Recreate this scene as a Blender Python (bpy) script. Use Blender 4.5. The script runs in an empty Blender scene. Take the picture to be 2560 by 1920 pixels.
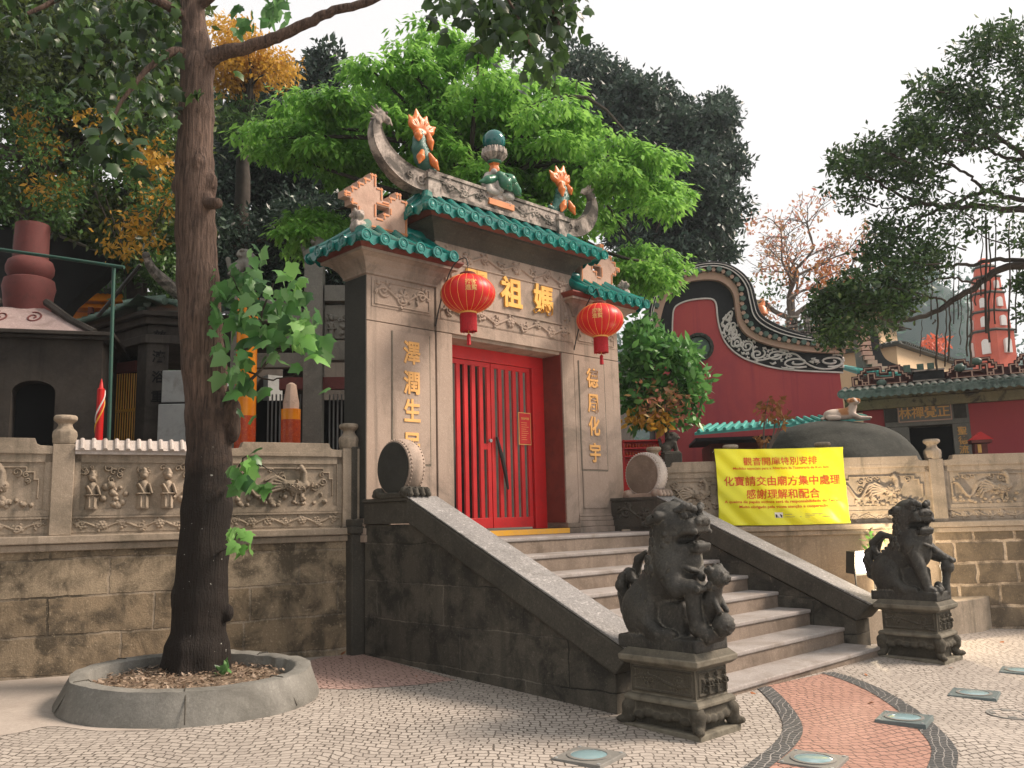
import bpy, math, random
import numpy as np
from mathutils import Matrix, Vector, noise as mnoise
import openvdb

SC = bpy.context.scene
COL = SC.collection
RNG = np.random.default_rng(7)
random.seed(7)
R_ = math.radians

# ------------------------------------------------------------------ camera
EYE = np.array([0.0, 0.0, 1.6])
CF = 2152.8667 / 2560.0                       # focal length / picture width
_v1 = np.array([3540 - 1280, -(1237 - 960.), -2152.8667]); _v1 /= np.linalg.norm(_v1)
_v2 = np.array([-818 - 1280, -(1345 - 960.), -2152.8667]); _v2 /= np.linalg.norm(_v2)
CR = np.array([_v1, _v2, np.cross(_v1, _v2)])  # world <- camera
cam_d = bpy.data.cameras.new('camera'); cam = bpy.data.objects.new('camera', cam_d); COL.objects.link(cam)
cam_d.sensor_width = 36; cam_d.lens = CF * 36; cam_d.clip_end = 2000; cam_d.clip_start = .05
_m = Matrix([list(CR[i]) + [EYE[i]] for i in range(3)] + [[0, 0, 0, 1]])
cam.matrix_world = _m
SC.camera = cam

# ------------------------------------------------------------------ light
SUN_EL, SUN_AZ = R_(42), R_(-38)              # azimuth of the sun measured from +X towards +Y
sd = np.array([math.cos(SUN_EL) * math.cos(SUN_AZ), math.cos(SUN_EL) * math.sin(SUN_AZ), math.sin(SUN_EL)])
W = bpy.data.worlds.new('World'); SC.world = W; W.use_nodes = True
wn = W.node_tree; wn.nodes.clear()
sky = wn.nodes.new('ShaderNodeTexSky'); sky.sky_type = 'NISHITA'; sky.sun_disc = False
sky.sun_elevation = SUN_EL; sky.sun_rotation = R_(90) - SUN_AZ; sky.dust_density = 4; sky.air_density = 1.2
hs = wn.nodes.new('ShaderNodeHueSaturation'); hs.inputs['Saturation'].default_value = .25
mx = wn.nodes.new('ShaderNodeMix'); mx.data_type = 'RGBA'; mx.inputs[0].default_value = .88
mx.inputs[7].default_value = (5.95, 5.78, 5.7, 1)      # the white overcast layer
bg = wn.nodes.new('ShaderNodeBackground'); bg.inputs['Strength'].default_value = .1
wo = wn.nodes.new('ShaderNodeOutputWorld')
wn.links.new(sky.outputs[0], hs.inputs['Color']); wn.links.new(hs.outputs[0], mx.inputs[6])
wn.links.new(mx.outputs[2], bg.inputs['Color']); wn.links.new(bg.outputs[0], wo.inputs['Surface'])
sl = bpy.data.lights.new('sun', 'SUN'); sl.energy = 3.5; sl.angle = R_(18); sl.color = (1, .84, .70)
so = bpy.data.objects.new('sun', sl); COL.objects.link(so)
so.rotation_euler = Vector(sd).to_track_quat('Z', 'Y').to_euler()
SC.view_settings.view_transform = 'Standard'; SC.view_settings.look = 'None'
SC.view_settings.exposure = .88; SC.view_settings.gamma = 1
SC.cycles.max_bounces = 6; SC.cycles.diffuse_bounces = 3; SC.cycles.transparent_max_bounces = 8

# ------------------------------------------------------------------ picture -> place
def ray(x, y):
    k = 2560 / 2212
    return CR @ np.array([x * k - 1280, -(y * k - 960), -2152.8667])
def at_depth(x, y, d):                         # d metres along the view axis
    return EYE + ray(x, y) * (d / 2152.8667)
def on_x(x, y, X):
    r = ray(x, y); return EYE + r * (X / r[0])
def on_y(x, y, Y):
    r = ray(x, y); return EYE + r * (Y / r[1])
def on_z(x, y, Z):
    r = ray(x, y); return EYE + r * ((Z - 1.6) / r[2])
def gz(X, Y): return .036 * (Y - 4.68) - .012 * (X - 5.63)   # the plaza falls gently towards the street
def on_g(x, y):
    r = ray(x, y); n = np.array([.012, -.036, 1]); k = n @ np.array([5.63, 4.68, 0])
    return EYE + r * ((k - n @ EYE) / (n @ r))
def on_line(x, y, p, q):
    r = ray(x, y); n = np.array([-(q[1] - p[1]), q[0] - p[0]])
    return EYE + r * ((n @ np.array(p[:2])) / (n @ r[:2]))
FWD = np.array([.695, .719, 0]); FWD /= np.linalg.norm(FWD)
RGT = np.array([FWD[1], -FWD[0], 0]); UP = np.array([0, 0, 1.])

class Fr:                                      # a local frame: origin o, axes x, y, z
    def __init__(s, o, x=(1, 0, 0), y=None, z=(0, 0, 1)):
        s.o = np.array(o, float); s.x = np.array(x, float); s.x /= np.linalg.norm(s.x)
        s.z = np.array(z, float); s.z /= np.linalg.norm(s.z)
        s.y = np.cross(s.z, s.x) if y is None else np.array(y, float)
        s.y /= np.linalg.norm(s.y)
    def __call__(s, p):
        p = np.asarray(p, float)
        return s.o + p[..., 0:1] * s.x + p[..., 1:2] * s.y + p[..., 2:3] * s.z
    def inv(s, p):
        q = np.asarray(p, float) - s.o
        return np.stack([q @ s.x, q @ s.y, q @ s.z], -1)
    def at(s, u, v, w): return Fr(s([u, v, w]), s.x, s.y, s.z)
WORLD = Fr((0, 0, 0))
def view_fr(x, y, d, yaw=0):                   # frame facing back to the viewer, x to the right, y away
    o = at_depth(x, y, d); c, s_ = math.cos(yaw), math.sin(yaw)
    return Fr(o, RGT * c + FWD * s_)

# ------------------------------------------------------------------ objects
def tag(o, label=None, cat=None, group=None, kind=None, category=None):
    cat = cat or category
    if label: o['label'] = label
    if cat: o['category'] = cat
    if group: o['group'] = group
    if kind: o['kind'] = kind
    return o
def thing(name, label, cat, loc=(0, 0, 0), group=None):
    o = bpy.data.objects.new(name, None); COL.objects.link(o)
    o.location = [float(v) for v in loc]; o.empty_display_size = .2
    return tag(o, label, cat, group)
ALLOBJ = []
def adopt(c, parent):
    c.parent = parent
    m = Matrix.Identity(4); q = parent
    chain = []
    while q is not None: chain.append(q); q = q.parent
    m = Matrix.Identity(4)
    for q in reversed(chain):
        m = m @ (q.matrix_parent_inverse if q.parent else Matrix.Identity(4)) @ Matrix.LocRotScale(q.location, q.rotation_euler, q.scale)
    c.matrix_parent_inverse = m.inverted()
def copy_tree(o, parent=None):
    c = o.copy(); COL.objects.link(c)
    if parent is not None:
        c.parent = parent; c.matrix_parent_inverse = o.matrix_parent_inverse.copy()
    for ch in [x for x in ALLOBJ if x.parent is o]: ALLOBJ.append(copy_tree(ch, c))
    return c

class B:                                       # collects shapes and links them as ONE mesh object
    def __init__(s, fr=WORLD): s.v = []; s.f = []; s.n = 0; s.fr = fr
    def add(s, v, f, fr=None):
        v = (fr or s.fr)(np.asarray(v, float)); s.v.append(v)
        s.f += [tuple(int(i) + s.n for i in q) for q in f]; s.n += len(v); return s
    def box(s, x0, x1, y0, y1, z0, z1, fr=None, tx=0, ty=0):   # tx, ty: the top grows by this on each side
        v = [(x0, y0, z0), (x1, y0, z0), (x1, y1, z0), (x0, y1, z0),
             (x0 - tx, y0 - ty, z1), (x1 + tx, y0 - ty, z1), (x1 + tx, y1 + ty, z1), (x0 - tx, y1 + ty, z1)]
        return s.add(v, [(3, 2, 1, 0), (4, 5, 6, 7), (0, 1, 5, 4), (1, 2, 6, 5), (2, 3, 7, 6), (3, 0, 4, 7)], fr)
    def tube(s, pts, rad, seg=10, cap=True, fr=None):
        pts = np.asarray(pts, float); n = len(pts); rad = np.broadcast_to(np.asarray(rad, float), (n,))
        t = np.gradient(pts, axis=0); t /= np.linalg.norm(t, axis=1, keepdims=True) + 1e-12
        up = np.array([0, 0, 1.]) if abs(t[0][2]) < .9 else np.array([1., 0, 0])
        a = np.cross(t[0], up); a /= np.linalg.norm(a); V = []
        for i in range(n):
            a = a - t[i] * (a @ t[i]); a /= np.linalg.norm(a) + 1e-12; b = np.cross(t[i], a)
            th = np.arange(seg) * 2 * np.pi / seg
            V.append(pts[i] + rad[i] * (np.cos(th)[:, None] * a + np.sin(th)[:, None] * b))
        F = [(i * seg + j, i * seg + (j + 1) % seg, (i + 1) * seg + (j + 1) % seg, (i + 1) * seg + j) for i in range(n - 1) for j in range(seg)]
        if cap: F += [tuple(range(seg))[::-1], tuple(range((n - 1) * seg, n * seg))]
        return s.add(np.concatenate(V), F, fr)
    def lathe(s, prof, c=(0, 0, 0), seg=24, fr=None, ax='z', lobes=0, la=0.):
        th = np.arange(seg) * 2 * np.pi / seg; V = []
        for r, z in prof:
            rr = r * (1 + la * np.cos(lobes * th)) if lobes else r + 0 * th
            p = np.stack([rr * np.cos(th), rr * np.sin(th), z + 0 * th], 1)
            if ax == 'x': p = p[:, [2, 0, 1]]
            if ax == 'y': p = p[:, [1, 2, 0]]
            V.append(p + np.array(c))
        n = len(prof)
        F = [(i * seg + j, i * seg + (j + 1) % seg, (i + 1) * seg + (j + 1) % seg, (i + 1) * seg + j) for i in range(n - 1) for j in range(seg)]
        F += [tuple(range(seg))[::-1], tuple(range((n - 1) * seg, n * seg))]
        return s.add(np.concatenate(V), F, fr)
    def prism(s, poly, d0, d1, plane='xz', fr=None):           # polygon in a plane, extruded along the third axis
        n = len(poly); V = []
        for d in (d0, d1):
            for a, b in poly:
                V.append({'xz': (a, d, b), 'yz': (d, a, b), 'xy': (a, b, d)}[plane])
        F = [tuple(range(n)), tuple(range(2 * n - 1, n - 1, -1))] + [(i, i + n, (i + 1) % n + n, (i + 1) % n) for i in range(n)]
        return s.add(V, F, fr)
    def strip(s, a, b, d0, d1, fr=None):                       # band between curves a and b in the xz plane, d0..d1 thick
        n = len(a); V = [(p[0], d, p[1]) for d in (d0, d1) for c in (a, b) for p in c]; F = []
        A, Bq, C, D = 0, n, 2 * n, 3 * n
        for i in range(n - 1):
            F += [(A + i, A + i + 1, Bq + i + 1, Bq + i), (C + i, D + i, D + i + 1, C + i + 1),
                  (A + i, C + i, C + i + 1, A + i + 1), (Bq + i, Bq + i + 1, D + i + 1, D + i)]
        F += [(A, Bq, D, C), (A + n - 1, C + n - 1, D + n - 1, Bq + n - 1)]
        return s.add(V, F, fr)
    def ball(s, c, r, seg=12, rings=8, fr=None):
        r = np.broadcast_to(np.asarray(r, float), (3,)); c = np.array(c, float)
        V = [c + r * np.array([0, 0, -1])]
        for i in range(1, rings):
            p = -math.pi / 2 + math.pi * i / rings
            V += [c + r * np.array([math.cos(p) * math.cos(t), math.cos(p) * math.sin(t), math.sin(p)]) for t in np.arange(seg) * 2 * np.pi / seg]
        V.append(c + r * np.array([0, 0, 1])); F = []
        for j in range(seg): F.append((0, 1 + (j + 1) % seg, 1 + j))
        for i in range(rings - 2):
            for j in range(seg):
                a = 1 + i * seg; F.append((a + j, a + (j + 1) % seg, a + seg + (j + 1) % seg, a + seg + j))
        a = 1 + (rings - 2) * seg
        for j in range(seg): F.append((a + j, a + (j + 1) % seg, len(V) - 1))
        return s.add(V, F, fr)
    def build(s, name, mat, parent=None, smooth=False, bevel=0, tags=None, fix=True):
        me = bpy.data.meshes.new(name); V = np.concatenate(s.v)
        me.from_pydata(V.tolist(), [], s.f); me.materials.append(mat)
        if fix:
            import bmesh
            bm = bmesh.new(); bm.from_mesh(me); bmesh.ops.recalc_face_normals(bm, faces=bm.faces); bm.to_mesh(me); bm.free()
        return link(name, me, parent, smooth, bevel, tags)
def link(name, me, parent=None, smooth=False, bevel=0, tags=None):
    if smooth:
        me.polygons.foreach_set('use_smooth', [True] * len(me.polygons))
        if smooth != 'all': me.set_sharp_from_angle(angle=R_(smooth if smooth is not True else 42))
    o = bpy.data.objects.new(name, me); COL.objects.link(o); ALLOBJ.append(o)
    if parent is not None: adopt(o, parent)
    if bevel:
        m = o.modifiers.new('bevel', 'BEVEL'); m.width = bevel; m.segments = 2; m.limit_method = 'ANGLE'; m.angle_limit = R_(35)
    if tags: tag(o, **tags)
    return o
def npmesh(name, V, F, mat, parent=None, smooth=False, tags=None):   # V (n,3); F (m,k) equal-sided faces, fast
    me = bpy.data.meshes.new(name); V = np.asarray(V, np.float32); F = np.asarray(F, np.int32); m, k = F.shape
    me.vertices.add(len(V)); me.vertices.foreach_set('co', V.ravel())
    me.loops.add(m * k); me.loops.foreach_set('vertex_index', F.ravel())
    me.polygons.add(m); me.polygons.foreach_set('loop_start', np.arange(0, m * k, k, dtype=np.int32))
    me.update(calc_edges=True); me.validate(); me.materials.append(mat)
    return link(name, me, parent, smooth, 0, tags)

# ------------------------------------------------------------------ carved solids: a signed distance field, meshed
class Sdf:
    def __init__(s, lo, hi, vox):
        s.lo = np.array(lo, float); s.vox = vox
        s.sh = tuple(int(math.ceil((h - l) / vox)) + 1 for l, h in zip(lo, hi)); s.d = np.full(s.sh, 1.0, np.float32)
        s.ax = [(l + np.arange(n) * vox).astype(np.float32) for l, n in zip(lo, s.sh)]; s.turn = None
    def _sub(s, c, ext):
        sl = []
        for i in range(3):
            a = max(0, int((c[i] - ext - s.lo[i]) / s.vox)); b = min(s.sh[i], int((c[i] + ext - s.lo[i]) / s.vox) + 2)
            if b <= a: return None, None
            sl.append(slice(a, b))
        g = np.stack(np.meshgrid(*[s.ax[i][sl[i]] for i in range(3)], indexing='ij'), -1)
        return tuple(sl), g
    def _op(s, sl, d, k, op):
        o = s.d[sl]
        if op == 's': d = -d; o2 = np.maximum(o, d) if k <= 0 else None
        if op == 'u':
            if k > 0:
                h = np.clip(.5 + .5 * (o - d) / k, 0, 1); s.d[sl] = o * (1 - h) + d * h - k * h * (1 - h)
            else: s.d[sl] = np.minimum(o, d)
        else:
            if k > 0:
                h = np.clip(.5 - .5 * (o - d) / k, 0, 1); s.d[sl] = o * (1 - h) + d * h + k * h * (1 - h)
            else: s.d[sl] = o2
    def T(s, p):                               # optional turning of what is added (a turned head)
        if s.turn is None: return np.array(p, float)
        c, M = s.turn; return c + M @ (np.array(p, float) - c)
    def ell(s, c, r, k=.02, op='u', rot=None):
        c = s.T(c); r = np.broadcast_to(np.array(r, float), (3,)); sl, g = s._sub(c, max(r) + .08)
        if sl is None: return s
        q = g - c.astype(np.float32); Mx = np.eye(3) if s.turn is None else s.turn[1]
        if rot is not None: Mx = Mx @ np.array(Matrix.Rotation(rot[0], 3, 'X') @ Matrix.Rotation(rot[1], 3, 'Y') @ Matrix.Rotation(rot[2], 3, 'Z'))
        q = q @ Mx.astype(np.float32)
        k0 = np.linalg.norm(q / r, axis=-1); k1 = np.linalg.norm(q / (r * r), axis=-1) + 1e-6
        s._op(sl, (k0 * (k0 - 1) / k1).astype(np.float32), k, op); return s
    def cap(s, a, b, ra, rb=None, k=.02, op='u'):
        a = s.T(a); b = s.T(b); rb = ra if rb is None else rb
        sl, g = s._sub((a + b) / 2, np.linalg.norm(b - a) / 2 + max(ra, rb) + .06)
        if sl is None: return s
        ab = (b - a).astype(np.float32); t = np.clip(((g - a) @ ab) / (ab @ ab + 1e-9), 0, 1).astype(np.float32)
        d = np.linalg.norm(g - a.astype(np.float32) - t[..., None] * ab, axis=-1) - (ra + (rb - ra) * t)
        s._op(sl, d.astype(np.float32), k, op); return s
    def path(s, pts, rad, k=.015, op='u'):
        rad = np.broadcast_to(np.asarray(rad, float), (len(pts),))
        for i in range(len(pts) - 1): s.cap(pts[i], pts[i + 1], rad[i], rad[i + 1], k, op)
        return s
    def box(s, c, h, r=.01, k=.01, op='u'):
        c = s.T(c); h = np.array(h, float); sl, g = s._sub(c, np.linalg.norm(h) + .05)
        if sl is None: return s
        q = g - c
        if s.turn is not None: q = q @ s.turn[1]
        q = np.abs(q) - (h - r)
        d = np.linalg.norm(np.maximum(q, 0), axis=-1) + np.minimum(q.max(-1), 0) - r
        s._op(sl, d.astype(np.float32), k, op); return s
    def rough(s, amp, scale, seed=0):
        g = np.random.default_rng(seed); X, Y, Z = np.meshgrid(*s.ax, indexing='ij'); acc = 0
        for o in range(4):
            w = g.normal(size=3); w *= scale * 1.7 ** o / np.linalg.norm(w); w2 = g.normal(size=3); w2 *= scale * 1.7 ** o / np.linalg.norm(w2)
            acc = acc + np.sin(X * w[0] + Y * w[1] + Z * w[2] + g.uniform(0, 6)) * np.sin(X * w2[0] + Y * w2[1] + Z * w2[2] + g.uniform(0, 6)) / 1.5 ** o
        s.d += (amp * acc).astype(np.float32); return s
    def mesh(s):
        d = np.pad(s.d, 1, constant_values=1.0)
        g = openvdb.FloatGrid(1.0); g.copyFromArray(np.ascontiguousarray(d), tolerance=0.0)
        g.transform = openvdb.createLinearTransform(voxelSize=1.0)
        p, q = g.convertToQuads(isovalue=0.0)
        return (p - 1) * s.vox + s.lo, q[:, ::-1]
    def build(s, name, mat, parent=None, fr=WORLD, tags=None):
        p, q = s.mesh(); return npmesh(name, fr(p), q, mat, parent, 'all', tags)

# ------------------------------------------------------------------ shallow carving: a height field on a panel
def relief_h(w, h, strokes, res):
    nx, ny = max(4, int(w / res)), max(4, int(h / res))
    X, Y = np.meshgrid(np.linspace(0, w, nx), np.linspace(0, h, ny), indexing='ij'); H = np.zeros_like(X)
    for pts, r, hh in strokes:
        pts = np.atleast_2d(np.asarray(pts, float)); r = np.broadcast_to(np.asarray(r, float), (len(pts),))
        if len(pts) == 1: pts = np.concatenate([pts, pts + 1e-4]); r = np.repeat(r, 2)
        for i in range(len(pts) - 1):
            a, b = pts[i], pts[i + 1]; m = max(r[i], r[i + 1])
            i0 = np.searchsorted(X[:, 0], min(a[0], b[0]) - m); i1 = np.searchsorted(X[:, 0], max(a[0], b[0]) + m)
            j0 = np.searchsorted(Y[0], min(a[1], b[1]) - m); j1 = np.searchsorted(Y[0], max(a[1], b[1]) + m)
            if i1 <= i0 or j1 <= j0: continue
            x, y = X[i0:i1, j0:j1], Y[i0:i1, j0:j1]; ab = b - a
            t = np.clip(((x - a[0]) * ab[0] + (y - a[1]) * ab[1]) / (ab @ ab + 1e-12), 0, 1)
            rr = r[i] + (r[i + 1] - r[i]) * t
            q = 1 - ((x - a[0] - t * ab[0]) ** 2 + (y - a[1] - t * ab[1]) ** 2) / (rr * rr + 1e-9)
            e = hh * np.sqrt(np.clip(q, 0, 1))
            if hh > 0: H[i0:i1, j0:j1] = np.maximum(H[i0:i1, j0:j1], e)
            else: H[i0:i1, j0:j1] += e
    return X, Y, H
def relief(b, fr, w, h, strokes, res=.008):     # panel in fr: x along, z up, carved towards -y
    X, Y, H = relief_h(w, h, strokes, res); nx, ny = X.shape
    V = np.stack([X, -H, Y], -1).reshape(-1, 3)
    idx = np.arange(nx * ny).reshape(nx, ny)
    F = np.stack([idx[:-1, :-1], idx[1:, :-1], idx[1:, 1:], idx[:-1, 1:]], -1).reshape(-1, 4)
    b.add(V, F.tolist(), fr)
def spiral(c, r, turns=1.4, a0=0., sgn=1, n=26):
    t = np.linspace(0, 1, n); a = a0 + sgn * turns * 2 * np.pi * t; q = r * (1 - .85 * t)
    return np.stack([c[0] + q * np.cos(a), c[1] + q * np.sin(a)], 1)
def scrolls(w, h, seed, pitch=None, r=.012, hh=.014):
    g = np.random.default_rng(seed); S = []; pitch = pitch or h * 1.1; n = max(2, int(w / pitch)); pitch = w / n
    x = np.linspace(.03, w - .03, 60); S.append((np.stack([x, h / 2 + .2 * h * np.sin(x / pitch * np.pi)], 1), r, hh))
    for i in range(n):
        cx = (i + .5) * pitch; up = 1 if i % 2 else -1; cy = h / 2 - up * .12 * h
        S.append((spiral((cx, cy), .27 * h, 1.3, g.uniform(0, 6), up), r * .9, hh))
        for j in range(5):
            a = g.uniform(0, 6.28); p = np.array([cx + .33 * h * math.cos(a), cy + .33 * h * math.sin(a)])
            S.append(([p, p + .12 * h * np.array([math.cos(a + .8), math.sin(a + .8)])], [r * 1.5, r * .5], hh * g.uniform(.7, 1.2)))
        if i % 3 == 1:
            for j in range(6):
                a = j * 1.047; S.append(([[cx + .02 * math.cos(a), h / 2 + .02 * math.sin(a)], [cx + .2 * h * math.cos(a), h / 2 + .2 * h * math.sin(a)]], [r, r * 1.9], hh * 1.3))
            S.append(([[cx, h / 2]], r * 1.8, hh * 1.8))
    return S
def figure(cx, z, s, g, hh=.05):                # one small robed figure
    S = [([[cx, z], [cx + g.uniform(-.02, .02) * s, z + .62 * s]], [.17 * s, .12 * s], hh), ([[cx, z + .85 * s]], .1 * s, hh * 1.2),
         ([[cx, z + .94 * s], [cx, z + 1.02 * s]], [.13 * s, .07 * s], hh), ([[cx - .13 * s, z + .6 * s], [cx - .02 * s, z + .4 * s]], .05 * s, hh * 1.25),
         ([[cx + .13 * s, z + .6 * s], [cx + .2 * s, z + .38 * s]], .05 * s, hh * 1.25), ([[cx - .16 * s, z + .36 * s], [cx + .16 * s, z + .36 * s]], .03 * s, hh * 1.3)]
    for q in (-.07, .07): S.append(([[cx + q * s, z], [cx + q * s, z + .3 * s]], .05 * s, hh * 1.15))
    return S
def scene_figs(w, h, seed):
    g = np.random.default_rng(seed); S = []; n = max(2, int(w / .2))
    for i in range(n):
        cx = (i + .5) * w / n + g.uniform(-.02, .02)
        if i % 3 == 1:
            for j in range(14): S.append(([[cx + g.normal() * .05, .03 + abs(g.normal()) * .3 * h]], g.uniform(.015, .04), g.uniform(.02, .045)))
        else: S += figure(cx, .02, h * g.uniform(.66, .82), g)
        for j in range(5):
            a = np.array([cx + g.uniform(-.1, .1), h * g.uniform(.6, .92)]); S.append((spiral(a, g.uniform(.02, .045), 1, g.uniform(0, 6)), .009, .02))
    return S
def scene_beast(w, h, seed):                   # a winged bird or a curling dragon among clouds
    g = np.random.default_rng(seed); S = []; c = np.array([w * .6, h * .45])
    S.append(([c + [-.14, .04], c, c + [.1, .03]], [.04, .085, .05], .035))
    S.append(([c + [.08, .05], c + [.09, .16], c + [.05, .22]], [.045, .03, .035], .035)); S.append(([c + [.05, .22], c + [.0, .2]], [.03, .012], .03))
    for j in range(5):
        a = 2.5 + j * .22; S.append(([c + [-.06, .02], c + [.22 * math.cos(a) - .06, .2 * math.sin(a)], c + [.3 * math.cos(a + .35) - .06, .24 * math.sin(a + .35)]], [.03, .022, .01], .03))
    S += [([c + [.0, -.06], c + [-.02, -.16]], .014, .025), ([c + [.05, -.06], c + [.06, -.15]], .014, .025)]
    for j in range(int(w / .03)):
        S.append(([[g.uniform(.06, w - .06), g.uniform(.01, .1) * (1 + g.uniform(0, .6))]], g.uniform(.012, .035), g.uniform(.012, .035)))
    for j in range(9): S.append((spiral((g.uniform(.1, w - .1), h * g.uniform(.45, .85)), g.uniform(.02, .06), 1.2, g.uniform(0, 6)), .009, .016))
    for j in range(40): S.append(([c + g.normal(size=2) * [.07, .035]], .011, .045))
    x = np.linspace(.08, w * .4, 24); S.append((np.stack([x, h * .45 + .1 * np.sin(x * 17)], 1), np.linspace(.012, .03, 24), .03))
    f = [(.05, .12), (.05, h - .17), (.09, h - .17), (.09, h - .1), (.16, h - .1), (.16, h - .05), (w - .16, h - .05), (w - .16, h - .1), (w - .09, h - .1), (w - .09, h - .17), (w - .05, h - .17), (w - .05, .12)]
    S.append((f, .009, .014)); return S

# ------------------------------------------------------------------ writing
def glyph(body, size, fr, mat, parent, depth=.02, name='character', bold=.0, align='CENTER', squash=1.):
    c = bpy.data.curves.new('txt', 'FONT'); c.body = body; c.size = size; c.extrude = depth / 2; c.offset = bold
    c.align_x = align; c.align_y = 'CENTER'; c.resolution_u = 3
    o = bpy.data.objects.new('txt', c); COL.objects.link(o)
    dg = bpy.context.evaluated_depsgraph_get(); me = bpy.data.meshes.new_from_object(o.evaluated_get(dg))
    bpy.data.objects.remove(o); n = len(me.vertices); co = np.zeros(n * 3); me.vertices.foreach_get('co', co); co = co.reshape(-1, 3)
    P = fr(np.stack([co[:, 0] * squash, -co[:, 2], co[:, 1]], -1)); me.vertices.foreach_set('co', P.astype(np.float32).ravel()); me.update()
    me.materials.clear(); me.materials.append(mat)
    return link(name, me, parent)
# ------------------------------------------------------------------ materials
class NT:
    def __init__(s, name, rough=.8, spec=.3, metal=0.):
        s.m = bpy.data.materials.new(name); s.m.use_nodes = True; s.t = s.m.node_tree; s.t.nodes.clear()
        s.out = s.t.nodes.new('ShaderNodeOutputMaterial'); s.p = s.t.nodes.new('ShaderNodeBsdfPrincipled')
        s.t.links.new(s.p.outputs[0], s.out.inputs[0]); s.p.inputs['Roughness'].default_value = rough
        s.p.inputs['Specular IOR Level'].default_value = spec; s.p.inputs['Metallic'].default_value = metal
        s.co = s.t.nodes.new('ShaderNodeTexCoord').outputs['Object']
    def n(s, ty, ins=None, **pr):
        n = s.t.nodes.new('ShaderNode' + ty)
        for k, v in pr.items(): setattr(n, k, v)
        for k, v in (ins or {}).items(): s.set(n.inputs[k], v)
        return n
    def set(s, sock, v):
        if isinstance(v, bpy.types.NodeSocket): s.t.links.new(v, sock)
        elif isinstance(v, (tuple, list)) and len(v) == 3 and sock.type == 'RGBA': sock.default_value = (*v, 1)
        else: sock.default_value = v
    def noise(s, scale, detail=5, rough=.55, co=None, dist=0.):
        return s.n('TexNoise', {'Vector': co or s.co, 'Scale': scale, 'Detail': detail, 'Roughness': rough, 'Distortion': dist}).outputs['Fac']
    def ramp(s, f, a, b, lo=0., hi=1.):
        return s.n('MapRange', {'Value': f, 'From Min': a, 'From Max': b, 'To Min': lo, 'To Max': hi}).outputs[0]
    def mix(s, f, a, b, blend='MIX'):
        n = s.n('Mix', data_type='RGBA', blend_type=blend); s.set(n.inputs[0], f); s.set(n.inputs[6], a); s.set(n.inputs[7], b); return n.outputs[2]
    def math(s, op, a, b=0.):
        n = s.n('Math', operation=op); s.set(n.inputs[0], a); s.set(n.inputs[1], b); return n.outputs[0]
    def scaled(s, sc, co=None, rot=(0, 0, 0)):
        return s.n('Mapping', {'Vector': co or s.co, 'Scale': sc, 'Rotation': rot}).outputs[0]
    def col(s, c): s.set(s.p.inputs['Base Color'], c); return s
    def bump(s, h, strength=.4, dist=.01):
        n = s.n('Bump', {'Height': h, 'Strength': strength, 'Distance': dist}); s.t.links.new(n.outputs[0], s.p.inputs['Normal']); return s

def stone(name, a, b, dirt=None, grain=90., bump=.5, rough=.88, patch=1.6, drip=0., speck=.35, dlo=.5, dhi=.75, worn=None):
    t = NT(name, rough); f = t.ramp(t.noise(patch, 7, .6), .3, .7); c = t.mix(f, a, b)
    g = t.noise(grain, 3, .7); c = t.mix(t.ramp(g, .35, .65, 0, speck), c, tuple(x * .45 for x in a))
    g2 = t.noise(grain * .45, 2, .6); c = t.mix(t.ramp(g2, .58, .72, 0, speck * .8), c, tuple(min(1, x * 1.5) for x in b))
    if dirt:
        d = t.noise(patch * .8, 8, .68, dist=.6); c = t.mix(t.ramp(d, dlo, dhi, 0, .85), c, dirt)
    if drip and dirt:
        d2 = t.noise(1., 5, .6, co=t.scaled((7, 7, .35))); c = t.mix(t.ramp(d2, .55, .75, 0, drip), c, dirt)
    if worn: c = t.mix(t.math('MULTIPLY', t.ramp(t.n('NewGeometry').outputs['Pointiness'], .505, .56), t.ramp(t.noise(9, 4), .3, .6, .25, 1.)), c, worn)   # highlights put into the colour of convex edges, like wear
    t.col(c); h = t.math('ADD', t.math('MULTIPLY', g, .5), t.noise(grain * .2, 6, .6)); t.bump(h, bump, .012); return t.m

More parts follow.
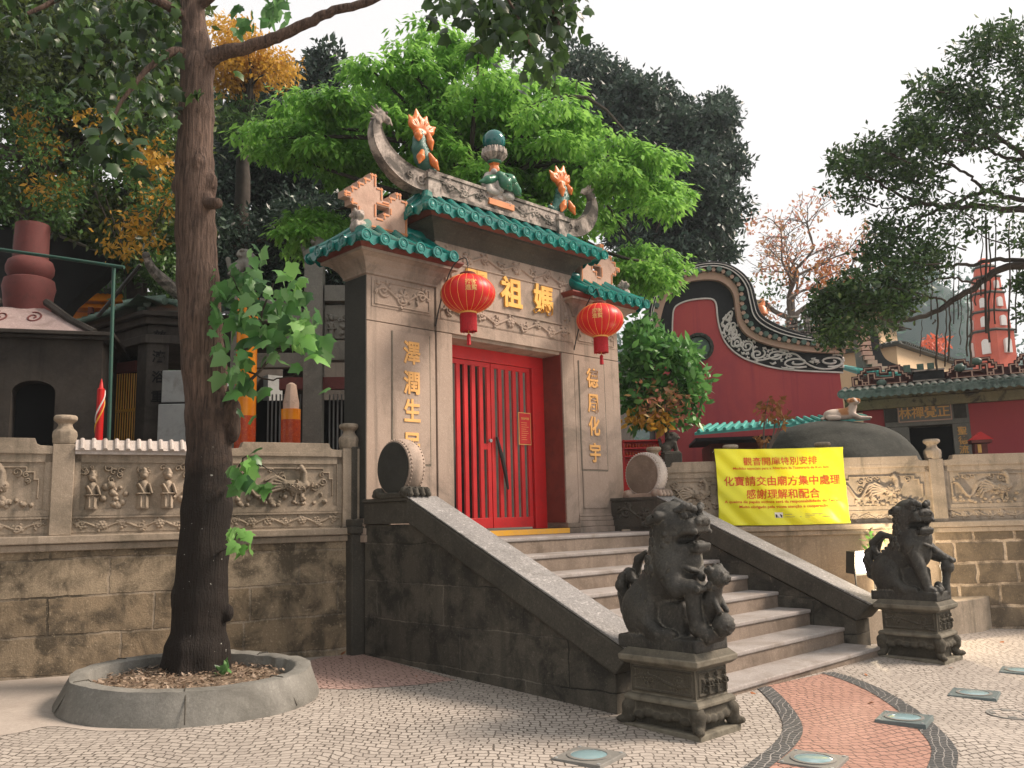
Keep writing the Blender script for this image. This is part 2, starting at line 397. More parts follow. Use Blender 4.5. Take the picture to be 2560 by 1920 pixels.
def masonry(name, a, b, ang, bw, bh, joint, dark, mort=.012, off=.5, lightjoint=.5, zoff=0.):
    t = NT(name, .9); r = t.n('VectorRotate', {'Vector': t.co, 'Angle': -ang}, rotation_type='Z_AXIS').outputs[0]
    sx = t.n('SeparateXYZ', {'Vector': r}); dn = t.noise(1.5, 4, .6); dn2 = t.noise(7, 3, .6)
    z = t.math('ADD', t.math('ADD', sx.outputs[2], zoff), t.math('ADD', t.math('MULTIPLY', t.math('SUBTRACT', dn, .5), .07), t.math('MULTIPLY', t.math('SUBTRACT', dn2, .5), .03)))
    x = t.math('ADD', sx.outputs[0], t.math('MULTIPLY', t.math('SUBTRACT', dn2, .5), .06))
    v = t.n('CombineXYZ', {'X': x, 'Y': z, 'Z': 0.}).outputs[0]
    br = t.n('TexBrick', {'Vector': v, 'Color1': a, 'Color2': b, 'Mortar': joint, 'Scale': 1., 'Mortar Size': mort, 'Mortar Smooth': .5, 'Bias': 0., 'Brick Width': bw, 'Row Height': bh}, offset=off)
    br.offset_frequency = 2; br.squash = 1.25; br.squash_frequency = 3
    g = t.noise(70, 3, .7); pn = t.noise(3.2, 8, .65, dist=.4)
    base = t.n('TexBrick', {'Vector': v, 'Color1': a, 'Color2': b, 'Mortar': a, 'Scale': 1., 'Mortar Size': 0., 'Bias': 0., 'Brick Width': bw, 'Row Height': bh}, offset=off)
    base.offset_frequency = 2; base.squash = 1.25; base.squash_frequency = 3
    jc = t.mix(t.ramp(t.noise(.9, 3), .5 - lightjoint * .3, .62 - lightjoint * .3), dark, joint)
    c = t.mix(br.outputs['Fac'], base.outputs['Color'], jc)
    c = t.mix(t.ramp(pn, .44, .60, 0, .88), c, dark)
    c = t.mix(t.ramp(g, .35, .7, 0, .45), c, tuple(x * .4 for x in a))
    c = t.mix(t.ramp(t.noise(40, 2), .6, .75, 0, .3), c, tuple(min(1, x * 1.8) for x in b))
    dr = t.noise(1., 5, .6, co=t.scaled((5, 5, .3))); c = t.mix(t.ramp(dr, .5, .75, 0, .6), c, dark)
    t.col(c)
    h = t.math('ADD', t.math('MULTIPLY', br.outputs['Fac'], -.8), t.math('ADD', t.math('MULTIPLY', g, .35), t.math('MULTIPLY', pn, 1.2)))
    t.bump(h, .75, .02); return t.m

def cobbles(name, a, b, joint, ang=0., bw=.087, bh=.067, mort=.0065, wav=.06):
    t = NT(name, .72, .35); r = t.n('VectorRotate', {'Vector': t.co, 'Angle': -ang}, rotation_type='Z_AXIS').outputs[0]
    sx = t.n('SeparateXYZ', {'Vector': r}); n1 = t.noise(9, 2); n2 = t.noise(1.1, 2); n3 = t.noise(23, 2)
    y = t.math('ADD', sx.outputs[1], t.math('MULTIPLY', t.math('SINE', t.math('MULTIPLY', sx.outputs[0], 5.2)), wav))
    y = t.math('ADD', y, t.math('ADD', t.math('MULTIPLY', n1, .035), t.math('ADD', t.math('MULTIPLY', n2, .35), t.math('MULTIPLY', n3, .016))))
    x = t.math('ADD', sx.outputs[0], t.math('ADD', t.math('MULTIPLY', n1, .05), t.math('MULTIPLY', n3, -.022)))
    v = t.n('CombineXYZ', {'X': x, 'Y': y, 'Z': 0.}).outputs[0]
    br = t.n('TexBrick', {'Vector': v, 'Color1': a, 'Color2': b, 'Mortar': joint, 'Scale': 1., 'Mortar Size': mort, 'Mortar Smooth': .4, 'Bias': -.2, 'Brick Width': bw, 'Row Height': bh})
    br.offset = .5; br.squash = .8; br.squash_frequency = 3
    big = t.noise(.55, 5, .6); c = t.mix(t.ramp(t.noise(2.6, 6, .6), .35, .75, 0, .35), br.outputs['Color'], tuple(x * .62 for x in a))
    jw = t.math('MULTIPLY', br.outputs['Fac'], t.ramp(t.noise(1.7, 3), .3, .55, .45, 1.))
    c = t.mix(jw, t.mix(br.outputs['Fac'], c, tuple(x * .75 for x in a)), joint)
    c = t.mix(t.ramp(big, .45, .7, 0, .3), c, tuple(x * .7 for x in b))
    c = t.mix(t.ramp(t.noise(130, 2), .4, .7, 0, .2), c, tuple(x * .5 for x in a))
    t.col(c); h = t.math('ADD', t.math('MULTIPLY', br.outputs['Fac'], -1.), t.math('MULTIPLY', n3, .5)); t.bump(h, .6, .012); return t.m

def paint(name, a, b=None, rough=.45, scale=3., bump=.12, dirt=None, spec=.4, amt=.6):
    t = NT(name, rough, spec); b = b or tuple(x * .75 for x in a); c = t.mix(t.ramp(t.noise(scale, 6, .6), .35, .7), a, b)
    if dirt: c = t.mix(t.ramp(t.noise(scale * 2.3, 7, .7, dist=.5), .52, .72, 0, amt), c, dirt)
    t.col(c); t.bump(t.noise(scale * 14, 4), bump, .008); return t.m

def leaf(name, cols, trans=.35, rough=.5, big=None, spec=.3):
    t = NT(name, rough, spec); rnd = t.n('NewGeometry').outputs['Random Per Island']
    rp = t.n('ValToRGB', {'Fac': rnd}); e = rp.color_ramp.elements; e[0].color = (*cols[0], 1); e[-1].color = (*cols[-1], 1)
    for i, c in enumerate(cols[1:-1]): q = e.new((i + 1) / (len(cols) - 1)); q.color = (*c, 1)
    c = rp.outputs[0]
    if big: c = t.mix(t.ramp(t.noise(big[0], 3, .6), .42, .6), c, t.mix(.75, c, big[1]))
    t.col(c); tr = t.n('BsdfTranslucent', {'Color': t.mix(.5, c, tuple(min(1, x * 1.6) for x in cols[-1]))})
    ms = t.n('MixShader', {'Fac': trans}); t.t.links.new(t.p.outputs[0], ms.inputs[1]); t.t.links.new(tr.outputs[0], ms.inputs[2])
    t.t.links.new(ms.outputs[0], t.out.inputs[0]); return t.m

ANG_L = math.atan2(8.5 - 9.45, 5.64 - 2.34)     # run of the left wall
FR_A, FR_B = np.array([10.42, 7.75]), np.array([14.05, 3.86])
ANG_R = math.atan2(FR_B[1] - FR_A[1], FR_B[0] - FR_A[0])
M = {}
M['granite'] = stone('gate_granite', (.35, .265, .21), (.43, .335, .27), (.12, .10, .078), 110, .35, patch=1.3, drip=.8, speck=.3, dlo=.48, dhi=.7)
M['fence'] = stone('carved_granite', (.31, .25, .185), (.43, .35, .27), (.10, .088, .062), 80, .45, patch=1.8, drip=.75, speck=.35, dlo=.47, dhi=.72)
M['fencelight'] = stone('pale_worn_granite', (.50, .44, .40), (.58, .52, .48), (.25, .2, .15), 80, .3, patch=2, drip=.3)
M['stair'] = stone('step_granite', (.22, .17, .13), (.30, .235, .185), (.10, .075, .055), 95, .4, patch=1.8, drip=.7, speck=.45, dlo=.44, dhi=.66)
M['tread'] = stone('worn_tread_granite', (.31, .28, .26), (.38, .345, .32), (.18, .15, .125), 95, .35, patch=2.2, speck=.45, dlo=.46, dhi=.68)
M['coping'] = stone('speckled_coping', (.25, .24, .232), (.33, .315, .30), (.08, .075, .065), 60, .5, patch=2.4, speck=.75)
M['stairwall'] = masonry('stair_wall_granite', (.080, .071, .056), (.125, .11, .086), R_(90), 1.15, .40, (.21, .185, .15), (.024, .023, .019), .008, .37, .3, -.15)
M['wallplain'] = stone('warm_plain_wall', (.29, .225, .16), (.38, .305, .225), (.11, .088, .062), 60, .4, patch=1.4, drip=.6, speck=.35, dlo=.5, dhi=.72)
M['dark'] = stone('dark_granite', (.062, .056, .045), (.098, .088, .07), (.022, .021, .017), 70, .5, patch=1.8, speck=.5, drip=.4)
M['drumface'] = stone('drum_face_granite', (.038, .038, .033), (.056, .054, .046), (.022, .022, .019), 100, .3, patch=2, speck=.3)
M['wallL'] = masonry('old_block_wall', (.275, .205, .13), (.41, .33, .23), ANG_L, .95, .36, (.38, .31, .23), (.055, .046, .033), .014, .45, .55, -.22)
M['wallR'] = masonry('banded_block_wall', (.15, .115, .075), (.25, .19, .125), ANG_R, .56, .30, (.56, .44, .32), (.11, .085, .058), .028, .5, 1.4, .1)
M['lion'] = stone('lion_stone', (.032, .031, .027), (.075, .070, .058), (.012, .012, .011), 65, .8, patch=5, rough=.6, speck=.6, worn=(.17, .155, .125))  # worn sets the highlight painted on convex edges
M['pedestal'] = stone('pedestal_stone', (.060, .053, .040), (.105, .092, .068), (.022, .021, .017), 70, .6, patch=3.5, speck=.5, drip=.5, worn=(.19, .17, .13))  # same painted edge highlight as the lions
M['cobble'] = cobbles('white_cobbles', (.44, .39, .34), (.31, .27, .235), (.085, .07, .055), R_(-44))
M['cobblered'] = cobbles('red_cobbles', (.42, .235, .18), (.33, .18, .135), (.11, .07, .055), R_(-30))
M['cobblepink'] = cobbles('pink_cobbles', (.50, .34, .29), (.42, .28, .24), (.14, .09, .07), R_(-20))
M['cobbleblack'] = cobbles('black_cobbles', (.06, .062, .062), (.035, .036, .036), (.30, .28, .26), R_(20), .062, .05, .004, .02)
M['concrete'] = stone('planter_concrete', (.17, .165, .145), (.25, .24, .215), (.075, .072, .062), 60, .45, patch=2.5, speck=.3)
M['screed'] = stone('sandy_concrete', (.36, .31, .265), (.43, .375, .325), (.22, .185, .155), 40, .3, patch=1.3, speck=.2)
M['soil'] = stone('dry_soil', (.17, .125, .085), (.27, .20, .14), (.09, .07, .05), 30, 1., patch=6)
M['litter'] = leaf('dry_litter', [(.09, .06, .04), (.24, .17, .12), (.36, .28, .21)], .05)
M['court'] = stone('court_paving', (.12, .11, .095), (.17, .155, .13), (.07, .06, .05), 30, .3)
def bark(name, a, b, dk, lichen=0.):
    t = NT(name, .85); n = t.noise(1., 7, .65, co=t.scaled((38, 38, 3.2)), dist=.8); big = t.noise(1.4, 5, .6)
    c = t.mix(t.ramp(n, .36, .64), a, b); sx = t.n('SeparateXYZ', {'Vector': t.co})
    hz = t.math('ADD', sx.outputs[2], t.math('MULTIPLY', t.math('SUBTRACT', t.noise(2.4, 6, .7), .5), 1.8))
    c = t.mix(t.ramp(hz, 2.0, 2.9, .95, 0.), c, dk)           # the damp blackened foot of the trunk
    if lichen: c = t.mix(t.math('MULTIPLY', t.math('GREATER_THAN', t.noise(24, 2), .745), t.ramp(hz, 2.5, 1.6, 0, 1)), c, (.5, .5, .46))
    t.col(c); t.bump(t.math('ADD', n, t.math('MULTIPLY', t.noise(60, 3), .25)), 1., .035); return t.m
M['bark'] = bark('street_tree_bark', (.045, .028, .021), (.165, .108, .080), (.013, .010, .008), 1)
M['barkdk'] = paint('dark_bark', (.035, .028, .022), (.06, .048, .038), .9, 8, .5)
M['barkgrey'] = paint('grey_bark', (.12, .095, .075), (.18, .145, .12), .9, 6, .5)
M['red'] = paint('gate_red_paint', (.58, .018, .018), (.47, .014, .015), .45, 2.2, .12, (.30, .025, .02), .4, .5)
M['redbrown'] = paint('maroon_timber', (.14, .03, .02), (.19, .045, .03), .6, 4, .2, (.06, .025, .02))
M['gold'] = paint('gold_leaf', (.80, .45, .10), (.70, .36, .06), .38, 6, .15, None, .5)
M['goldtext'] = paint('faded_gold_paint', (.78, .42, .13), (.62, .34, .12), .55, 5, .1)
M['glaze'] = paint('green_glazed_tile', (.012, .20, .165), (.008, .125, .115), .2, 5, .2, (.02, .07, .06), .6)
M['glazelt'] = paint('green_glazed_tile_end', (.03, .25, .19), (.02, .17, .14), .22, 9, .2, (.02, .06, .05), .6)
M['pearl'] = paint('teal_pearl_glaze', (.006, .11, .105), (.006, .085, .085), .08, 1.5, 0., None, .7)
M['greenlf'] = paint('green_ceramic', (.035, .16, .085), (.02, .10, .06), .3, 6, .2, (.02, .05, .04), .5)
M['fishgreen'] = paint('dark_green_scales', (.02, .085, .06), (.03, .13, .10), .3, 12, .6, (.05, .18, .16), .5)
M['orange'] = paint('orange_ceramic', (.60, .17, .03), (.50, .12, .02), .35, 7, .25, (.3, .07, .02), .5)
M['fret'] = stone('pink_fretwork', (.47, .30, .23), (.58, .40, .31), (.24, .15, .11), 60, .3, patch=3, speck=.2)
M['fretline'] = paint('orange_fret_line', (.62, .24, .09), (.50, .18, .07), .6, 5, .2)
M['ridge'] = stone('weathered_plaster', (.40, .335, .29), (.50, .43, .375), (.05, .046, .04), 50, .5, patch=4.5, drip=.6, speck=.35, dlo=.42, dhi=.56)
M['ceramic'] = stone('grey_rock_ceramic', (.42, .38, .35), (.52, .47, .43), (.14, .13, .12), 40, .4, patch=5)
M['lantern'] = paint('lantern_silk', (.60, .014, .012), (.54, .011, .010), .42, 1.5, .04, None, .4)
M['fringe'] = paint('red_fringe', (.47, .010, .018), (.36, .008, .014), .65, 30, .5)
M['black'] = paint('black_iron', (.02, .02, .02), (.03, .028, .026), .5, 8, .2)
M['yellow'] = paint('yellow_vinyl', (.74, .72, .025), (.72, .70, .025), .38, 1.2, .02, None, .45)
M['redink'] = paint('red_ink', (.60, .07, .012), (.57, .06, .01), .5, 2, 0.)
M['yellowpaint'] = paint('yellow_edge_paint', (.75, .38, .03), (.66, .34, .06), .6, 6, .1, (.45, .33, .24))
M['white'] = paint('white_paint', (.75, .72, .68), (.68, .65, .61), .6, 4, .1)
M['ink'] = paint('black_ink', (.02, .02, .02), (.02, .02, .02), .5, 2, 0.)
M['metal'] = paint('galvanised_steel', (.34, .35, .34), (.26, .27, .27), .5, 2, .1, (.16, .15, .13), .5)
M['greenpipe'] = paint('green_pipe', (.03, .10, .075), (.025, .075, .06), .5, 5, .15, (.12, .09, .06), .4, .5)
M['glass'] = paint('lens_glass', (.21, .32, .34), (.25, .36, .38), .12, 3, 0., None, .7)
M['plate'] = paint('steel_plate', (.16, .155, .14), (.22, .21, .19), .55, 5, .2)
M['platefresh'] = paint('blue_grey_plate', (.10, .13, .13), (.14, .17, .165), .45, 5, .2)
# ------------------------------------------------------------------ the setting: plaza, court
def tilted(poly, lift, name, mat, kind='structure', thick=None):
    me = bpy.data.meshes.new(name); n = len(poly)
    me.from_pydata([(x, y, gz(x, y) + lift) for x, y in poly], [], [tuple(range(n))]); me.materials.append(mat)
    o = link(name, me); tag(o, kind=kind); return o
def strip_ground(a, b, lift, name, mat):
    n = len(a); me = bpy.data.meshes.new(name); P = list(a) + list(b)
    me.from_pydata([(p[0], p[1], gz(p[0], p[1]) + lift) for p in P], [], [(i, i + 1, n + i + 1, n + i) for i in range(n - 1)]); me.materials.append(mat)
    o = link(name, me); return tag(o, kind='structure')
def smooth_curve(pts, n=60, closed=False):
    P = np.asarray(pts, float); m = len(P); out = []
    for t in np.linspace(0, m - 1, n):
        i = min(int(t), m - 2); f = t - i
        p0, p1, p2, p3 = P[max(i - 1, 0)], P[i], P[i + 1], P[min(i + 2, m - 1)]
        out.append(.5 * ((2 * p1) + (-p0 + p2) * f + (2 * p0 - 5 * p1 + 4 * p2 - p3) * f * f + (-p0 + 3 * p1 - 3 * p2 + p3) * f ** 3))
    return np.array(out)

tilted([(-40, -60), (60, -60), (60, 14), (-40, 14)], 0, 'plaza_ground', M['cobble'])
LA, LB = np.array([2.34, 9.45]), np.array([5.64, 8.5]); ld = (LB - LA) / np.linalg.norm(LB - LA); ln = np.array([-ld[1], ld[0]])
rd = (FR_B - FR_A) / np.linalg.norm(FR_B - FR_A); rn = np.array([-rd[1], rd[0]])
court_edge = [tuple(LA - ld * 40 + ln * .2), tuple(LB + ln * .2), (5.9, 8.62), (10.2, 8.62), tuple(FR_A + rn * .2), tuple(FR_B + rd * 40 + rn * .2)]
me = bpy.data.meshes.new('temple_court'); pts = court_edge + [(600, -60), (600, 700), (-500, 700), (-500, 60)]
me.from_pydata([(x, y, 1.352) for x, y in pts], [], [tuple(range(len(pts)))]); me.materials.append(M['court'])
tag(link('temple_court', me), kind='structure')

# the wave of red setts between two black bands
lb = [(1585, 1690), (1640, 1655), (1690, 1615), (1712, 1583), (1708, 1555), (1690, 1527), (1668, 1502), (1648, 1484)]
rb = [(1990, 1720), (2025, 1680), (2040, 1640), (2036, 1612), (2005, 1575), (1955, 1532), (1890, 1492), (1830, 1467), (1787, 1454)]
def gcurve(pts, n=50): return smooth_curve([on_g(*p)[:2] for p in pts], n)
Lc, Rc = gcurve(lb), gcurve(rb)
def offs(c, d):
    t = np.gradient(c, axis=0); t /= np.linalg.norm(t, axis=1, keepdims=True); return c + d * np.stack([-t[:, 1], t[:, 0]], 1)
strip_ground(Lc, Rc, .004, 'red_paving', M['cobblered'])
strip_ground(offs(Lc, -.072), offs(Lc, .072), .008, 'black_paving_band', M['cobbleblack'])
strip_ground(offs(Rc, -.082), offs(Rc, .082), .008, 'black_paving_band', M['cobbleblack'])
pk = [on_g(*p)[:2] for p in [(640, 1436), (700, 1420), (790, 1412), (880, 1440), (985, 1470), (900, 1480), (760, 1490), (690, 1488)]]
tilted([tuple(p) for p in pk], .004, 'pink_paving', M['cobblepink'])
sp = [on_g(*p)[:2] for p in [(-400, 1490), (0, 1462), (760, 1408), (640, 1470), (420, 1560), (240, 1580), (110, 1570), (0, 1590), (-400, 1640)]]
tilted([tuple(p) for p in smooth_curve(sp + [sp[0]], 90)[:-1]], .003, 'concrete_apron', M['screed'])

# ------------------------------------------------------------------ staircase with its two sloping walls
STY = [4.45, 4.85, 5.26, 5.67, 6.08, 6.49, 6.90, 7.31]; STZ = [.05, .23, .415, .605, .79, .98, 1.17, 1.36]
st = thing('staircase', 'granite stairs climbing to the red gate between two sloping stone walls', 'stairs', (8, 4.5, 0))
for i in range(8):
    b = B(); y1 = STY[i + 1] + .06 if i < 7 else 8.62; b.box(6.0, 10.0, STY[i], y1, (STZ[i - 1] if i else -.3) - .02, STZ[i] - .045)
    s_ = b.build('step', M['stair'], st, bevel=.006)
    t = B(); t.box(5.995, 10.005, STY[i] - .018, y1, STZ[i] - .045, STZ[i]); t.build('tread', M['tread'], s_, bevel=.012)
for sgn in (-1, 1):
    X = (lambda v: v) if sgn < 0 else (lambda v: 16 - v)
    b = B(); b.prism([(4.70, -.3), (8.28, -.3), (8.28, 1.55), (7.43, 1.55), (4.70, .31)], X(5.64), X(5.99), 'yz')
    w_ = b.build('stair_wall', M['stairwall'], st)
    b = B(); b.box(min(X(5.61), X(6.0)), max(X(5.61), X(6.0)), 4.66, 8.3, -.3, .19)
    c = B(); c.prism([(4.50, .495), (7.45, 1.832), (7.45, 1.57), (4.68, .315)], X(5.595), X(6.02), 'yz')
    c.build('sloping_coping', M['dark'], w_, bevel=.02)
    c = B(); c.prism([(4.50, .50), (7.45, 1.837), (7.45, 1.852), (4.48, .515)], X(5.60), X(6.015), 'yz'); c.build('worn_top', M['coping'], w_, bevel=.006)
    p = B(); p.box(min(X(5.625), X(6.0)), max(X(5.625), X(6.0)), 7.452, 8.285, 1.56, 1.80)
    p.box(min(X(5.605), X(6.02)), max(X(5.605), X(6.02)), 7.44, 8.287, 1.80, 1.84)
    if sgn > 0:
        relief(p, Fr((X(6.004), 8.2, 1.42), (0, -1, 0)), .72, .36, scrolls(.72, .36, 3, .3, .016, .022))
    p.build('drum_pedestal', M['dark'], w_, bevel=.008)

def drum(xc, label):
    t = thing('stone_drum', label, 'stone drum', (xc, 7.74, 1.84), 'drum stones beside the gate')
    prof = [(.285, -.108), (.30, -.105), (.304, -.085), (.312, -.07), (.324, -.035), (.328, 0), (.324, .035), (.312, .07), (.304, .085), (.30, .105), (.285, .108)]
    b = B(); b.lathe(prof, (xc, 7.74, 2.165), 56, ax='x'); s = b
    for k in range(46):
        a = k * 2 * math.pi / 46
        for x in (-.082, .082): s.ball((xc + x, 7.74 + .312 * math.cos(a), 2.165 + .312 * math.sin(a)), .0115, 6, 5)
    d = b.build('drum_shell', M['granite'] if xc < 8 else M['fencelight'], t, True)
    for q in (-1, 1):
        f = B(); f.lathe([(.284, -.004), (.284, .004)], (xc + q * .110, 7.74, 2.165), 56, ax='x'); f.build('drum_face', M['drumface'] if xc < 8 else M['stair'], d)  # left drum darker than the right: its shade is painted into the stone
    S = Sdf((xc - .22, 7.32, 1.83), (xc + .22, 8.16, 2.08), .009); S.box((xc, 7.74, 1.865), (.15, .30, .03), .01)
    for q in (-1, 1):
        S.cap((xc - .13, 7.74 + q * .24, 1.90), (xc + .13, 7.74 + q * .24, 1.90), .055)
        for x in (-.12, -.04, .04, .12):
            S.ell((xc + x, 7.74 + q * .30, 1.90), (.035, .05, .05), .01); S.ell((xc + x, 7.74 + q * .335, 1.87), (.03, .03, .03), .008)
            S.ell((xc + x, 7.74 + q * .31, 1.93), (.018, .022, .018), .005, 's')
    S.build('cloud_base', M['dark'] if xc < 8 else M['granite'], t)
drum(5.745, 'dark faced stone drum on the left stair wall before the gilded couplet')
drum(10.165, 'pale faced stone drum on the right stair wall near the yellow banner')

# ------------------------------------------------------------------ retaining walls and carved balustrades
def wall_run(label, A, d, u0, u1, zl, mats, fr, batter=.0):
    t = thing('retaining_wall', label, 'wall', (*(A + d * (u0 + u1) / 2), 0))
    for ua, ub, mat in mats:
        L = ub - ua; b = B(fr.at(ua, 0, 0))
        b.add([(0, -.10 - batter, -1), (L, -.10 - batter, -1), (L, -.08, zl - .08), (0, -.08, zl - .08), (0, .3, -1), (L, .3, -1), (L, .3, zl - .08), (0, .3, zl - .08)],
              [(0, 1, 2, 3), (5, 4, 7, 6), (1, 5, 6, 2), (4, 0, 3, 7), (3, 2, 6, 7)])
        b.build('blockwork', mat, t)
    L = u1 - u0
    c = B(fr.at(u0, 0, 0)); c.box(0, L, -.16, .3, zl - .078, zl); c.box(0, L, -.115, .3, zl - .15, zl - .08); c.build('ledge', M['fence'], t, bevel=.012)
    return t
frL = Fr((LA[0], LA[1], 0), (*ld, 0)); frR = Fr((FR_A[0], FR_A[1], 0), (*rd, 0)); LLEN = np.linalg.norm(LB - LA)
wall_run('brown block retaining wall under the carved balustrade behind the street tree', LA, ld, -14, LLEN + .02, 1.53, [(-14, LLEN + .02, M['wallL'])], frL, .02)
wall_run('banded block retaining wall behind the floodlight and under the yellow banner', FR_A, rd, -.55, 12, 1.385, [(-.55, 3.9, M['wallplain']), (3.9, 12, M['wallR'])], frR, .02)

b = B(); b.box(5.50, 5.70, 8.33, 8.72, -.1, 1.46); b.box(5.47, 5.72, 8.30, 8.75, 1.46, 1.54); b.box(5.50, 5.66, 8.33, 8.72, 1.54, 1.62); b.box(5.56, 5.667, 8.42, 8.74, 1.62, 2.45)
tag(b.build('stone_pilaster', M['dark'], None, bevel=.012), 'narrow dark stone pilaster wedged between the left wall and the stairs', 'pilaster')
def post(b, fr, u, zl, zt):
    f = fr.at(u, .02, 0); b.box(-.10, .10, -.10, .10, zl, zt - .06, f)
    rot = Fr(f.o, f.x * math.cos(.3927) + f.y * math.sin(.3927))
    prof = [(.105, zt - .06), (.118, zt - .03), (.118, zt + .0), (.124, zt + .03), (.118, zt + .07), (.085, zt + .10), (.07, zt + .13), (.07, zt + .15), (.10, zt + .175), (.118, zt + .19), (.118, zt + .215), (.10, zt + .235), (.0, zt + .24)]
    b.lathe(prof, (0, 0, 0), 8, rot)
def balustrade(label, A, fr, us, zl, kinds, mats, scale=1.):
    t = thing('carved_balustrade', label, 'balustrade', fr([(us[0] + us[-1]) / 2, 0, zl]), 'carved stone balustrades either side of the gate')
    for u in us:
        b = B(fr); post(b, fr, u, zl, zl + .96); b.build('post', mats[0], t, 35, bevel=.008)
    for i, k in enumerate(kinds):
        u0, u1 = us[i] + .10, us[i + 1] - .10; L = u1 - u0; f = fr.at(u0, 0, zl)
        b = B(f); b.box(0, L, -.02, .07, .0, .80)
        relief(b, f.at(0, -.026, .025), L, .14, scrolls(L, .14, 11 + i, .16, .011, .016), .007)
        b.box(0, L, -.05, .0, .165, .185); b.box(0, L, -.04, .0, .19, .25)
        b.box(0, .06, -.045, -.0, .25, .80); b.box(L - .06, L, -.045, -.0, .25, .80); b.box(0, L, -.045, 0, .72, .80)
        S = scene_figs(L - .12, .47, 21 + i) if k == 'f' else scene_beast(L - .12, .47, 31 + i)
        S = [(q, r, h * 1.7) for q, r, h in S]
        relief(b, f.at(.06, -.024, .25), L - .12, .47, S, .0065)
        b.build('carved_panel', mats[1], t)
        c = B(f)
        if k == 'f' and 'd' in kinds:
            c.box(-.0, L, -.10, .12, .80, .84); c.add([(0, -.12, .84), (L, -.12, .84), (L, -.02, .95), (0, -.02, .95), (0, .14, .84), (L, .14, .84), (L, .06, .95), (0, .06, .95)],
                  [(0, 1, 2, 3), (3, 2, 6, 7), (7, 6, 5, 4), (0, 3, 7, 4), (1, 5, 6, 2), (0, 4, 5, 1)])
            for q in np.arange(.06, L, .105): c.tube([(q, -.125, .845), (q, -.02, .955)], .022, 8)
            c.build('tiled_rail', M['fencelight'], t, 35)
        else:
            e = .11; c.prism([(0, .80), (L, .80), (L, .88), (L - e, .885), (L - e - .03, .90), (L - e - .05, .955), (e + .05, .955), (e + .03, .90), (e, .885), (0, .88)], -.065, .085)
            c.prism([(.16, .805), (L - .16, .805), (L - .19, .845), (.19, .845)], -.067, -.06)
            c.build('rail', mats[2], t, bevel=.01)
    return t
balustrade('carved granite balustrade with stone figures behind the street tree', LA, frL, [-3.9, -2.45, -1.01, .43, 1.90, LLEN - .06], 1.53, ['d', 'd', 'd', 'f', 'd'][:5], (M['fence'], M['fence'], M['fence']))
def uR(x, y): p = on_line(x, y, FR_A, FR_B); return float(frR.inv(p)[0])
u3 = [uR(1578, 960), uR(1777, 955), uR(2012, 945)]; du = u3[2] - u3[1]
balustrade('carved granite balustrade behind the yellow banner and the farther lion', FR_A, frR, [-.02] + u3 + [u3[2] + du, u3[2] + 2 * du, u3[2] + 3 * du], 1.385, ['d', 'f', 'f', 'd', 'f', 'f'][:6] if False else ['f2', 'b', 'b', 'b', 'b', 'b'], (M['fence'], M['fence'], M['fence']))

# low stone platform between the stairs and the right wall
pc = on_g(2121, 1365); b = B(); zt = .34
q = [(10.45, 4.95), (pc[0], pc[1]), tuple(FR_A + rd * 4.6 - rn * .05), tuple(FR_A + rd * .2 - rn * .05), (10.42, 7.4)]
b.add([(x, y, -.4) for x, y in q] + [(x, y, zt) for x, y in q], [(0, 1, 2, 3, 4), (9, 8, 7, 6, 5)] + [(i, (i + 1) % 5, (i + 1) % 5 + 5, i + 5) for i in range(5)])
tag(b.build('stone_platform', M['fence'], None, bevel=.012), 'low stone platform lit by the floodlight behind the farther lion', 'platform')
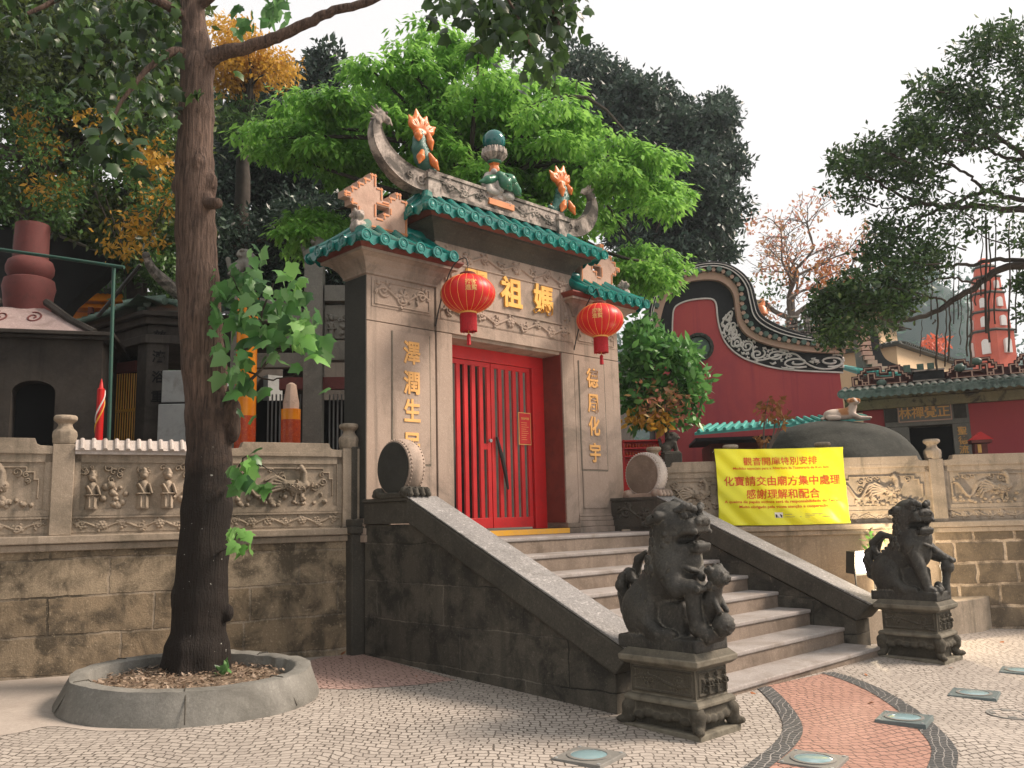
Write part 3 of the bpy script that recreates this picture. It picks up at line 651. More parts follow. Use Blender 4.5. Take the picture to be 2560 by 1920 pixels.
# ------------------------------------------------------------------ the gate
def ring_loft(b, x0, x1, y0, y1, prof, caps=True):
    V = []; n = len(prof)
    for o, z in prof: V += [(x0 - o, y0 - o, z), (x1 + o, y0 - o, z), (x1 + o, y1 + o, z), (x0 - o, y1 + o, z)]
    F = [(i * 4 + j, i * 4 + (j + 1) % 4, (i + 1) * 4 + (j + 1) % 4, (i + 1) * 4 + j) for i in range(n - 1) for j in range(4)]
    F += [(3, 2, 1, 0), tuple(range((n - 1) * 4, n * 4))]; b.add(V, F)
def hip_roof(par, name, x0, x1, y0, y1, ze, xa, xb, yr, zr, sp=.245, r=.062, left=True, right=True):
    dz = zr - ze
    def hz(x, y):
        t = [(y - y0) / (yr - y0), (y1 - y) / (y1 - yr)]
        if left: t.append((x - x0) / (xa - x0))
        if right: t.append((x1 - x) / (x1 - xb))
        t = max(0, min(min(t), 1)); return ze + dz * (.72 * t + .28 * t * t)
    b = B(); nx, ny = 40, 24
    gx = np.linspace(x0, x1, nx); gy = np.linspace(y0, y1, ny)
    V = [(x, y, hz(x, y)) for x in gx for y in gy]; Vb = [(x, y, z - .035) for x, y, z in V]; n = len(V)
    F = []
    for i in range(nx - 1):
        for j in range(ny - 1):
            a = i * ny + j; F += [(a, a + ny, a + ny + 1, a + 1), (n + a + 1, n + a + ny + 1, n + a + ny, n + a)]
    rim = [i * ny for i in range(nx)] + [(nx - 1) * ny + j for j in range(1, ny)] + [i * ny + ny - 1 for i in range(nx - 2, -1, -1)] + [j for j in range(ny - 2, 0, -1)]
    F += [(rim[i], n + rim[i], n + rim[(i + 1) % len(rim)], rim[(i + 1) % len(rim)]) for i in range(len(rim))]
    b.add(V + Vb, F); e = b; d = b
    def roll(p, q):                            # one row of barrel tiles from eave p inward to q
        p, q = np.array(p), np.array(q); L = np.linalg.norm(q - p)
        if L < .05: return
        m = max(3, int(L / .055)); P = []; rr = []
        for k in range(m + 1):
            xy = p + (q - p) * k / m; P.append((xy[0], xy[1], hz(*xy) + .02)); rr.append(r * (1 + .10 * ((k * L / m / .2) % 1)))
        dirv = (p - q) / L; P[0] = (P[0][0] + dirv[0] * .04, P[0][1] + dirv[1] * .04, P[0][2] - .012); b.tube(P, rr, 12)
        c = np.array(P[0]) + np.array([*dirv, -.3]) * .004; f = Fr(c, np.cross([0, 0, 1], [*dirv, 0]), None, (0, 0, 1))
        ff = Fr(c, np.cross([0, 0, 1.], np.array([*dirv, 0.])))       # local y points inward
        e.lathe([(.073, -.02), (.073, -.045), (.060, -.045), (.056, -.034), (.040, -.034), (.034, -.042), (.02, -.042), (.0, -.046)], (0, 0, 0), 16, Fr(c, ff.x, None, -np.array([0, 0, 0]) + np.array([0, 0, 1])) if False else Fr(c, ff.x, np.array([0, 0, 1.]), np.array([-dirv[0], -dirv[1], 0])))
    def drip(c, dirv):
        f = Fr((c[0] + dirv[0] * .02, c[1] + dirv[1] * .02, c[2] - .0), np.cross([0, 0, 1.], [*(-np.array(dirv)), 0]) * -1)
        u = np.array([-dirv[1], dirv[0]]); P = []
        for s_, z in ((-.11, .03), (-.07, -.035), (-.03, -.07), (0, -.085), (.03, -.07), (.07, -.035), (.11, .03)):
            for o in (0, .016): P.append((c[0] + u[0] * s_ + dirv[0] * (.03 + o), c[1] + u[1] * s_ + dirv[1] * (.03 + o), c[2] + z + .25 * s_ * s_))
        F2 = [(0, 2, 4, 6, 8, 10, 12), (13, 11, 9, 7, 5, 3, 1)] + [(2 * i, 2 * i + 1, (2 * i + 3) % 14, (2 * i + 2) % 14) for i in range(7)]
        d.add(P, F2)
    n = int(round((x1 - x0) / sp))
    for k in range(n + 1):
        x = x0 + .02 + (x1 - x0 - .04) * k / n
        t = 1.
        if left: t = min(t, (x - x0) / (xa - x0))
        if right: t = min(t, (x1 - x) / (x1 - xb))
        roll((x, y0), (x, y0 + (yr - y0) * max(t, .12))); roll((x, y1), (x, y1 - (y1 - yr) * max(t, .12)))
        if k < n:
            drip((x + sp / 2, y0, ze - .0), (0, -1)); drip((x + sp / 2, y1, ze), (0, 1))
    m = int(round((y1 - y0) / sp))
    for side, fl in ((-1, left), (1, right)):
        if not fl: continue
        for k in range(1, m):
            y = y0 + (y1 - y0) * k / m; t = min((y - y0) / (yr - y0), (y1 - y) / (y1 - yr))
            if side < 0: roll((x0, y), (x0 + (xa - x0) * t, y))
            else: roll((x1, y), (x1 + (xb - x1) * t, y))
        for k in range(m): drip((x0 if side < 0 else x1, y0 + (y1 - y0) * (k + .5) / m, ze), (side, 0))
    h = B()
    for side, fl, xq, xr in ((-1, left, x0, xa), (1, right, x1, xb)):
        if not fl: continue
        for yq in (y0, y1):
            P = [(xq + (xr - xq) * k / 8, yq + (yr - yq) * k / 8, hz(xq + (xr - xq) * k / 8, yq + (yr - yq) * k / 8) + .05) for k in range(9)]
            P[0] = (P[0][0], P[0][1], P[0][2] + .01); b.tube(P, .075, 12)
    b.tube([(xa, yr, zr + .05), (xb, yr, zr + .05)], .08, 12)
    ro = b.build(name, M['glaze'], par, 40)
    return ro, hz

GT = thing('temple_gate', 'granite temple gateway with green tiled roofs, gilded inscriptions and red barred doors', 'gate', (8, 8.4, 1.36))
G = M['granite']
for sg in (-1, 1):
    X = lambda a, b: (a, b) if sg < 0 else (16 - b, 16 - a)
    b = B()
    x0, x1 = X(5.67, 6.715)
    b.box(*X(5.69, 6.73), 8.33, 8.73, 1.4, 4.5); b.box(x0, *(X(5.67, 6.70)[1:]) if sg < 0 else (x1,), 8.30, 8.75, 1.62, 3.935) if False else None
    a0, a1 = X(5.67, 6.70); b.box(a0, a1, 8.30, 8.75, 1.62, 3.938); b.box(a0, a1, 8.302, 8.748, 3.948, 4.51)
    b.build('side_pier', G, GT, bevel=.006)
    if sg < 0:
        b = B(); b.box(5.658, 5.669, 8.304, 8.746, 1.63, 4.49); b.build('shaded_flank', M['drumface'], GT)  # dark sheet over the pier's left side: its shade put into the colour
    p = B(); a0, a1 = X(5.64, 6.72)
    for o, z0, z1 in ((.03, 1.36, 1.44), (.015, 1.444, 1.52), (.0, 1.524, 1.58), (-.012, 1.584, 1.622)): p.box(a0 - o, a1 + (o if sg > 0 else 0), 8.27 - o, 8.77 + o, z0, z1)
    p.build('plinth', G, GT, bevel=.006)
    c = B(); a0, a1 = X(5.67, 6.70)
    ring_loft(c, a0, a1, 8.30, 8.75, [(.0, 4.5), (.025, 4.51), (.025, 4.535), (.04, 4.56), (.075, 4.62), (.13, 4.68), (.19, 4.71), (.22, 4.715), (.22, 4.75)])
    c.build('side_cornice', G, GT)
    c = B(); ring_loft(c, a0, a1, 8.30, 8.75, [(.23, 4.752), (.27, 4.80), (.27, 4.82)]); c.build('eave_board', M['redbrown'], GT)
    # frieze panel, couplet panel, lower panel
    f0, f1 = X(5.76, 6.62); b = B(); fr = Fr((f0, 8.293, 4.14)); w = f1 - f0
    relief(b, fr, w, .32, scrolls(w, .32, 5 + sg, .22, .017, .02) + [([(.02, .02), (w - .02, .02), (w - .02, .30), (.02, .30), (.02, .02)], .008, .012)], .006)
    b.box(f0 - .02, f1 + .02, 8.294, 8.301, 4.125, 4.475); b.build('carved_frieze', G, GT)
    q0, q1 = X(6.04, 6.60); b = B(); b.box(q0, q1, 8.288, 8.302, 2.26, 3.86)
    b.box(q0, q1, 8.288, 8.302, 1.70, 2.235) if sg > 0 else b.box(q0, q1, 8.288, 8.302, 1.72, 2.235)
    k = b.build('couplet_panel', G, GT, bevel=.004)
    g = B(); t_ = .008
    for (xa_, xb_, za_, zb_) in ((q0 - .012, q0 - .002, 2.24, 3.86), (q1 + .002, q1 + .012, 2.24, 3.86), (q0, q1, 2.240, 2.252)): g.box(xa_, xb_, 8.290, 8.3012, za_, zb_)
    g.build('panel_groove', M['pedestal'], k)
    for ch, fz in zip('澤潤生民' if sg < 0 else '德周化宇', (.165, .395, .61, .855)):
        glyph(ch, .30, Fr(((q0 + q1) / 2, 8.285, 3.86 - 1.61 * fz)), M['goldtext'], k, .016, 'gilded_character', .007, squash=.86)
b = B()
for a, c_ in ((6.718, 6.97), (9.03, 9.282)):
    b.box(a, c_, 8.288, 8.75, 1.5, 3.938)
b.box(6.73, 9.27, 8.32, 8.74, 3.9, 5.14); b.build('door_jambs', G, GT, bevel=.006)
b = B(); b.box(6.66, 9.34, 8.25, 8.78, 1.36, 1.43); b.box(9.02, 9.30, 8.262, 8.77, 1.434, 1.502); b.box(6.70, 6.98, 8.262, 8.77, 1.434, 1.502); b.build('threshold', M['stair'], GT, bevel=.008)
b = B(); b.box(6.97, 9.03, 8.246, 8.30, 1.364, 1.433); b.build('yellow_edge', M['yellowpaint'], GT)
b = B(); b.box(6.712, 9.288, 8.28, 8.76, 3.944, 4.10); b.box(6.712, 9.288, 8.284, 8.76, 4.104, 5.15); b.build('lintel', G, GT, bevel=.006)
b = B(); w = 2.44
def frieze(x, z, w, h, seed):
    relief(b, Fr((x, 8.279, z)), w, h, scrolls(w, h, seed, h * 1.25, .017, .024), .0065)
frieze(6.78, 4.89, w, .22, 41); frieze(6.78, 4.12, w, .21, 42)
relief(b, Fr((6.78, 8.279, 4.33)), .18, .56, [(p[:, ::-1] if isinstance(p, np.ndarray) else [q[::-1] for q in p], r, h_) for p, r, h_ in scrolls(.56, .18, 43, .2, .016, .022)], .0065)
relief(b, Fr((9.04, 8.279, 4.33)), .18, .56, [(p[:, ::-1] if isinstance(p, np.ndarray) else [q[::-1] for q in p], r, h_) for p, r, h_ in scrolls(.56, .18, 44, .2, .016, .022)], .0065)
b.build('carved_border', G, GT)
b = B(); b.box(6.98, 9.02, 8.276, 8.286, 4.36, 4.865); npn = b.build('name_plaque', G, GT)
b = B()
for a in ((6.95, 9.05, 4.865, 4.89), (6.95, 9.05, 4.335, 4.36), (6.95, 6.98, 4.36, 4.865), (9.02, 9.05, 4.36, 4.865)): b.box(a[0], a[1], 8.262, 8.286, a[2], a[3])
b.build('plaque_frame', G, npn, bevel=.006)
b_ = B(); b_.box(9.016, 9.0285, 8.31, 8.662, 1.51, 3.93); b_.build('dark_reveal', M['redbrown'], GT)
for ch, x in zip('閣祖媽', (7.38, 8.02, 8.65)): glyph(ch, .44, Fr((x, 8.262, 4.615)), M['gold'], npn, .035, 'gilded_character', .013, squash=.92)
c = B(); ring_loft(c, 6.712, 9.288, 8.30, 8.75, [(0, 5.12), (.02, 5.13), (.02, 5.16), (.05, 5.20), (.10, 5.26), (.17, 5.31), (.23, 5.33), (.23, 5.36)]); c.build('main_cornice', M['dark'], GT)
c = B(); ring_loft(c, 6.712, 9.288, 8.30, 8.75, [(.24, 5.362), (.29, 5.41), (.29, 5.43)]); c.build('eave_board', M['redbrown'], GT)
MR, hzm = hip_roof(GT, 'main_roof', 6.35, 9.66, 7.99, 9.06, 5.42, 6.75, 9.25, 8.5, 5.80)
for sg in (-1, 1):
    x0, x1 = (5.38, 6.72) if sg < 0 else (9.28, 10.63)
    hip_roof(GT, 'side_roof', x0, x1, 7.99, 9.06, 4.82, x0 + .42 if sg < 0 else x0 - .02, x1 + .02 if sg < 0 else x1 - .42, 8.5, 5.16, left=sg < 0, right=sg > 0)

# main ridge with sweeping horns
b = B(); b.box(6.72, 9.28, 8.40, 8.60, 5.80, 6.08); b.box(6.70, 9.30, 8.38, 8.62, 6.08, 6.125); b.box(6.70, 9.30, 8.375, 8.625, 5.80, 5.85)
for x in (6.76, 9.24): b.box(x - .11, x + .11, 8.34, 8.66, 5.74, 5.98); b.box(x - .13, x + .13, 8.32, 8.68, 5.98, 6.02); b.box(x - .11, x + .11, 8.34, 8.66, 6.02, 6.06)
relief(b, Fr((6.90, 8.396, 5.86)), 2.2, .21, scrolls(2.2, .21, 55, .26, .016, .022), .007)
b.build('ridge_beam', M['ridge'], GT, bevel=.01)
ho = np.array([(6.73, 5.83), (6.55, 5.815), (6.39, 5.84), (6.25, 5.89), (6.14, 5.96), (6.04, 6.04), (5.96, 6.14), (5.90, 6.24), (5.865, 6.36), (5.86, 6.46), (5.88, 6.56), (5.93, 6.65)])
hi = np.array([(6.73, 6.10), (6.62, 6.085), (6.48, 6.10), (6.36, 6.135), (6.26, 6.18), (6.18, 6.235), (6.11, 6.295), (6.06, 6.36), (6.02, 6.43), (6.00, 6.50), (5.995, 6.565), (6.005, 6.62)])
ho, hi = smooth_curve(ho, 40), smooth_curve(hi, 40)
for sg in (-1, 1):
    m = lambda P: P if sg < 0 else np.stack([16.02 - P[:, 0], P[:, 1]], 1)
    b = B(); th = np.linspace(.11, .05, 40); O, I = m(ho), m(hi); n = 40
    V = []
    for k in range(n):
        c_ = (O[k] + I[k]) / 2; o2 = c_ + (O[k] - c_) * .86; i2 = c_ + (I[k] - c_) * .86
        V += [(O[k][0], 8.5 - th[k], O[k][1]), (O[k][0], 8.5 + th[k], O[k][1]), (o2[0], 8.5 + th[k] * .78, o2[1]) , (i2[0], 8.5 + th[k] * .78, i2[1]), (I[k][0], 8.5 + th[k], I[k][1]), (I[k][0], 8.5 - th[k], I[k][1]), (i2[0], 8.5 - th[k] * .78, i2[1]), (o2[0], 8.5 - th[k] * .78, o2[1])]
    F = [(k * 8 + j, k * 8 + (j + 1) % 8, (k + 1) * 8 + (j + 1) % 8, (k + 1) * 8 + j) for k in range(n - 1) for j in range(8)] + [tuple(range(8)), tuple(range((n - 1) * 8, n * 8))]
    b.add(V, F)
    for cc, rr in (((6.58, 5.955), .075), ((6.40, 5.985), .05)):
        sp_ = m(spiral(cc, rr, 1.4, 0, -1)); b.tube([(p[0], 8.5 - .095, p[1]) for p in sp_], .012, 6)
    hd = lambda x, z: ((x if sg < 0 else 16.02 - x), z)
    S = Sdf((min(hd(5.82, 0)[0], hd(6.27, 0)[0]), 8.36, 6.5), (max(hd(5.82, 0)[0], hd(6.27, 0)[0]), 8.64, 6.84), .008)
    q = lambda x, z, y=8.5: (hd(x, z)[0], y, z)
    S.cap(q(5.955, 6.58), q(6.02, 6.69), .065, .06); S.cap(q(6.02, 6.70), q(6.13, 6.66), .055, .035); S.cap(q(6.13, 6.665), q(6.19, 6.61), .03, .012); S.cap(q(6.06, 6.64), q(6.13, 6.61), .026, .015)
    for dx, dz, ex, ez in ((.0, .05, -.05, .13), (-.04, .03, -.12, .09), (-.06, -.03, -.14, -.0), (.03, .05, .02, .11), (-.07, -.08, -.13, -.08)): S.cap(q(5.99 + dx, 6.68 + dz), q(5.99 + ex, 6.68 + ez), .028, .009)
    S.ell(q(6.07, 6.72, 8.45), .02, .005); S.ell(q(6.07, 6.72, 8.55), .02, .005)
    hn = b.build('ridge_horn', M['ridge'], GT, 40); S.build('phoenix_head', M['ridge'], hn)

# stepped fretwork on the side roofs
PAT = ["....#.....", "...##.....", "..####..#.", ".#####.###", "##########", ".####..###", "..###.####", "..########", "..########"]
for sg in (-1, 1):
    b, l = B(), B(); cx, cz = .094, .078; base = 5.13
    for r_, row in enumerate(PAT):
        for c_, ch in enumerate(row):
            if ch != '#': continue
            z = base + (len(PAT) - 1 - r_) * cz; x = 5.42 + c_ * cx; xa_ = x if sg < 0 else 16.02 - x - cx; b.box(xa_, xa_ + cx, 8.41, 8.54, z, z + cz)
            for (dc, dr) in ((1, 0), (-1, 0), (0, 1), (0, -1)):
                rr, c2 = r_ + dr, c_ + dc
                if not (0 <= rr < len(PAT) and 0 <= c2 < 10) or PAT[rr][c2] != '#':
                    o = .024; sx = -1 if sg > 0 else 1; mx_, mz_ = xa_ + cx / 2, z + cz / 2
                    if dc: l.box(mx_ + sx * dc * (cx / 2 - o) - .008, mx_ + sx * dc * (cx / 2 - o) + .008, 8.400, 8.412, z, z + cz)
                    else: l.box(xa_, xa_ + cx, 8.4005, 8.4125, mz_ - dr * (cz / 2 - o) - .008, mz_ - dr * (cz / 2 - o) + .008)
    f_ = b.build('stepped_fretwork', M['fret'], GT, fix=False); l.build('orange_border', M['fretline'], f_)
    xs = 5.52 if sg < 0 else 10.5
    S = Sdf((xs - .16, 8.12, 4.95), (xs + .16, 8.45, 5.32), .009)
    S.ell((xs, 8.28, 5.04), (.08, .1, .09)); S.ell((xs, 8.24, 5.17), (.065, .065, .07)); S.ell((xs, 8.19, 5.16), (.035, .04, .03))
    for dx in (-1, 1): S.cap((xs + dx * .05, 8.22, 5.08), (xs + dx * .05, 8.18, 4.98), .03, .025); S.ell((xs + dx * .05, 8.25, 5.23), (.02, .02, .03), .008); S.ell((xs + dx * .025, 8.185, 5.195), .014, .004)
    for k in range(7): S.ell((xs + .07 * math.cos(k), 8.30, 5.16 + .06 * math.sin(k)), .028, .008)
    S.build('stone_figurine', M['ridge'], GT)

# dragon fish, tails in the air
def dragon_fish(x, sg, z0=6.10):
    y = 8.5; P = lambda dx, z, dy=0: (x + sg * dx, y + dy, z0 + z)
    S = Sdf((x - .35, y - .22, z0 - .03), (x + .35, y + .22, z0 + .66), .008)
    S.path([P(.17, .05), P(.10, .10), P(.03, .20), P(-.02, .32), P(-.03, .44), P(-.01, .54)], [.06, .10, .115, .105, .085, .05], .03)
    S.ell(P(.15, .06), (.10, .09, .075)); S.cap(P(.18, .09), P(.27, .12), .05, .03); S.cap(P(.17, .03), P(.26, .035), .04, .02)
    S.ell(P(.15, .12, -.06), .025, .005); S.ell(P(.15, .12, .06), .025, .005); S.cap(P(.10, .12), P(.22, .2), .02, .01); S.cap(P(.2, .03), P(.3, .0), .02, .01)
    g = np.random.default_rng(3)
    for k in range(60):
        t = g.uniform(.12, .5); a = g.uniform(0, 6.28); r = .105 if t < .35 else .085; cx = .06 - .2 * (t - .1)
        S.ell((x + sg * cx + r * math.cos(a), y + r * math.sin(a), z0 + t), .012, .004)
    bd = S.build('dragon_fish', M['fishgreen'], GT)
    T = Sdf((x - .35, y - .25, z0 + .45), (x + .4, y + .25, z0 + .92), .008)
    for a, L in ((-.6, .26), (-.15, .34), (.3, .3), (.85, .27)):
        d = np.array([sg * math.sin(a), 0, math.cos(a)])
        p = np.array(P(-.01, .52)); m_ = p + d * L * .55; e_ = p + d * L
        T.cap(p, m_, .04, .075, .015); T.cap(m_, e_, .075, .012, .015)
        T.cap(p + [0, -.08, 0], m_ + [0, -.1, 0], .012, .02, .012, 's')
    T.ell(P(-.01, .53), (.09, .08, .06))
    for a, L in ((-.6, .26), (-.15, .34), (.3, .3), (.85, .27)):
        for da in (-.22, -.08, .08, .22): d = np.array([sg * math.sin(a + da * .6), -.0, math.cos(a + da * .6)]); p = np.array(P(-.01, .54)); T.cap(p + d * .07 + [sg * da * .1, -.075, 0], p + d * L * .8 + [sg * da * .12, -.06, 0], .010, .010, .006, 's')
    p_, q_ = T.mesh(); p_[:, 1] = y + (p_[:, 1] - y) * .62; p_[:, 0] = x + (p_[:, 0] - x) * 1.25; npmesh('tail_fin', p_, q_, M['orange'], bd, 'all')
    Fn = Sdf((x - .3, y - .25, z0 + .02), (x + .3, y + .25, z0 + .62), .008)
    for (dx, z, dy, ex, ez, ey) in ((.05, .22, -.11, .17, .02, -.15), (-.06, .24, -.1, -.14, .05, -.14), (.07, .52, -.07, .09, .30, -.11), (-.09, .52, -.06, -.12, .38, -.1), (.06, .26, .1, .12, .1, .14)):
        Fn.cap(P(dx, z, dy), P((dx + ex) / 2, (z + ez) / 2, (dy + ey) / 2), .03, .055, .01); Fn.cap(P((dx + ex) / 2, (z + ez) / 2, (dy + ey) / 2), P(ex, ez, ey), .055, .015, .01)
    Fn.build('side_fin', M['orange'], bd)
dragon_fish(6.66, 1); dragon_fish(9.37, -1)

# pearl finial on lotus and rocks
fx, fy = 7.98, 8.5
S = Sdf((fx - .32, fy - .24, 6.02), (fx + .32, fy + .24, 6.52), .009); g = np.random.default_rng(5)
for k in range(46):
    z = g.uniform(6.08, 6.44); r = .23 * (1 - (z - 6.05) / .62); a = g.uniform(0, 6.28); S.ell((fx + r * math.cos(a), fy + .6 * r * math.sin(a), z), g.uniform(.04, .075), .012)
S.cap((fx, fy, 6.05), (fx, fy, 6.40), .12, .07)
for dx in (-1, 1): S.ell((fx + dx * .15, fy - .1, 6.10), (.12, .07, .06), .01); S.ell((fx + dx * .22, fy - .1, 6.15), (.05, .05, .07), .01)
fin = S.build('pearl_finial', M['ceramic'], GT)
L = Sdf((fx - .45, fy - .3, 6.08), (fx + .48, fy + .1, 6.45), .008)
L.path([(fx - .05, fy - .15, 6.36), (fx + .12, fy - .18, 6.31), (fx + .27, fy - .16, 6.20), (fx + .38, fy - .12, 6.17)], [.05, .09, .07, .02], .02)
L.path([(fx - .05, fy - .15, 6.36), (fx + .02, fy - .19, 6.24), (fx + .12, fy - .19, 6.17)], [.05, .09, .03], .02)
L.path([(fx - .12, fy - .1, 6.30), (fx - .25, fy - .12, 6.24), (fx - .38, fy - .1, 6.19)], [.06, .06, .015], .02)
for k in range(5): L.cap((fx, fy - .22, 6.36), (fx + .05 + .07 * k, fy - .27, 6.18 + .012 * k), .008, .008, .006, 's')
L.build('lotus_leaf', M['greenlf'], fin)
b = B(); b.lathe([(.05, 6.40), (.075, 6.45), (.07, 6.50), (.055, 6.55), (.075, 6.58), (.06, 6.60)], (fx, fy, 0), 20, lobes=5, la=.1); b.build('orange_neck', M['orange'], fin, True)
b = B(); b.lathe([(.08, 6.58), (.10, 6.60), (.10, 6.63), (.09, 6.64)], (fx, fy, 0), 24); b.build('green_collar', M['greenlf'], fin, True)
b = B()
for ring, (r0, r1, z0, z1, n) in enumerate(((.09, .165, 6.63, 6.80, 14), (.085, .15, 6.65, 6.81, 14))):
    for k in range(n):
        a = (k + ring * .5) * 2 * math.pi / n; d = np.array([math.cos(a), math.sin(a), 0])
        b.tube([np.array([fx, fy, z0]) + d * r0, np.array([fx, fy, (z0 + z1) / 2]) + d * (r1 * .97), np.array([fx, fy, z1]) + d * r1], [.022, .036, .012], 8)
b.build('lotus_petals', M['ridge'], fin, True)
b = B(); b.ball((fx, fy, 6.925), .165, 36, 20); b.build('teal_pearl', M['pearl'], fin, 'all')
b = B(); b.box(fx - .24, fx + .24, 8.36, 8.395, 5.90, 5.985); b.build('orange_tablet', M['fretline'], fin)

# the red barred doors
b = B(); b.box(6.972, 9.028, 8.665, 8.745, 3.73, 3.938); b.box(6.972, 7.22, 8.665, 8.745, 1.432, 3.73); b.box(8.79, 9.028, 8.665, 8.745, 1.432, 3.73)
df = b.build('door_frame', M['red'], GT, bevel=.006)
for sg, x0, x1 in ((-1, 7.235, 7.985), (1, 7.998, 8.765)):
    b = B(); y0, y1 = 8.69, 8.73; b.box(x0, x1, y0, y1, 1.46, 1.60); b.box(x0, x1, y0, y1, 3.66, 3.725)
    n = 6; wv = .066; xs_ = np.linspace(x0 + wv / 2, x1 - wv / 2, n)
    for i, xv in enumerate(xs_): b.box(xv - wv / 2, xv + wv / 2, y0 + .002, y1 - .002, 1.6, 3.66)
    if sg < 0: b.box(xs_[-2] + wv / 2, xs_[-1] - wv / 2, y0 + .004, y1 - .004, 2.52, 2.60)
    dl = b.build('door_leaf', M['red'], GT, bevel=.004)
    if sg < 0:
        k = B(); k.lathe([(.0, -.03), (.025, -.03), (.025, 0), (.012, .01)], (x1 - .05, 8.67, 2.64), 12, ax='y'); k.build('lock', M['metal'], dl)
    else:
        k = B(); k.tube([(x0 + .06, 8.66, 2.70), (x0 + .13, 8.645, 2.45), (x0 + .2, 8.65, 2.2), (x0 + .25, 8.655, 1.98)], [.018, .028, .028, .016], 8); k.build('chain', M['black'], dl)
        k = B(); k.box(8.50, 8.72, 8.652, 8.668, 2.62, 3.06); sgn_ = k.build('notice_plate', M['red'], dl, bevel=.01)
        k = B(); k.box(8.49, 8.73, 8.66, 8.672, 2.61, 3.07); k.build('notice_border', M['goldtext'], sgn_)
        glyph('開放時間', .04, Fr((8.61, 8.651, 2.98)), M['goldtext'], sgn_, .002, 'notice_text')
        k = B(); g = np.random.default_rng(2)
        for i in range(9): k.box(8.53, 8.53 + g.uniform(.09, .16), 8.6505, 8.652, 2.92 - i * .03, 2.925 - i * .03)
        k.build('notice_lines', M['goldtext'], sgn_)

# lantern brackets and the two lanterns
def wrap_glyphs(rows, c, R, az, w, h, mat, parent):
    for i, row in enumerate(rows):
        cu = bpy.data.curves.new('t', 'FONT'); cu.body = row; cu.size = .1; cu.extrude = .002; cu.offset = .002; cu.align_x = 'CENTER'; cu.align_y = 'CENTER'; cu.resolution_u = 2
        o = bpy.data.objects.new('t', cu); COL.objects.link(o); dg = bpy.context.evaluated_depsgraph_get(); me = bpy.data.meshes.new_from_object(o.evaluated_get(dg)); bpy.data.objects.remove(o)
        n = len(me.vertices); co = np.zeros(n * 3); me.vertices.foreach_get('co', co); co = co.reshape(-1, 3); s_ = w / (np.ptp(co[:, 0]) + 1e-6); hh = h / len(rows)
        u = co[:, 0] * s_; v = co[:, 1] * (hh / .1) + (len(rows) - 1) * hh / 2 - i * hh + .03; lat = np.arcsin(np.clip(v / R[1], -.9, .9)); a = az + u / (R[0] * np.cos(lat))
        k = 1.006 + co[:, 2] * .5; P = np.stack([c[0] + k * R[0] * np.cos(lat) * np.cos(a), c[1] + k * R[0] * np.cos(lat) * np.sin(a), c[2] + k * R[1] * np.sin(lat)], 1)
        me.vertices.foreach_set('co', P.astype(np.float32).ravel()); me.update(); me.materials.clear(); me.materials.append(mat); link('gold_emblem', me, parent)
def lantern(cx, cy, cz, label, az0):
    t = thing('lantern', label, 'lantern', (cx, cy, cz), 'red lanterns hanging before the gate')
    Rw, Rh = .338, .245; b = B(); prof = []
    for k in range(25):
        a = -math.pi / 2 * .93 + math.pi * .93 * k / 24; prof.append((Rw * math.cos(a), Rh * math.sin(a)))
    th = np.arange(96) * 2 * np.pi / 96; V = []
    for r, z in prof:
        rr = r * (1 - .022 * np.abs(np.sin(th * 10)) ** 6 * 0 + .012 * np.abs(np.cos(th * 10)) - .008); V.append(np.stack([cx + rr * np.cos(th), cy + rr * np.sin(th), cz + z + 0 * th], 1))
    F = [(i * 96 + j, i * 96 + (j + 1) % 96, (i + 1) * 96 + (j + 1) % 96, (i + 1) * 96 + j) for i in range(24) for j in range(96)]; b.add(np.concatenate(V), F)
    bd = b.build('lantern_body', M['lantern'], t, 'all')
    r_ = B()
    for k in range(20):
        a = (k + .5) * math.pi / 10; r_.tube([(cx + r * .994 * math.cos(a), cy + r * .994 * math.sin(a), cz + z) for r, z in prof], .0028, 5)
    r_.build('gold_ribs', M['gold'], bd)
    for k in range(4): wrap_glyphs(['招財', '進寶'], (cx, cy, cz), (Rw, Rh), az0 + k * math.pi / 2, .145, .15, M['goldtext'], bd)
    c_ = B(); c_.lathe([(.09, .215), (.10, .23), (.10, .262), (.075, .275), (.0, .28)], (cx, cy, cz), 24); c_.build('cap', M['redbrown'], t, 35)
    c_ = B(); c_.lathe([(.075, -.262), (.105, -.25), (.108, -.225), (.08, -.215)], (cx, cy, cz), 24); c_.build('gold_collar', M['gold'], t, 35)
    f = B(); g = np.random.default_rng(8)
    for k in range(60):
        a = k * 2 * math.pi / 60; q = .098; f.tube([(cx + q * math.cos(a), cy + q * math.sin(a), cz - .255), (cx + (q + .002) * math.cos(a), cy + (q + .002) * math.sin(a), cz - .465 - g.uniform(0, .02))], .0062, 5)
    f.lathe([(.09, -.25), (.09, -.455)], (cx, cy, cz), 24); f.build('fringe', M['fringe'], t)
    s_ = B(); s_.tube([(cx, cy, cz - .25), (cx, cy, cz - .52)], .006, 6); s_.build('cord', M['gold'], t)
    s_ = B(); s_.lathe([(.008, -.50), (.026, -.525), (.022, -.55), (.028, -.64), (.02, -.645)], (cx, cy, cz), 12, lobes=6, la=.08); s_.build('tassel', M['fringe'], t, 50)
    h = B(); h.tube([(cx, cy, cz + .275), (cx, cy, cz + .36)], .004, 6); h.build('hook', M['black'], t)
l1, l2 = on_y(1011, 635, 7.8), on_y(1296, 692, 7.8)
for i, (p, xw) in enumerate(((l1, 6.70), (l2, 9.30))):
    b = B(); q = smooth_curve([(xw, 8.29, 4.0), (xw - .0, 8.2, 4.25), (xw + .02, 8.05, 4.6), (xw + .05, 7.93, p[2] + .42), (p[0], 7.84, p[2] + .47), (p[0] + .01, 7.8, p[2] + .36)], 30); b.tube(q, .009, 6); b.build('lantern_bracket', M['black'], GT, True)
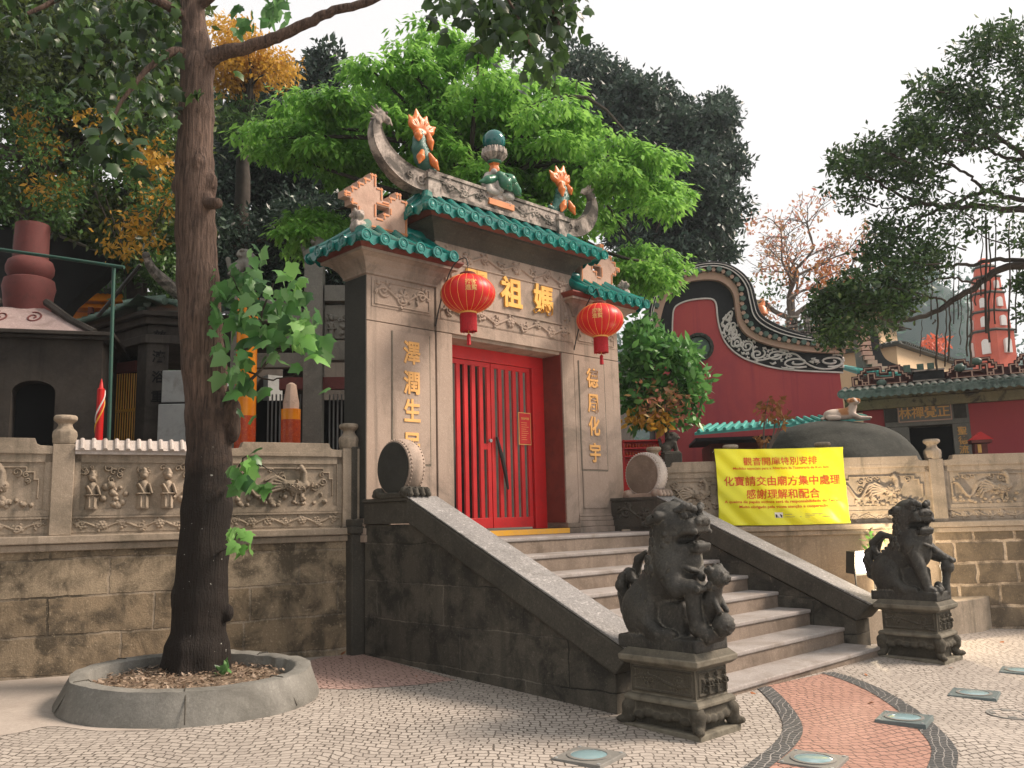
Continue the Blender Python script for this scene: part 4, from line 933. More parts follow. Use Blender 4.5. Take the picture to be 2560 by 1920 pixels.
lantern(*l1, 'larger looking round red lantern hanging before the name plaque', math.atan2(-l1[1], -l1[0]) + .12)
lantern(*l2, 'round red lantern hanging by the right couplet under the side roof', math.atan2(-l2[1], -l2[0]) - .1)
# ------------------------------------------------------------------ guardian lions on their pedestals
def pedestal(cx, cy, label):
    z = gz(cx, cy) - .02; t = thing('lion_pedestal', label, 'pedestal', (cx, cy, z), 'pedestals of the two lions')
    hx, hy = .222, .315; top = .575; fr = Fr((cx, cy, 0))
    b = B(fr); V = []
    def ring(o, zz): return [(-hx - o, -hy - o, zz), (hx + o, -hy - o, zz), (hx + o, hy + o, zz), (-hx - o, hy + o, zz)]
    def loft(b, prof):
        V = sum((ring(o, zz) for o, zz in prof), []); n = len(prof)
        b.add(V, [(i * 4 + j, i * 4 + (j + 1) % 4, (i + 1) * 4 + (j + 1) % 4, (i + 1) * 4 + j) for i in range(n - 1) for j in range(4)] + [(3, 2, 1, 0), tuple(range((n - 1) * 4, n * 4))])
    loft(b, [(-.01, top - .125), (.015, top - .118), (.05, top - .092), (.055, top - .052), (.045, top - .046), (.0, top)]); b.build('top_slab', M['pedestal'], t, bevel=.007)
    b = B(fr); z1, z2 = top - .345, top - .12; b.box(-hx + .015, hx - .015, -hy + .015, hy - .015, z1, z2)
    for (o, x, L, sd_) in (((-hx + .02, -hy + .0135, z1 + .015), (1, 0, 0), 2 * hx - .04, 1), ((-hx + .0135, hy - .02, z1 + .015), (0, -1, 0), 2 * hy - .04, 2), ((hx - .0135, -hy + .02, z1 + .015), (0, 1, 0), 2 * hy - .04, 3)):
        f = Fr(fr(o), x); S = [([(.03, .02), (L - .03, .02), (L - .03, .18), (.03, .18), (.03, .02)], .008, .012)]; g = np.random.default_rng(int(sd_ + cx * 7))
        if sd_ == 1:
            for k in range(3): S += [(q, np.asarray(r) * .9, h * .55) for q, r, h in figure(.14 + .11 * k, .03, .14, g, .05)]
            for k in range(14): S.append(([[g.uniform(.06, L - .06), g.uniform(.04, .17)], [g.uniform(.06, L - .06), g.uniform(.04, .17)]], .008, .014)) if k < 4 else S.append(([[g.uniform(.06, L - .06), g.uniform(.03, .17)]], g.uniform(.01, .02), .02))
        else: S += [(np.asarray(q) + [0, .03], r, h) for q, r, h in scrolls(L, .14, 60 + sd_, .2, .01, .012)]
        relief(b, f, L, .20, S, .006)
    b.build('die', M['pedestal'], t, bevel=.006)
    # cabriole skirt: a moulding, a scalloped apron and four feet
    b = B(fr); loft(b, [(.0, z1 - .055), (.028, z1 - .045), (.03, z1 - .02), (.01, z1)]); b.build('waist_moulding', M['pedestal'], t, bevel=.006)
    g0 = z + .05; zs = z1 - .055; H = zs - g0
    S = Sdf((-.42, -.52, g0 - .03), (.42, .52, zs + .03), .0095)
    for sx in (-1, 1):
        for sy in (-1, 1):
            P = lambda o, zz: (sx * (hx + o), sy * (hy + o), zz)
            S.path([P(-.03, zs), P(.0, zs - .05), P(.005, zs - .10), P(-.025, g0 + .075), P(.0, g0 + .035), P(.03, g0 + .025)], [.05, .056, .046, .032, .040, .034], .02)
            S.ell(P(.05, g0 + .026), (.034, .034, .026), .012)
    S.box((0, 0, zs - .03), (hx + .005, hy + .005, .05), .01, .01)
    S.box((0, 0, (zs + g0) / 2), (hx - .035, hy - .035, H / 2 + .02), .01, .0)
    for k in np.linspace(-.13, .13, 4):
        for sy in (-1, 1): S.ell((k, sy * (hy + .005), zs - .085 - .012 * math.cos(k * 30)), (.05, .03, .03), .015)
    for k in np.linspace(-.21, .21, 6):
        for sx in (-1, 1): S.ell((sx * (hx + .005), k, zs - .085 - .012 * math.cos(k * 30)), (.03, .05, .03), .015)
    S.build('footed_apron', M['pedestal'], t, fr)
    b = B(fr); b.box(-hx - .05, hx + .05, -hy - .05, hy + .05, z - .2, z + .052); b.build('ground_slab', M['pedestal'], t, bevel=.01)
    return top

def lion(cx, cy, z0, label, var):
    t = thing('guardian_lion', label, 'stone lion', (cx, cy, z0), 'guardian lions before the stairs')
    S = Sdf((-.34, -.66, -.02), (.34, .62, 1.18), .0078); g = np.random.default_rng(4 + var)
    # trunk: rump, rising back, chest
    S.box((0, .02, .045), (.225, .42, .05), .012, 0)
    S.cap((0, .27, .30), (0, -.04, .60), .195, .195, .05); S.ell((0, .30, .27), (.21, .19, .22), .05); S.cap((0, -.10, .52), (0, -.12, .68), .18, .19, .05)
    S.box((0, .03, .19), (.135, .25, .17), .05, .03)
    for sx in (-1, 1):                          # haunch, hind shank, hind paw
        S.ell((sx * .15, .24, .27), (.095, .19, .20), .03); S.cap((sx * .17, .12, .18), (sx * .185, .02, .12), .075, .06, .03)
        S.cap((sx * .18, .10, .115), (sx * .18, -.10, .115), .052, .05, .02)
        for k in (-.032, 0, .032): S.ell((sx * .18 + k, -.13, .112), (.021, .04, .032), .008)
    # forelegs
    def foreleg(sx, el, paw, r=.078):
        S.ell((sx * .15, -.11, .62), (.085, .13, .15), .03); S.cap((sx * .165, -.10, .60), el, .095, .08, .03); S.cap(el, paw, r, .06, .02)
        p = np.array(paw); S.ell(p + [0, -.025, -.005], (.062, .075, .045), .02)
        for k in (-.042, -.014, .014, .042): S.ell(p + [k, -.085, -.012], (.019, .034, .03), .006)
        S.ell(np.array(el) + [sx * .02, .04, .0], (.04, .05, .05), .02)
    if var == 0:
        foreleg(-1, (-.185, -.20, .47), (-.15, -.335, .475)); foreleg(1, (.165, -.17, .42), (.15, -.30, .13))
        # stone strap carrying the cub and the ball
        S.path([(-.13, -.33, .43), (-.13, -.335, .28), (-.12, -.35, .17), (-.06, -.41, .12), (.03, -.46, .13)], [.07, .06, .06, .065, .06], .015)
        S.path([(.02, -.36, .25), (-.01, -.42, .36), (.0, -.46, .46)], [.075, .075, .068], .03); S.ell((.0, -.50, .55), (.088, .09, .085), .02); S.ell((0, -.575, .53), (.055, .045, .04), .008); S.ell((0, -.615, .545), (.025, .014, .014), .004); S.box((0, -.60, .512), (.04, .03, .006), .0, .004, 's')
        for sx in (-1, 1): S.ell((sx * .075, -.48, .60), (.03, .03, .026), .008); S.ell((sx * .034, -.572, .573), .018, .003); S.cap((sx * .045, -.45, .42), (sx * .05, -.53, .30), .028, .024, .01); S.cap((sx * .05, -.36, .26), (sx * .055, -.39, .15), .035, .028, .01)
        for k in range(18): a = k * .8; S.ell((.082 * math.cos(a), -.46 + .035 * math.sin(a), .54 + .08 * math.sin(a * 1.7)), .026, .004)
        S.ell((-.0, -.53, .20), .088, 0.004)
        for k in range(40): v = g.normal(size=3); v /= np.linalg.norm(v); S.ell(np.array([0, -.53, .20]) + v * .088, .010, .004)
        S.path([(-.02, -.34, .30), (-.07, -.31, .36), (-.05, -.29, .42)], [.03, .025, .015])
    else:
        foreleg(-1, (-.16, -.19, .38), (-.145, -.27, .12)); foreleg(1, (.20, -.25, .50), (.19, -.38, .44))
        S.ell((.17, -.40, .36), (.085, .085, .08), .004); S.path([(.17, -.39, .33), (.165, -.37, .2), (.16, -.36, .09)], [.06, .045, .06], .01)
        for k in range(10): S.ell((.02 + g.normal() * .1, -.34 + g.normal() * .03, .10 + abs(g.normal()) * .03), g.uniform(.03, .055), .01)
    # tail: plumes curling up over the rump
    S.path([(0, .44, .22), (0, .53, .26), (.0, .55, .38), (-.02, .52, .50), (-.03, .45, .55), (-.03, .40, .50)], [.055, .05, .055, .06, .05, .03], .015)
    S.path([(.03, .42, .40), (.05, .44, .55), (.03, .38, .66), (.02, .28, .72)], [.04, .045, .04, .02], .015)
    S.path([(-.06, .47, .36), (-.10, .50, .46), (-.09, .46, .55)], [.035, .045, .02], .012)
    if var: S.path([(-.02, .44, .45), (-.02, .46, .62), (-.0, .34, .72), (0, .22, .70)], [.035, .045, .045, .03], .01); S.path([(0, .5, .3), (-.03, .56, .42), (-.05, .52, .5)], [.05, .05, .03], .01)
    # mane down the neck
    S.cap((0, -.02, .66), (0, -.06, .88), .20, .185, .05)
    # head, optionally turned
    ang = 0 if var == 0 else -.55
    S.turn = (np.array([0, -.08, .90]), np.array(Matrix.Rotation(ang, 3, 'Z') @ Matrix.Rotation(-.05, 3, 'X')))
    S.ell((0, -.11, .92), (.195, .21, .185), .04); S.ell((0, -.05, .99), (.18, .19, .135), .04)
    S.cap((-.07, -.30, .905), (.07, -.30, .905), .075, .075, .04); S.box((0, -.24, .90), (.135, .11, .065), .03, .04)         # muzzle
    S.ell((0, -.375, .955), (.085, .045, .045), .012); S.ell((-.058, -.375, .945), (.036, .038, .034), .006); S.ell((.058, -.375, .945), (.036, .038, .034), .006); S.ell((-.045, -.415, .94), (.014, .02, .012), .004, 's'); S.ell((.045, -.415, .94), (.014, .02, .012), .004, 's')
    S.box((0, -.27, .745), (.095, .10, .032), .025, .03); S.cap((-.07, -.355, .765), (.07, -.355, .765), .030, .030, .012)  # lower jaw and lip
    S.cap((-.10, -.17, .76), (.10, -.17, .76), .07, .07, .03)
    S.box((0, -.31, .826), (.20, .125, .036), .012, .012, 's'); S.ell((0, -.22, .825), (.13, .10, .05), .01, 's')           # the open mouth
    S.ell((0, -.28, .795), (.055, .09, .018), .008)                                                                        # tongue
    for k in np.linspace(-.08, .08, 6): S.ell((k, -.345 + abs(k) * .3, .862), (.012, .014, .018), .004); S.ell((k, -.352 + abs(k) * .3, .79), (.011, .013, .014), .004)
    for sx in (-1, 1):
        S.path([(sx * .10, -.37, .87), (sx * .135, -.28, .885), (sx * .15, -.19, .85), (sx * .14, -.16, .78), (sx * .10, -.24, .735)], [.022, .026, .026, .024, .02], .01)   # lip fold
        S.ell((sx * .095, -.295, 1.0), (.06, .03, .045), .008, 's'); S.ell((sx * .098, -.272, 1.002), (.044, .042, .040), .003); S.ell((sx * .102, -.315, 1.0), .013, .002, 's')                                               # eyes
        S.path([(sx * .035, -.325, 1.045), (sx * .10, -.30, 1.065), (sx * .165, -.23, 1.045)], [.030, .034, .022], .006); S.ell((sx * .04, -.33, 1.045), .032, .005); S.ell((sx * .075, -.318, 1.07), .028, .005); S.ell((sx * .12, -.285, 1.075), .028, .005)                              # brows
        S.path([(sx * .15, -.12, 1.00), (sx * .20, -.06, 1.005), (sx * .215, .02, .985), (sx * .205, .07, .955)], [.03, .045, .035, .012], .01)               # ears
        S.path([(sx * .175, -.10, 1.00), (sx * .225, -.04, 1.0), (sx * .235, .02, .985)], [.012, .02, .01], .006, 's')
        for k in range(7):                                                                                                                                # cheek curls
            z_ = .74 + k * .042; yy = -.10 + .02 * math.sin(k * 2); S.ell((sx * (.165 + .012 * (k % 2)), yy, z_), (.03, .036, .028), .006)
        for k in range(5): S.ell((sx * (.03 + .032 * k), -.25 + .03 * k, .70 - .012 * (k % 2)), (.024, .028, .04), .004)
    for i in range(7):                                                                                                     # combed hair on the crown
        x = (i - 3) * .045; S.path([(x * .7, -.24, 1.065 - abs(x) * .3), (x, -.10, 1.12 - abs(x) * .55), (x * 1.2, .04, 1.06 - abs(x) * .5), (x * 1.25, .13, .96)], [.018, .026, .026, .018], .003)
    S.turn = None
    for r_ in range(6):                                                                                                    # mane curls behind
        for i in range(9):
            a = -1.35 + 2.7 * i / 8 + (.17 if r_ % 2 else 0); z_ = .60 + r_ * .07; rad = .205 - .008 * r_
            c_ = np.array([rad * math.sin(a), -.03 + rad * math.cos(a) * .95 + (.04 if r_ < 2 else 0), z_]); o_ = np.array([math.sin(a), math.cos(a), .15])
            S.ell(c_ - o_ * .012, (.036, .036, .040), .006); S.ell(c_ + o_ * .022, .011, .004, 's')
            for w_ in range(3): S.path([c_ - o_ * .0 + np.array([.02 * math.cos(w_ * 2.1), 0, .03 * math.sin(w_ * 2.1)]), c_ - [0, 0, .05] + np.array([.01 * (w_ - 1), 0, 0])], [.012, .008], .004)
    S.path([(-.17, -.17, .66), (-.09, -.29, .60), (0, -.32, .58), (.09, -.29, .60), (.17, -.17, .66)], .018, .006); S.ell((0, -.335, .545), (.035, .035, .04), .006)   # collar and bell
    for k in range(9): S.cap((-.02, .42 - k * .045, .46 + k * .035), (.02, .42 - k * .045, .46 + k * .035), .02, .02, .01)
    for sx in (-1, 1):                          # chisel lines: shoulder, haunch, jaw and ribs
        S.path([(sx * .235, -.02, .50), (sx * .245, -.11, .53), (sx * .235, -.19, .62)], .011, .004, 's'); S.path([(sx * .245, .10, .30), (sx * .255, .19, .40), (sx * .245, .33, .40), (sx * .22, .43, .3)], .011, .004, 's')
        for k in range(5): S.path([(sx * .205, .04 + .045 * k, .30 + .02 * k), (sx * .215, .0 + .05 * k, .42 + .02 * k)], .008, .003, 's')
        for k in range(3): S.path([(sx * (.19 + .012 * k), -.12 + .07 * k, .11), (sx * (.2 + .01 * k), -.13 + .07 * k, .16)], .007, .003, 's')
    S.rough(.0012, 60, var); S.rough(.0010, 130, var + 5); p_, q_ = S.mesh(); npmesh('lion_body', Fr((cx, cy, z0))(p_ * [.96, .87, 1.0]), q_, M['lion'], t, 'all')
top1 = pedestal(5.712, 4.135, 'dark stone pedestal under the nearer lion at the foot of the left stair wall')
lion(5.712, 4.16, top1 - .005, 'nearer dark stone lion in profile with a cub and ball under its paw', 0)
top2 = pedestal(10.25, 4.10, 'dark stone pedestal under the farther lion at the foot of the right stair wall')
lion(10.25, 4.12, top2 - .005, 'farther dark stone lion with turned head and raised paw in front of the floodlight', 1)
# ------------------------------------------------------------------ leaves
def tmpl(pts, fold=.18, droop=.25, centre=(0, .35)):
    P = np.array([centre] + list(pts), float); z = -fold * np.abs(P[:, 0]) - droop * P[:, 1] ** 2; n = len(pts)
    return np.column_stack([P, z]), np.array([(0, 1 + i, 1 + (i + 1) % n) for i in range(n)])
MAPLE = tmpl([(0, 0), (.22, -.10), (.44, -.02), (.40, .2), (.58, .50), (.36, .52), (.24, .74), (0, 1.05), (-.24, .74), (-.36, .52), (-.58, .50), (-.40, .2), (-.44, -.02), (-.22, -.10)], .30, .38)
OVAL = tmpl([(0, 0), (.2, .25), (.22, .55), (0, 1), (-.22, .55), (-.2, .25)], .25, .2)
KITE = (np.array([(0, 0, 0), (.22, .45, -.05), (0, 1, -.18), (-.22, .45, -.05)]), np.array([(0, 1, 2), (0, 2, 3)]))
BLADE = (np.array([(0, 0, 0), (.15, .4, -.03), (0, 1, -.22), (-.15, .4, -.03)]), np.array([(0, 1, 2), (0, 2, 3)]))
def leaves(name, pos, axis, nrm, size, T, mat, parent, tags=None):
    V0, F0 = T; N = len(pos); a = axis / (np.linalg.norm(axis, axis=1, keepdims=True) + 1e-9)
    n = nrm - a * np.sum(nrm * a, 1, keepdims=True); n /= np.linalg.norm(n, axis=1, keepdims=True) + 1e-9; u = np.cross(a, n)
    s = np.broadcast_to(np.asarray(size, float), (N,))[:, None, None]
    V = pos[:, None, :] + s * (V0[None, :, 0:1] * u[:, None] + V0[None, :, 1:2] * a[:, None] + V0[None, :, 2:3] * n[:, None])
    F = (F0[None] + (np.arange(N) * len(V0))[:, None, None]).reshape(-1, F0.shape[1])
    return npmesh(name, V.reshape(-1, 3), F, mat, parent, False, tags)
def rdir(g, n): v = g.normal(size=(n, 3)); return v / np.linalg.norm(v, axis=1, keepdims=True)
def inside(poly, g, n):
    P = np.asarray(poly, float); lo, hi = P.min(0), P.max(0); out = []
    while len(out) < n:
        q = g.uniform(lo, hi, size=(4 * n, 2)); c = np.zeros(len(q), bool); j = len(P) - 1
        for i in range(len(P)):
            xi, yi = P[i]; xj, yj = P[j]; t = ((yi > q[:, 1]) != (yj > q[:, 1])) & (q[:, 0] < (xj - xi) * (q[:, 1] - yi) / (yj - yi + 1e-12) + xi); c ^= t; j = i
        out += list(q[c])
    return np.array(out[:n])

# ------------------------------------------------------------------ the street tree in its ring
TX, TY = 3.58, 8.03; TP = np.array([TX, TY])
pl = thing('tree_planter', 'round concrete planter ring around the street tree', 'planter', (3.36, 7.62, .13))
pcx, pcy = 3.34, 7.53; b = B(); seg = 144; prof = [(1.10, -.12), (1.075, .03), (.955, .225), (.94, .245), (.83, .25), (.81, .235), (.80, .05)]; V = []
for r, z in prof:
    for k in range(seg):
        a = 2 * math.pi * k / seg; r = r * (1 + .008 * mnoise.noise((3 * math.cos(a), 3 * math.sin(a), z * 4)) + .006 * mnoise.noise((14 * math.cos(a), 14 * math.sin(a), z * 9))); x, y = pcx + r * math.cos(a), pcy + r * math.sin(a); V.append((x, y, gz(x, y) + z + (.008 * mnoise.noise((9 * math.cos(a), 9 * math.sin(a), 3)) if z > .1 else 0)))
n = len(prof); b.add(V, [(i * seg + j, i * seg + (j + 1) % seg, (i + 1) * seg + (j + 1) % seg, (i + 1) * seg + j) for i in range(n - 1) for j in range(seg)]); cr = b.build('concrete_ring', M['concrete'], pl, 50)
for a_ in (.35, 1.9, 3.1, 4.25, 5.15):
    b = B(); P = []
    for r, z in prof[1:-1]: r += .003; x, y = pcx + r * math.cos(a_ + .01 * math.sin(z * 40)), pcy + r * math.sin(a_ + .01 * math.sin(z * 40)); P.append((x, y, gz(x, y) + z + .002))
    b.tube(P, .0055, 5); b.build('joint', M['dark'], cr)
b = B(); nr = 14; g = np.random.default_rng(1); V = [(pcx, pcy, gz(pcx, pcy) + .15)]
for i in range(1, nr + 1):
    for k in range(seg):
        a = 2 * math.pi * k / seg; r = .82 * i / nr; x, y = pcx + r * math.cos(a), pcy + r * math.sin(a); V.append((x, y, gz(x, y) + .13 + .03 * mnoise.noise((x * 4, y * 4, 0)) + .03 * max(0, 1 - math.hypot(x - TX, y - TY) / .5)))
F = [(0, 1 + k, 1 + (k + 1) % seg) for k in range(seg)] + [(1 + i * seg + k, 1 + i * seg + (k + 1) % seg, 1 + (i + 1) * seg + (k + 1) % seg, 1 + (i + 1) * seg + k) for i in range(nr - 1) for k in range(seg)]
b.add(V, F); tag(b.build('planter_soil', M['soil'], None, 'all'), kind='structure')
N = 1500; a = g.uniform(0, 6.28, N); r = .79 * np.sqrt(g.uniform(0, 1, N)); pos = np.stack([pcx + r * np.cos(a), pcy + r * np.sin(a), 0 * a], 1); pos[:, 2] = [gz(x, y) + .155 + g.uniform(0, .02) for x, y, _ in pos]
ax = rdir(g, N); ax[:, 2] *= .35; nm = rdir(g, N) * .5 + UP
leaves('leaf_litter', pos, ax, nm, g.uniform(.02, .065, N), OVAL, M['litter'], None, dict(kind='stuff'))
M['fallen'] = leaf('fallen_leaves', [(.10, .05, .02), (.30, .10, .03), (.36, .16, .06)], .05)
for (x, y) in ((1880, 1519), (1885, 1520), (2170, 1388), (1870, 1458), (735, 1418), (742, 1424), (205, 1455), (1560, 1500), (900, 1462), (1620, 1498), (780, 1432), (2060, 1445)):
    p = on_g(x, y); p[2] += .015; v = rdir(g, 1); v[:, 2] *= .3
    o = leaves('fallen_leaf', p[None], v, rdir(g, 1) * .5 + UP, .075, OVAL, M['fallen'], None, dict(label='small dry brown leaf lying on the plaza paving', category='leaf', group='dry leaves fallen on the plaza'))

t1 = thing('street_tree', 'tall street tree with a dark lichened trunk rising from the round planter', 'tree', (TX, TY, .17))
tp = lambda x, y, d=0.: on_line(x, y, TP + FWD[:2] * d, TP + FWD[:2] * d + RGT[:2])
tr = [(418, 1500, .30), (420, 1470, .275), (425, 1400, .255), (432, 1300, .24), (438, 1200, .226), (447, 1100, .222), (452, 1000, .21), (450, 900, .208), (441, 800, .208), (433, 700, .203), (427, 600, .195), (423, 500, .19), (423, 400, .192), (421, 350, .183), (424, 250, .17), (426, 150, .165), (424, 90, .13), (414, 0, .11), (402, -110, .10), (395, -260, .08)]
TPT = [tp(x, y) for x, y, _ in tr]; P = np.array(TPT)
S = Sdf(P.min(0) - .45, P.max(0) + .45, .019)
S.path(TPT, [r for *_, r in tr], .04)
for k in range(7):
    a = k * .9 + .2; d = np.array([math.cos(a), math.sin(a), 0]); S.cap(TPT[2] + d * .2, TPT[1] + d * .30 - [0, 0, .12], .08, .05, .10)
def knob(x, y, off, r, k=.05): S.ell(tp(x, y, off), r, k)
knob(498, 890, -.02, (.09, .12, .15), .08); knob(505, 930, -.02, (.06, .08, .12), .06); knob(386, 402, -.03, (.05, .09, .06), .07); knob(432, 352, -.15, (.07, .05, .08), .05); knob(456, 395, -.06, (.05, .07, .10), .07); knob(450, 432, -.10, (.05, .05, .07), .05); knob(492, 1325, -.02, (.05, .05, .08), .04); knob(383, 1290, 0, (.05, .06, .12), .05)
S.cap(tp(452, 440, -.12), tp(468, 440, -.22), .055, .05, .02); S.ell(tp(430, 352, -.21), (.03, .03, .03), .015, 's')
S.rough(.006, 9, 2); S.build('trunk', M['bark'], t1)
br = [(436, 142, .10), (475, 116, .078), (530, 103, .066), (600, 78, .06), (660, 52, .054), (720, 24, .047), (790, 4, .042), (870, -30, .04), (960, -62, .035), (1060, -60, .03), (1160, -30, .022), (1230, 10, .012)]
def limb(b, pts, parent=None, d0=0., d1=0.):
    q = [tp(x, y, d0 + (d1 - d0) * i / (len(pts) - 1)) for i, (x, y, r) in enumerate(pts)]; m = len(q) * 5
    c = smooth_curve(q, m); r = np.interp(np.linspace(0, len(q) - 1, m), range(len(q)), [p[2] for p in pts]); gg = np.random.default_rng(len(pts)); c[1:] += gg.normal(size=(m - 1, 3)) * .006; b.tube(c, r, 10)
b = B(); limb(b, br, None, -.02, -.35); b.build('branch', M['bark'], t1, True)
for pts, d0, d1 in (([(430, 60, .07), (360, 10, .05), (270, -20, .04), (150, -10, .03), (60, 30, .018)], 0, -.5), ([(430, 130, .06), (380, 110, .045), (330, 140, .03), (270, 210, .02), (235, 270, .012)], 0, -.6), ([(420, 20, .06), (500, -40, .05), (580, -60, .035), (640, -20, .02)], 0, -.5), ([(1060, -60, .02), (1110, 20, .014), (1150, 100, .008)], -.3, -.5), ([(960, -62, .02), (1010, 0, .014), (1050, 60, .008)], -.3, -.2), ([(1100, -50, .02), (1190, 20, .014), (1215, 80, .008)], -.3, -.1)):
    b = B(); limb(b, pts, None, d0, d1); b.build('branch', M['bark'], t1, True)
M['leafdk'] = leaf('street_tree_leaf', [(.010, .022, .010), (.02, .045, .015), (.036, .078, .022), (.085, .16, .04)], .25, .33)
M['leafsprig'] = leaf('young_lobed_leaf', [(.02, .07, .022), (.045, .145, .035), (.08, .22, .05), (.20, .36, .15)], .3, .35)
M['leaflime'] = leaf('lime_lobed_leaf', [(.09, .24, .045), (.16, .36, .08), (.27, .47, .16)], .35, .4)
def tufts(name, poly, n, d, dd, size, mat, seed, T=MAPLE, hang=.9, per=6, spread=.22):
    g = np.random.default_rng(seed); k = max(1, n // per); q = inside(poly, g, k); pos = []
    for x, y in q:
        c = tp(x, y, d + g.uniform(-dd, dd)); pos.append(c + g.normal(size=(per, 3)) * spread * [1, 1, .8])
    pos = np.concatenate(pos); N = len(pos); ax = rdir(g, N); ax[:, 2] = -np.abs(ax[:, 2]) * hang - .25 * hang; nm = rdir(g, N) * .7 + UP * .6 - FWD * .45
    return leaves(name, pos, ax, nm, g.uniform(*size, N), T, mat, t1)
tufts('foliage', [(-60, -60), (360, -60), (365, 120), (360, 190), (350, 250), (310, 240), (260, 260), (200, 200), (150, 110), (60, 60), (-60, 40)], 430, .3, .7, (.075, .14), M['leafdk'], 1)
tufts('foliage', [(200, 270), (300, 255), (305, 330), (275, 360), (225, 350), (170, 310)], 44, -.6, .2, (.10, .18), M['leafdk'], 2, per=4, spread=.1)
tufts('foliage', [(320, 190), (372, 170), (375, 250), (350, 300), (320, 270)], 44, -.35, .2, (.08, .14), M['leafdk'], 3, spread=.12)
tufts('foliage', [(470, -30), (600, -40), (610, 40), (570, 45), (545, 70), (520, 52), (490, 20)], 40, .1, .2, (.11, .17), M['leafsprig'], 4, spread=.10)
tufts('foliage', [(900, -60), (1250, -60), (1262, 20), (1235, 55), (1210, 80), (1200, 130), (1165, 165), (1135, 170), (1105, 120), (1085, 90), (1040, 70), (1000, 40), (950, 10)], 420, -.3, .5, (.10, .17), M['leafdk'], 5, spread=.13)
tufts('foliage', [(402, 165), (440, 160), (430, 200), (405, 205)], 5, -.25, .03, (.09, .13), M['leafdk'], 7, per=5, spread=.04)
tufts('foliage', [(290, -60), (395, -60), (392, 90), (378, 160), (340, 150), (300, 60)], 90, .15, .2, (.08, .14), M['leafdk'], 27, spread=.1)
# sprigs shooting from the trunk
b = B()
for pts in ([(478, 880, .02), (520, 780, .016), (560, 690, .012), (590, 610, .006)], [(490, 870, .02), (560, 800, .014), (620, 740, .010), (655, 700, .005)], [(520, 790, .012), (580, 820, .008), (640, 810, .004)], [(555, 700, .01), (520, 640, .006), (500, 590, .004)], [(500, 1050, .014), (530, 1020, .01), (560, 1005, .006), (600, 1025, .003)], [(500, 1055, .012), (520, 1000, .008), (535, 985, .004)], [(470, 1195, .010), (500, 1175, .006), (515, 1150, .003)]):
    limb(b, pts, None, -.12, -.35)
b.build('twig', M['barkdk'], t1, True)
tufts('sprig_leaves', [(478, 570), (560, 548), (635, 580), (668, 690), (672, 800), (650, 840), (590, 850), (530, 820), (500, 760), (480, 660)], 165, -.3, .28, (.08, .19), M['leafsprig'], 8, per=4, spread=.13)
tufts('sprig_leaves', [(600, 570), (640, 590), (665, 700), (670, 790), (640, 760), (620, 650)], 26, -.4, .15, (.12, .2), M['leaflime'], 18, per=3, spread=.06)
tufts('sprig_leaves', [(505, 995), (560, 985), (600, 1020), (560, 1045), (510, 1055)], 15, -.3, .1, (.09, .16), M['leafsprig'], 9, per=3, spread=.05)
tufts('sprig_leaves', [(520, 985), (545, 985), (545, 1005), (520, 1005)], 3, -.35, .05, (.14, .19), M['leaflime'], 19, per=3, spread=.03)
tufts('sprig_leaves', [(490, 1140), (530, 1140), (538, 1178), (500, 1180)], 12, -.3, .08, (.10, .17), M['leaflime'], 10, per=3, spread=.05)
# weeds in the ring
p0 = tp(490, 1418, -.25); p0[2] = gz(p0[0], p0[1]) + .17; g = np.random.default_rng(5); N = 16; ax = rdir(g, N); ax[:, 2] = np.abs(ax[:, 2]) + .5
leaves('weed', p0 + g.normal(size=(N, 3)) * [.05, .05, .02], ax, rdir(g, N), .1, OVAL, M['leafsprig'], None, dict(label='small green weed sprouting inside the planter ring', category='weed'))

# ------------------------------------------------------------------ banner
b0, b1, b2, b3 = [on_line(x, y, FR_A - rn * o, FR_B - rn * o) for (x, y), o in (((1542, 970), .15), ((1822, 965), .15), ((1838, 1130), .17), ((1552, 1135), .17))]
def ban(u, v):                                # u to the right, v downwards, both 0..1
    u, v = np.asarray(u, float)[..., None], np.asarray(v, float)[..., None]
    p = (b0 * (1 - u) + b1 * u) * (1 - v) + (b3 * (1 - u) + b2 * u) * v
    pinch = .022 * np.sin(np.pi * v) * (np.exp(-u / .05) - np.exp(-(1 - u) / .05)); p = p + np.array([*rd, 0]) * pinch
    wz = .016 * np.sin(9 * (u + .9 * v) + 1) + .018 * np.sin(23 * (u * .9 - .55 * v)) * np.exp(-((u - .35) / .3) ** 2) + .012 * np.sin(30 * u + 2 * v) * np.exp(-(u - .98) ** 2 / .01) + .014 * np.sin(np.pi * u) * np.sin(np.pi * v) + .009 * np.sin(38 * (u - v * .6))
    return p - np.array([*rn, 0]) * wz + np.array([0, 0, -.012]) * np.sin(np.pi * u)
bt = thing('banner', 'yellow banner with red lettering tied to the right balustrade', 'banner', b3)
nu, nv = 180, 100; U, Vv = np.meshgrid(np.linspace(0, 1, nu), np.linspace(0, 1, nv), indexing='ij'); P = ban(U, Vv).reshape(-1, 3); idx = np.arange(nu * nv).reshape(nu, nv)
o = npmesh('vinyl_sheet', P, np.stack([idx[:-1, :-1], idx[:-1, 1:], idx[1:, 1:], idx[1:, :-1]], -1).reshape(-1, 4), M['yellow'], bt, 'all')
sm = o.modifiers.new('thick', 'SOLIDIFY'); sm.thickness = .004; sm.offset = 1
BW = np.linalg.norm(b1 - b0); BH = np.linalg.norm(b3 - b0)
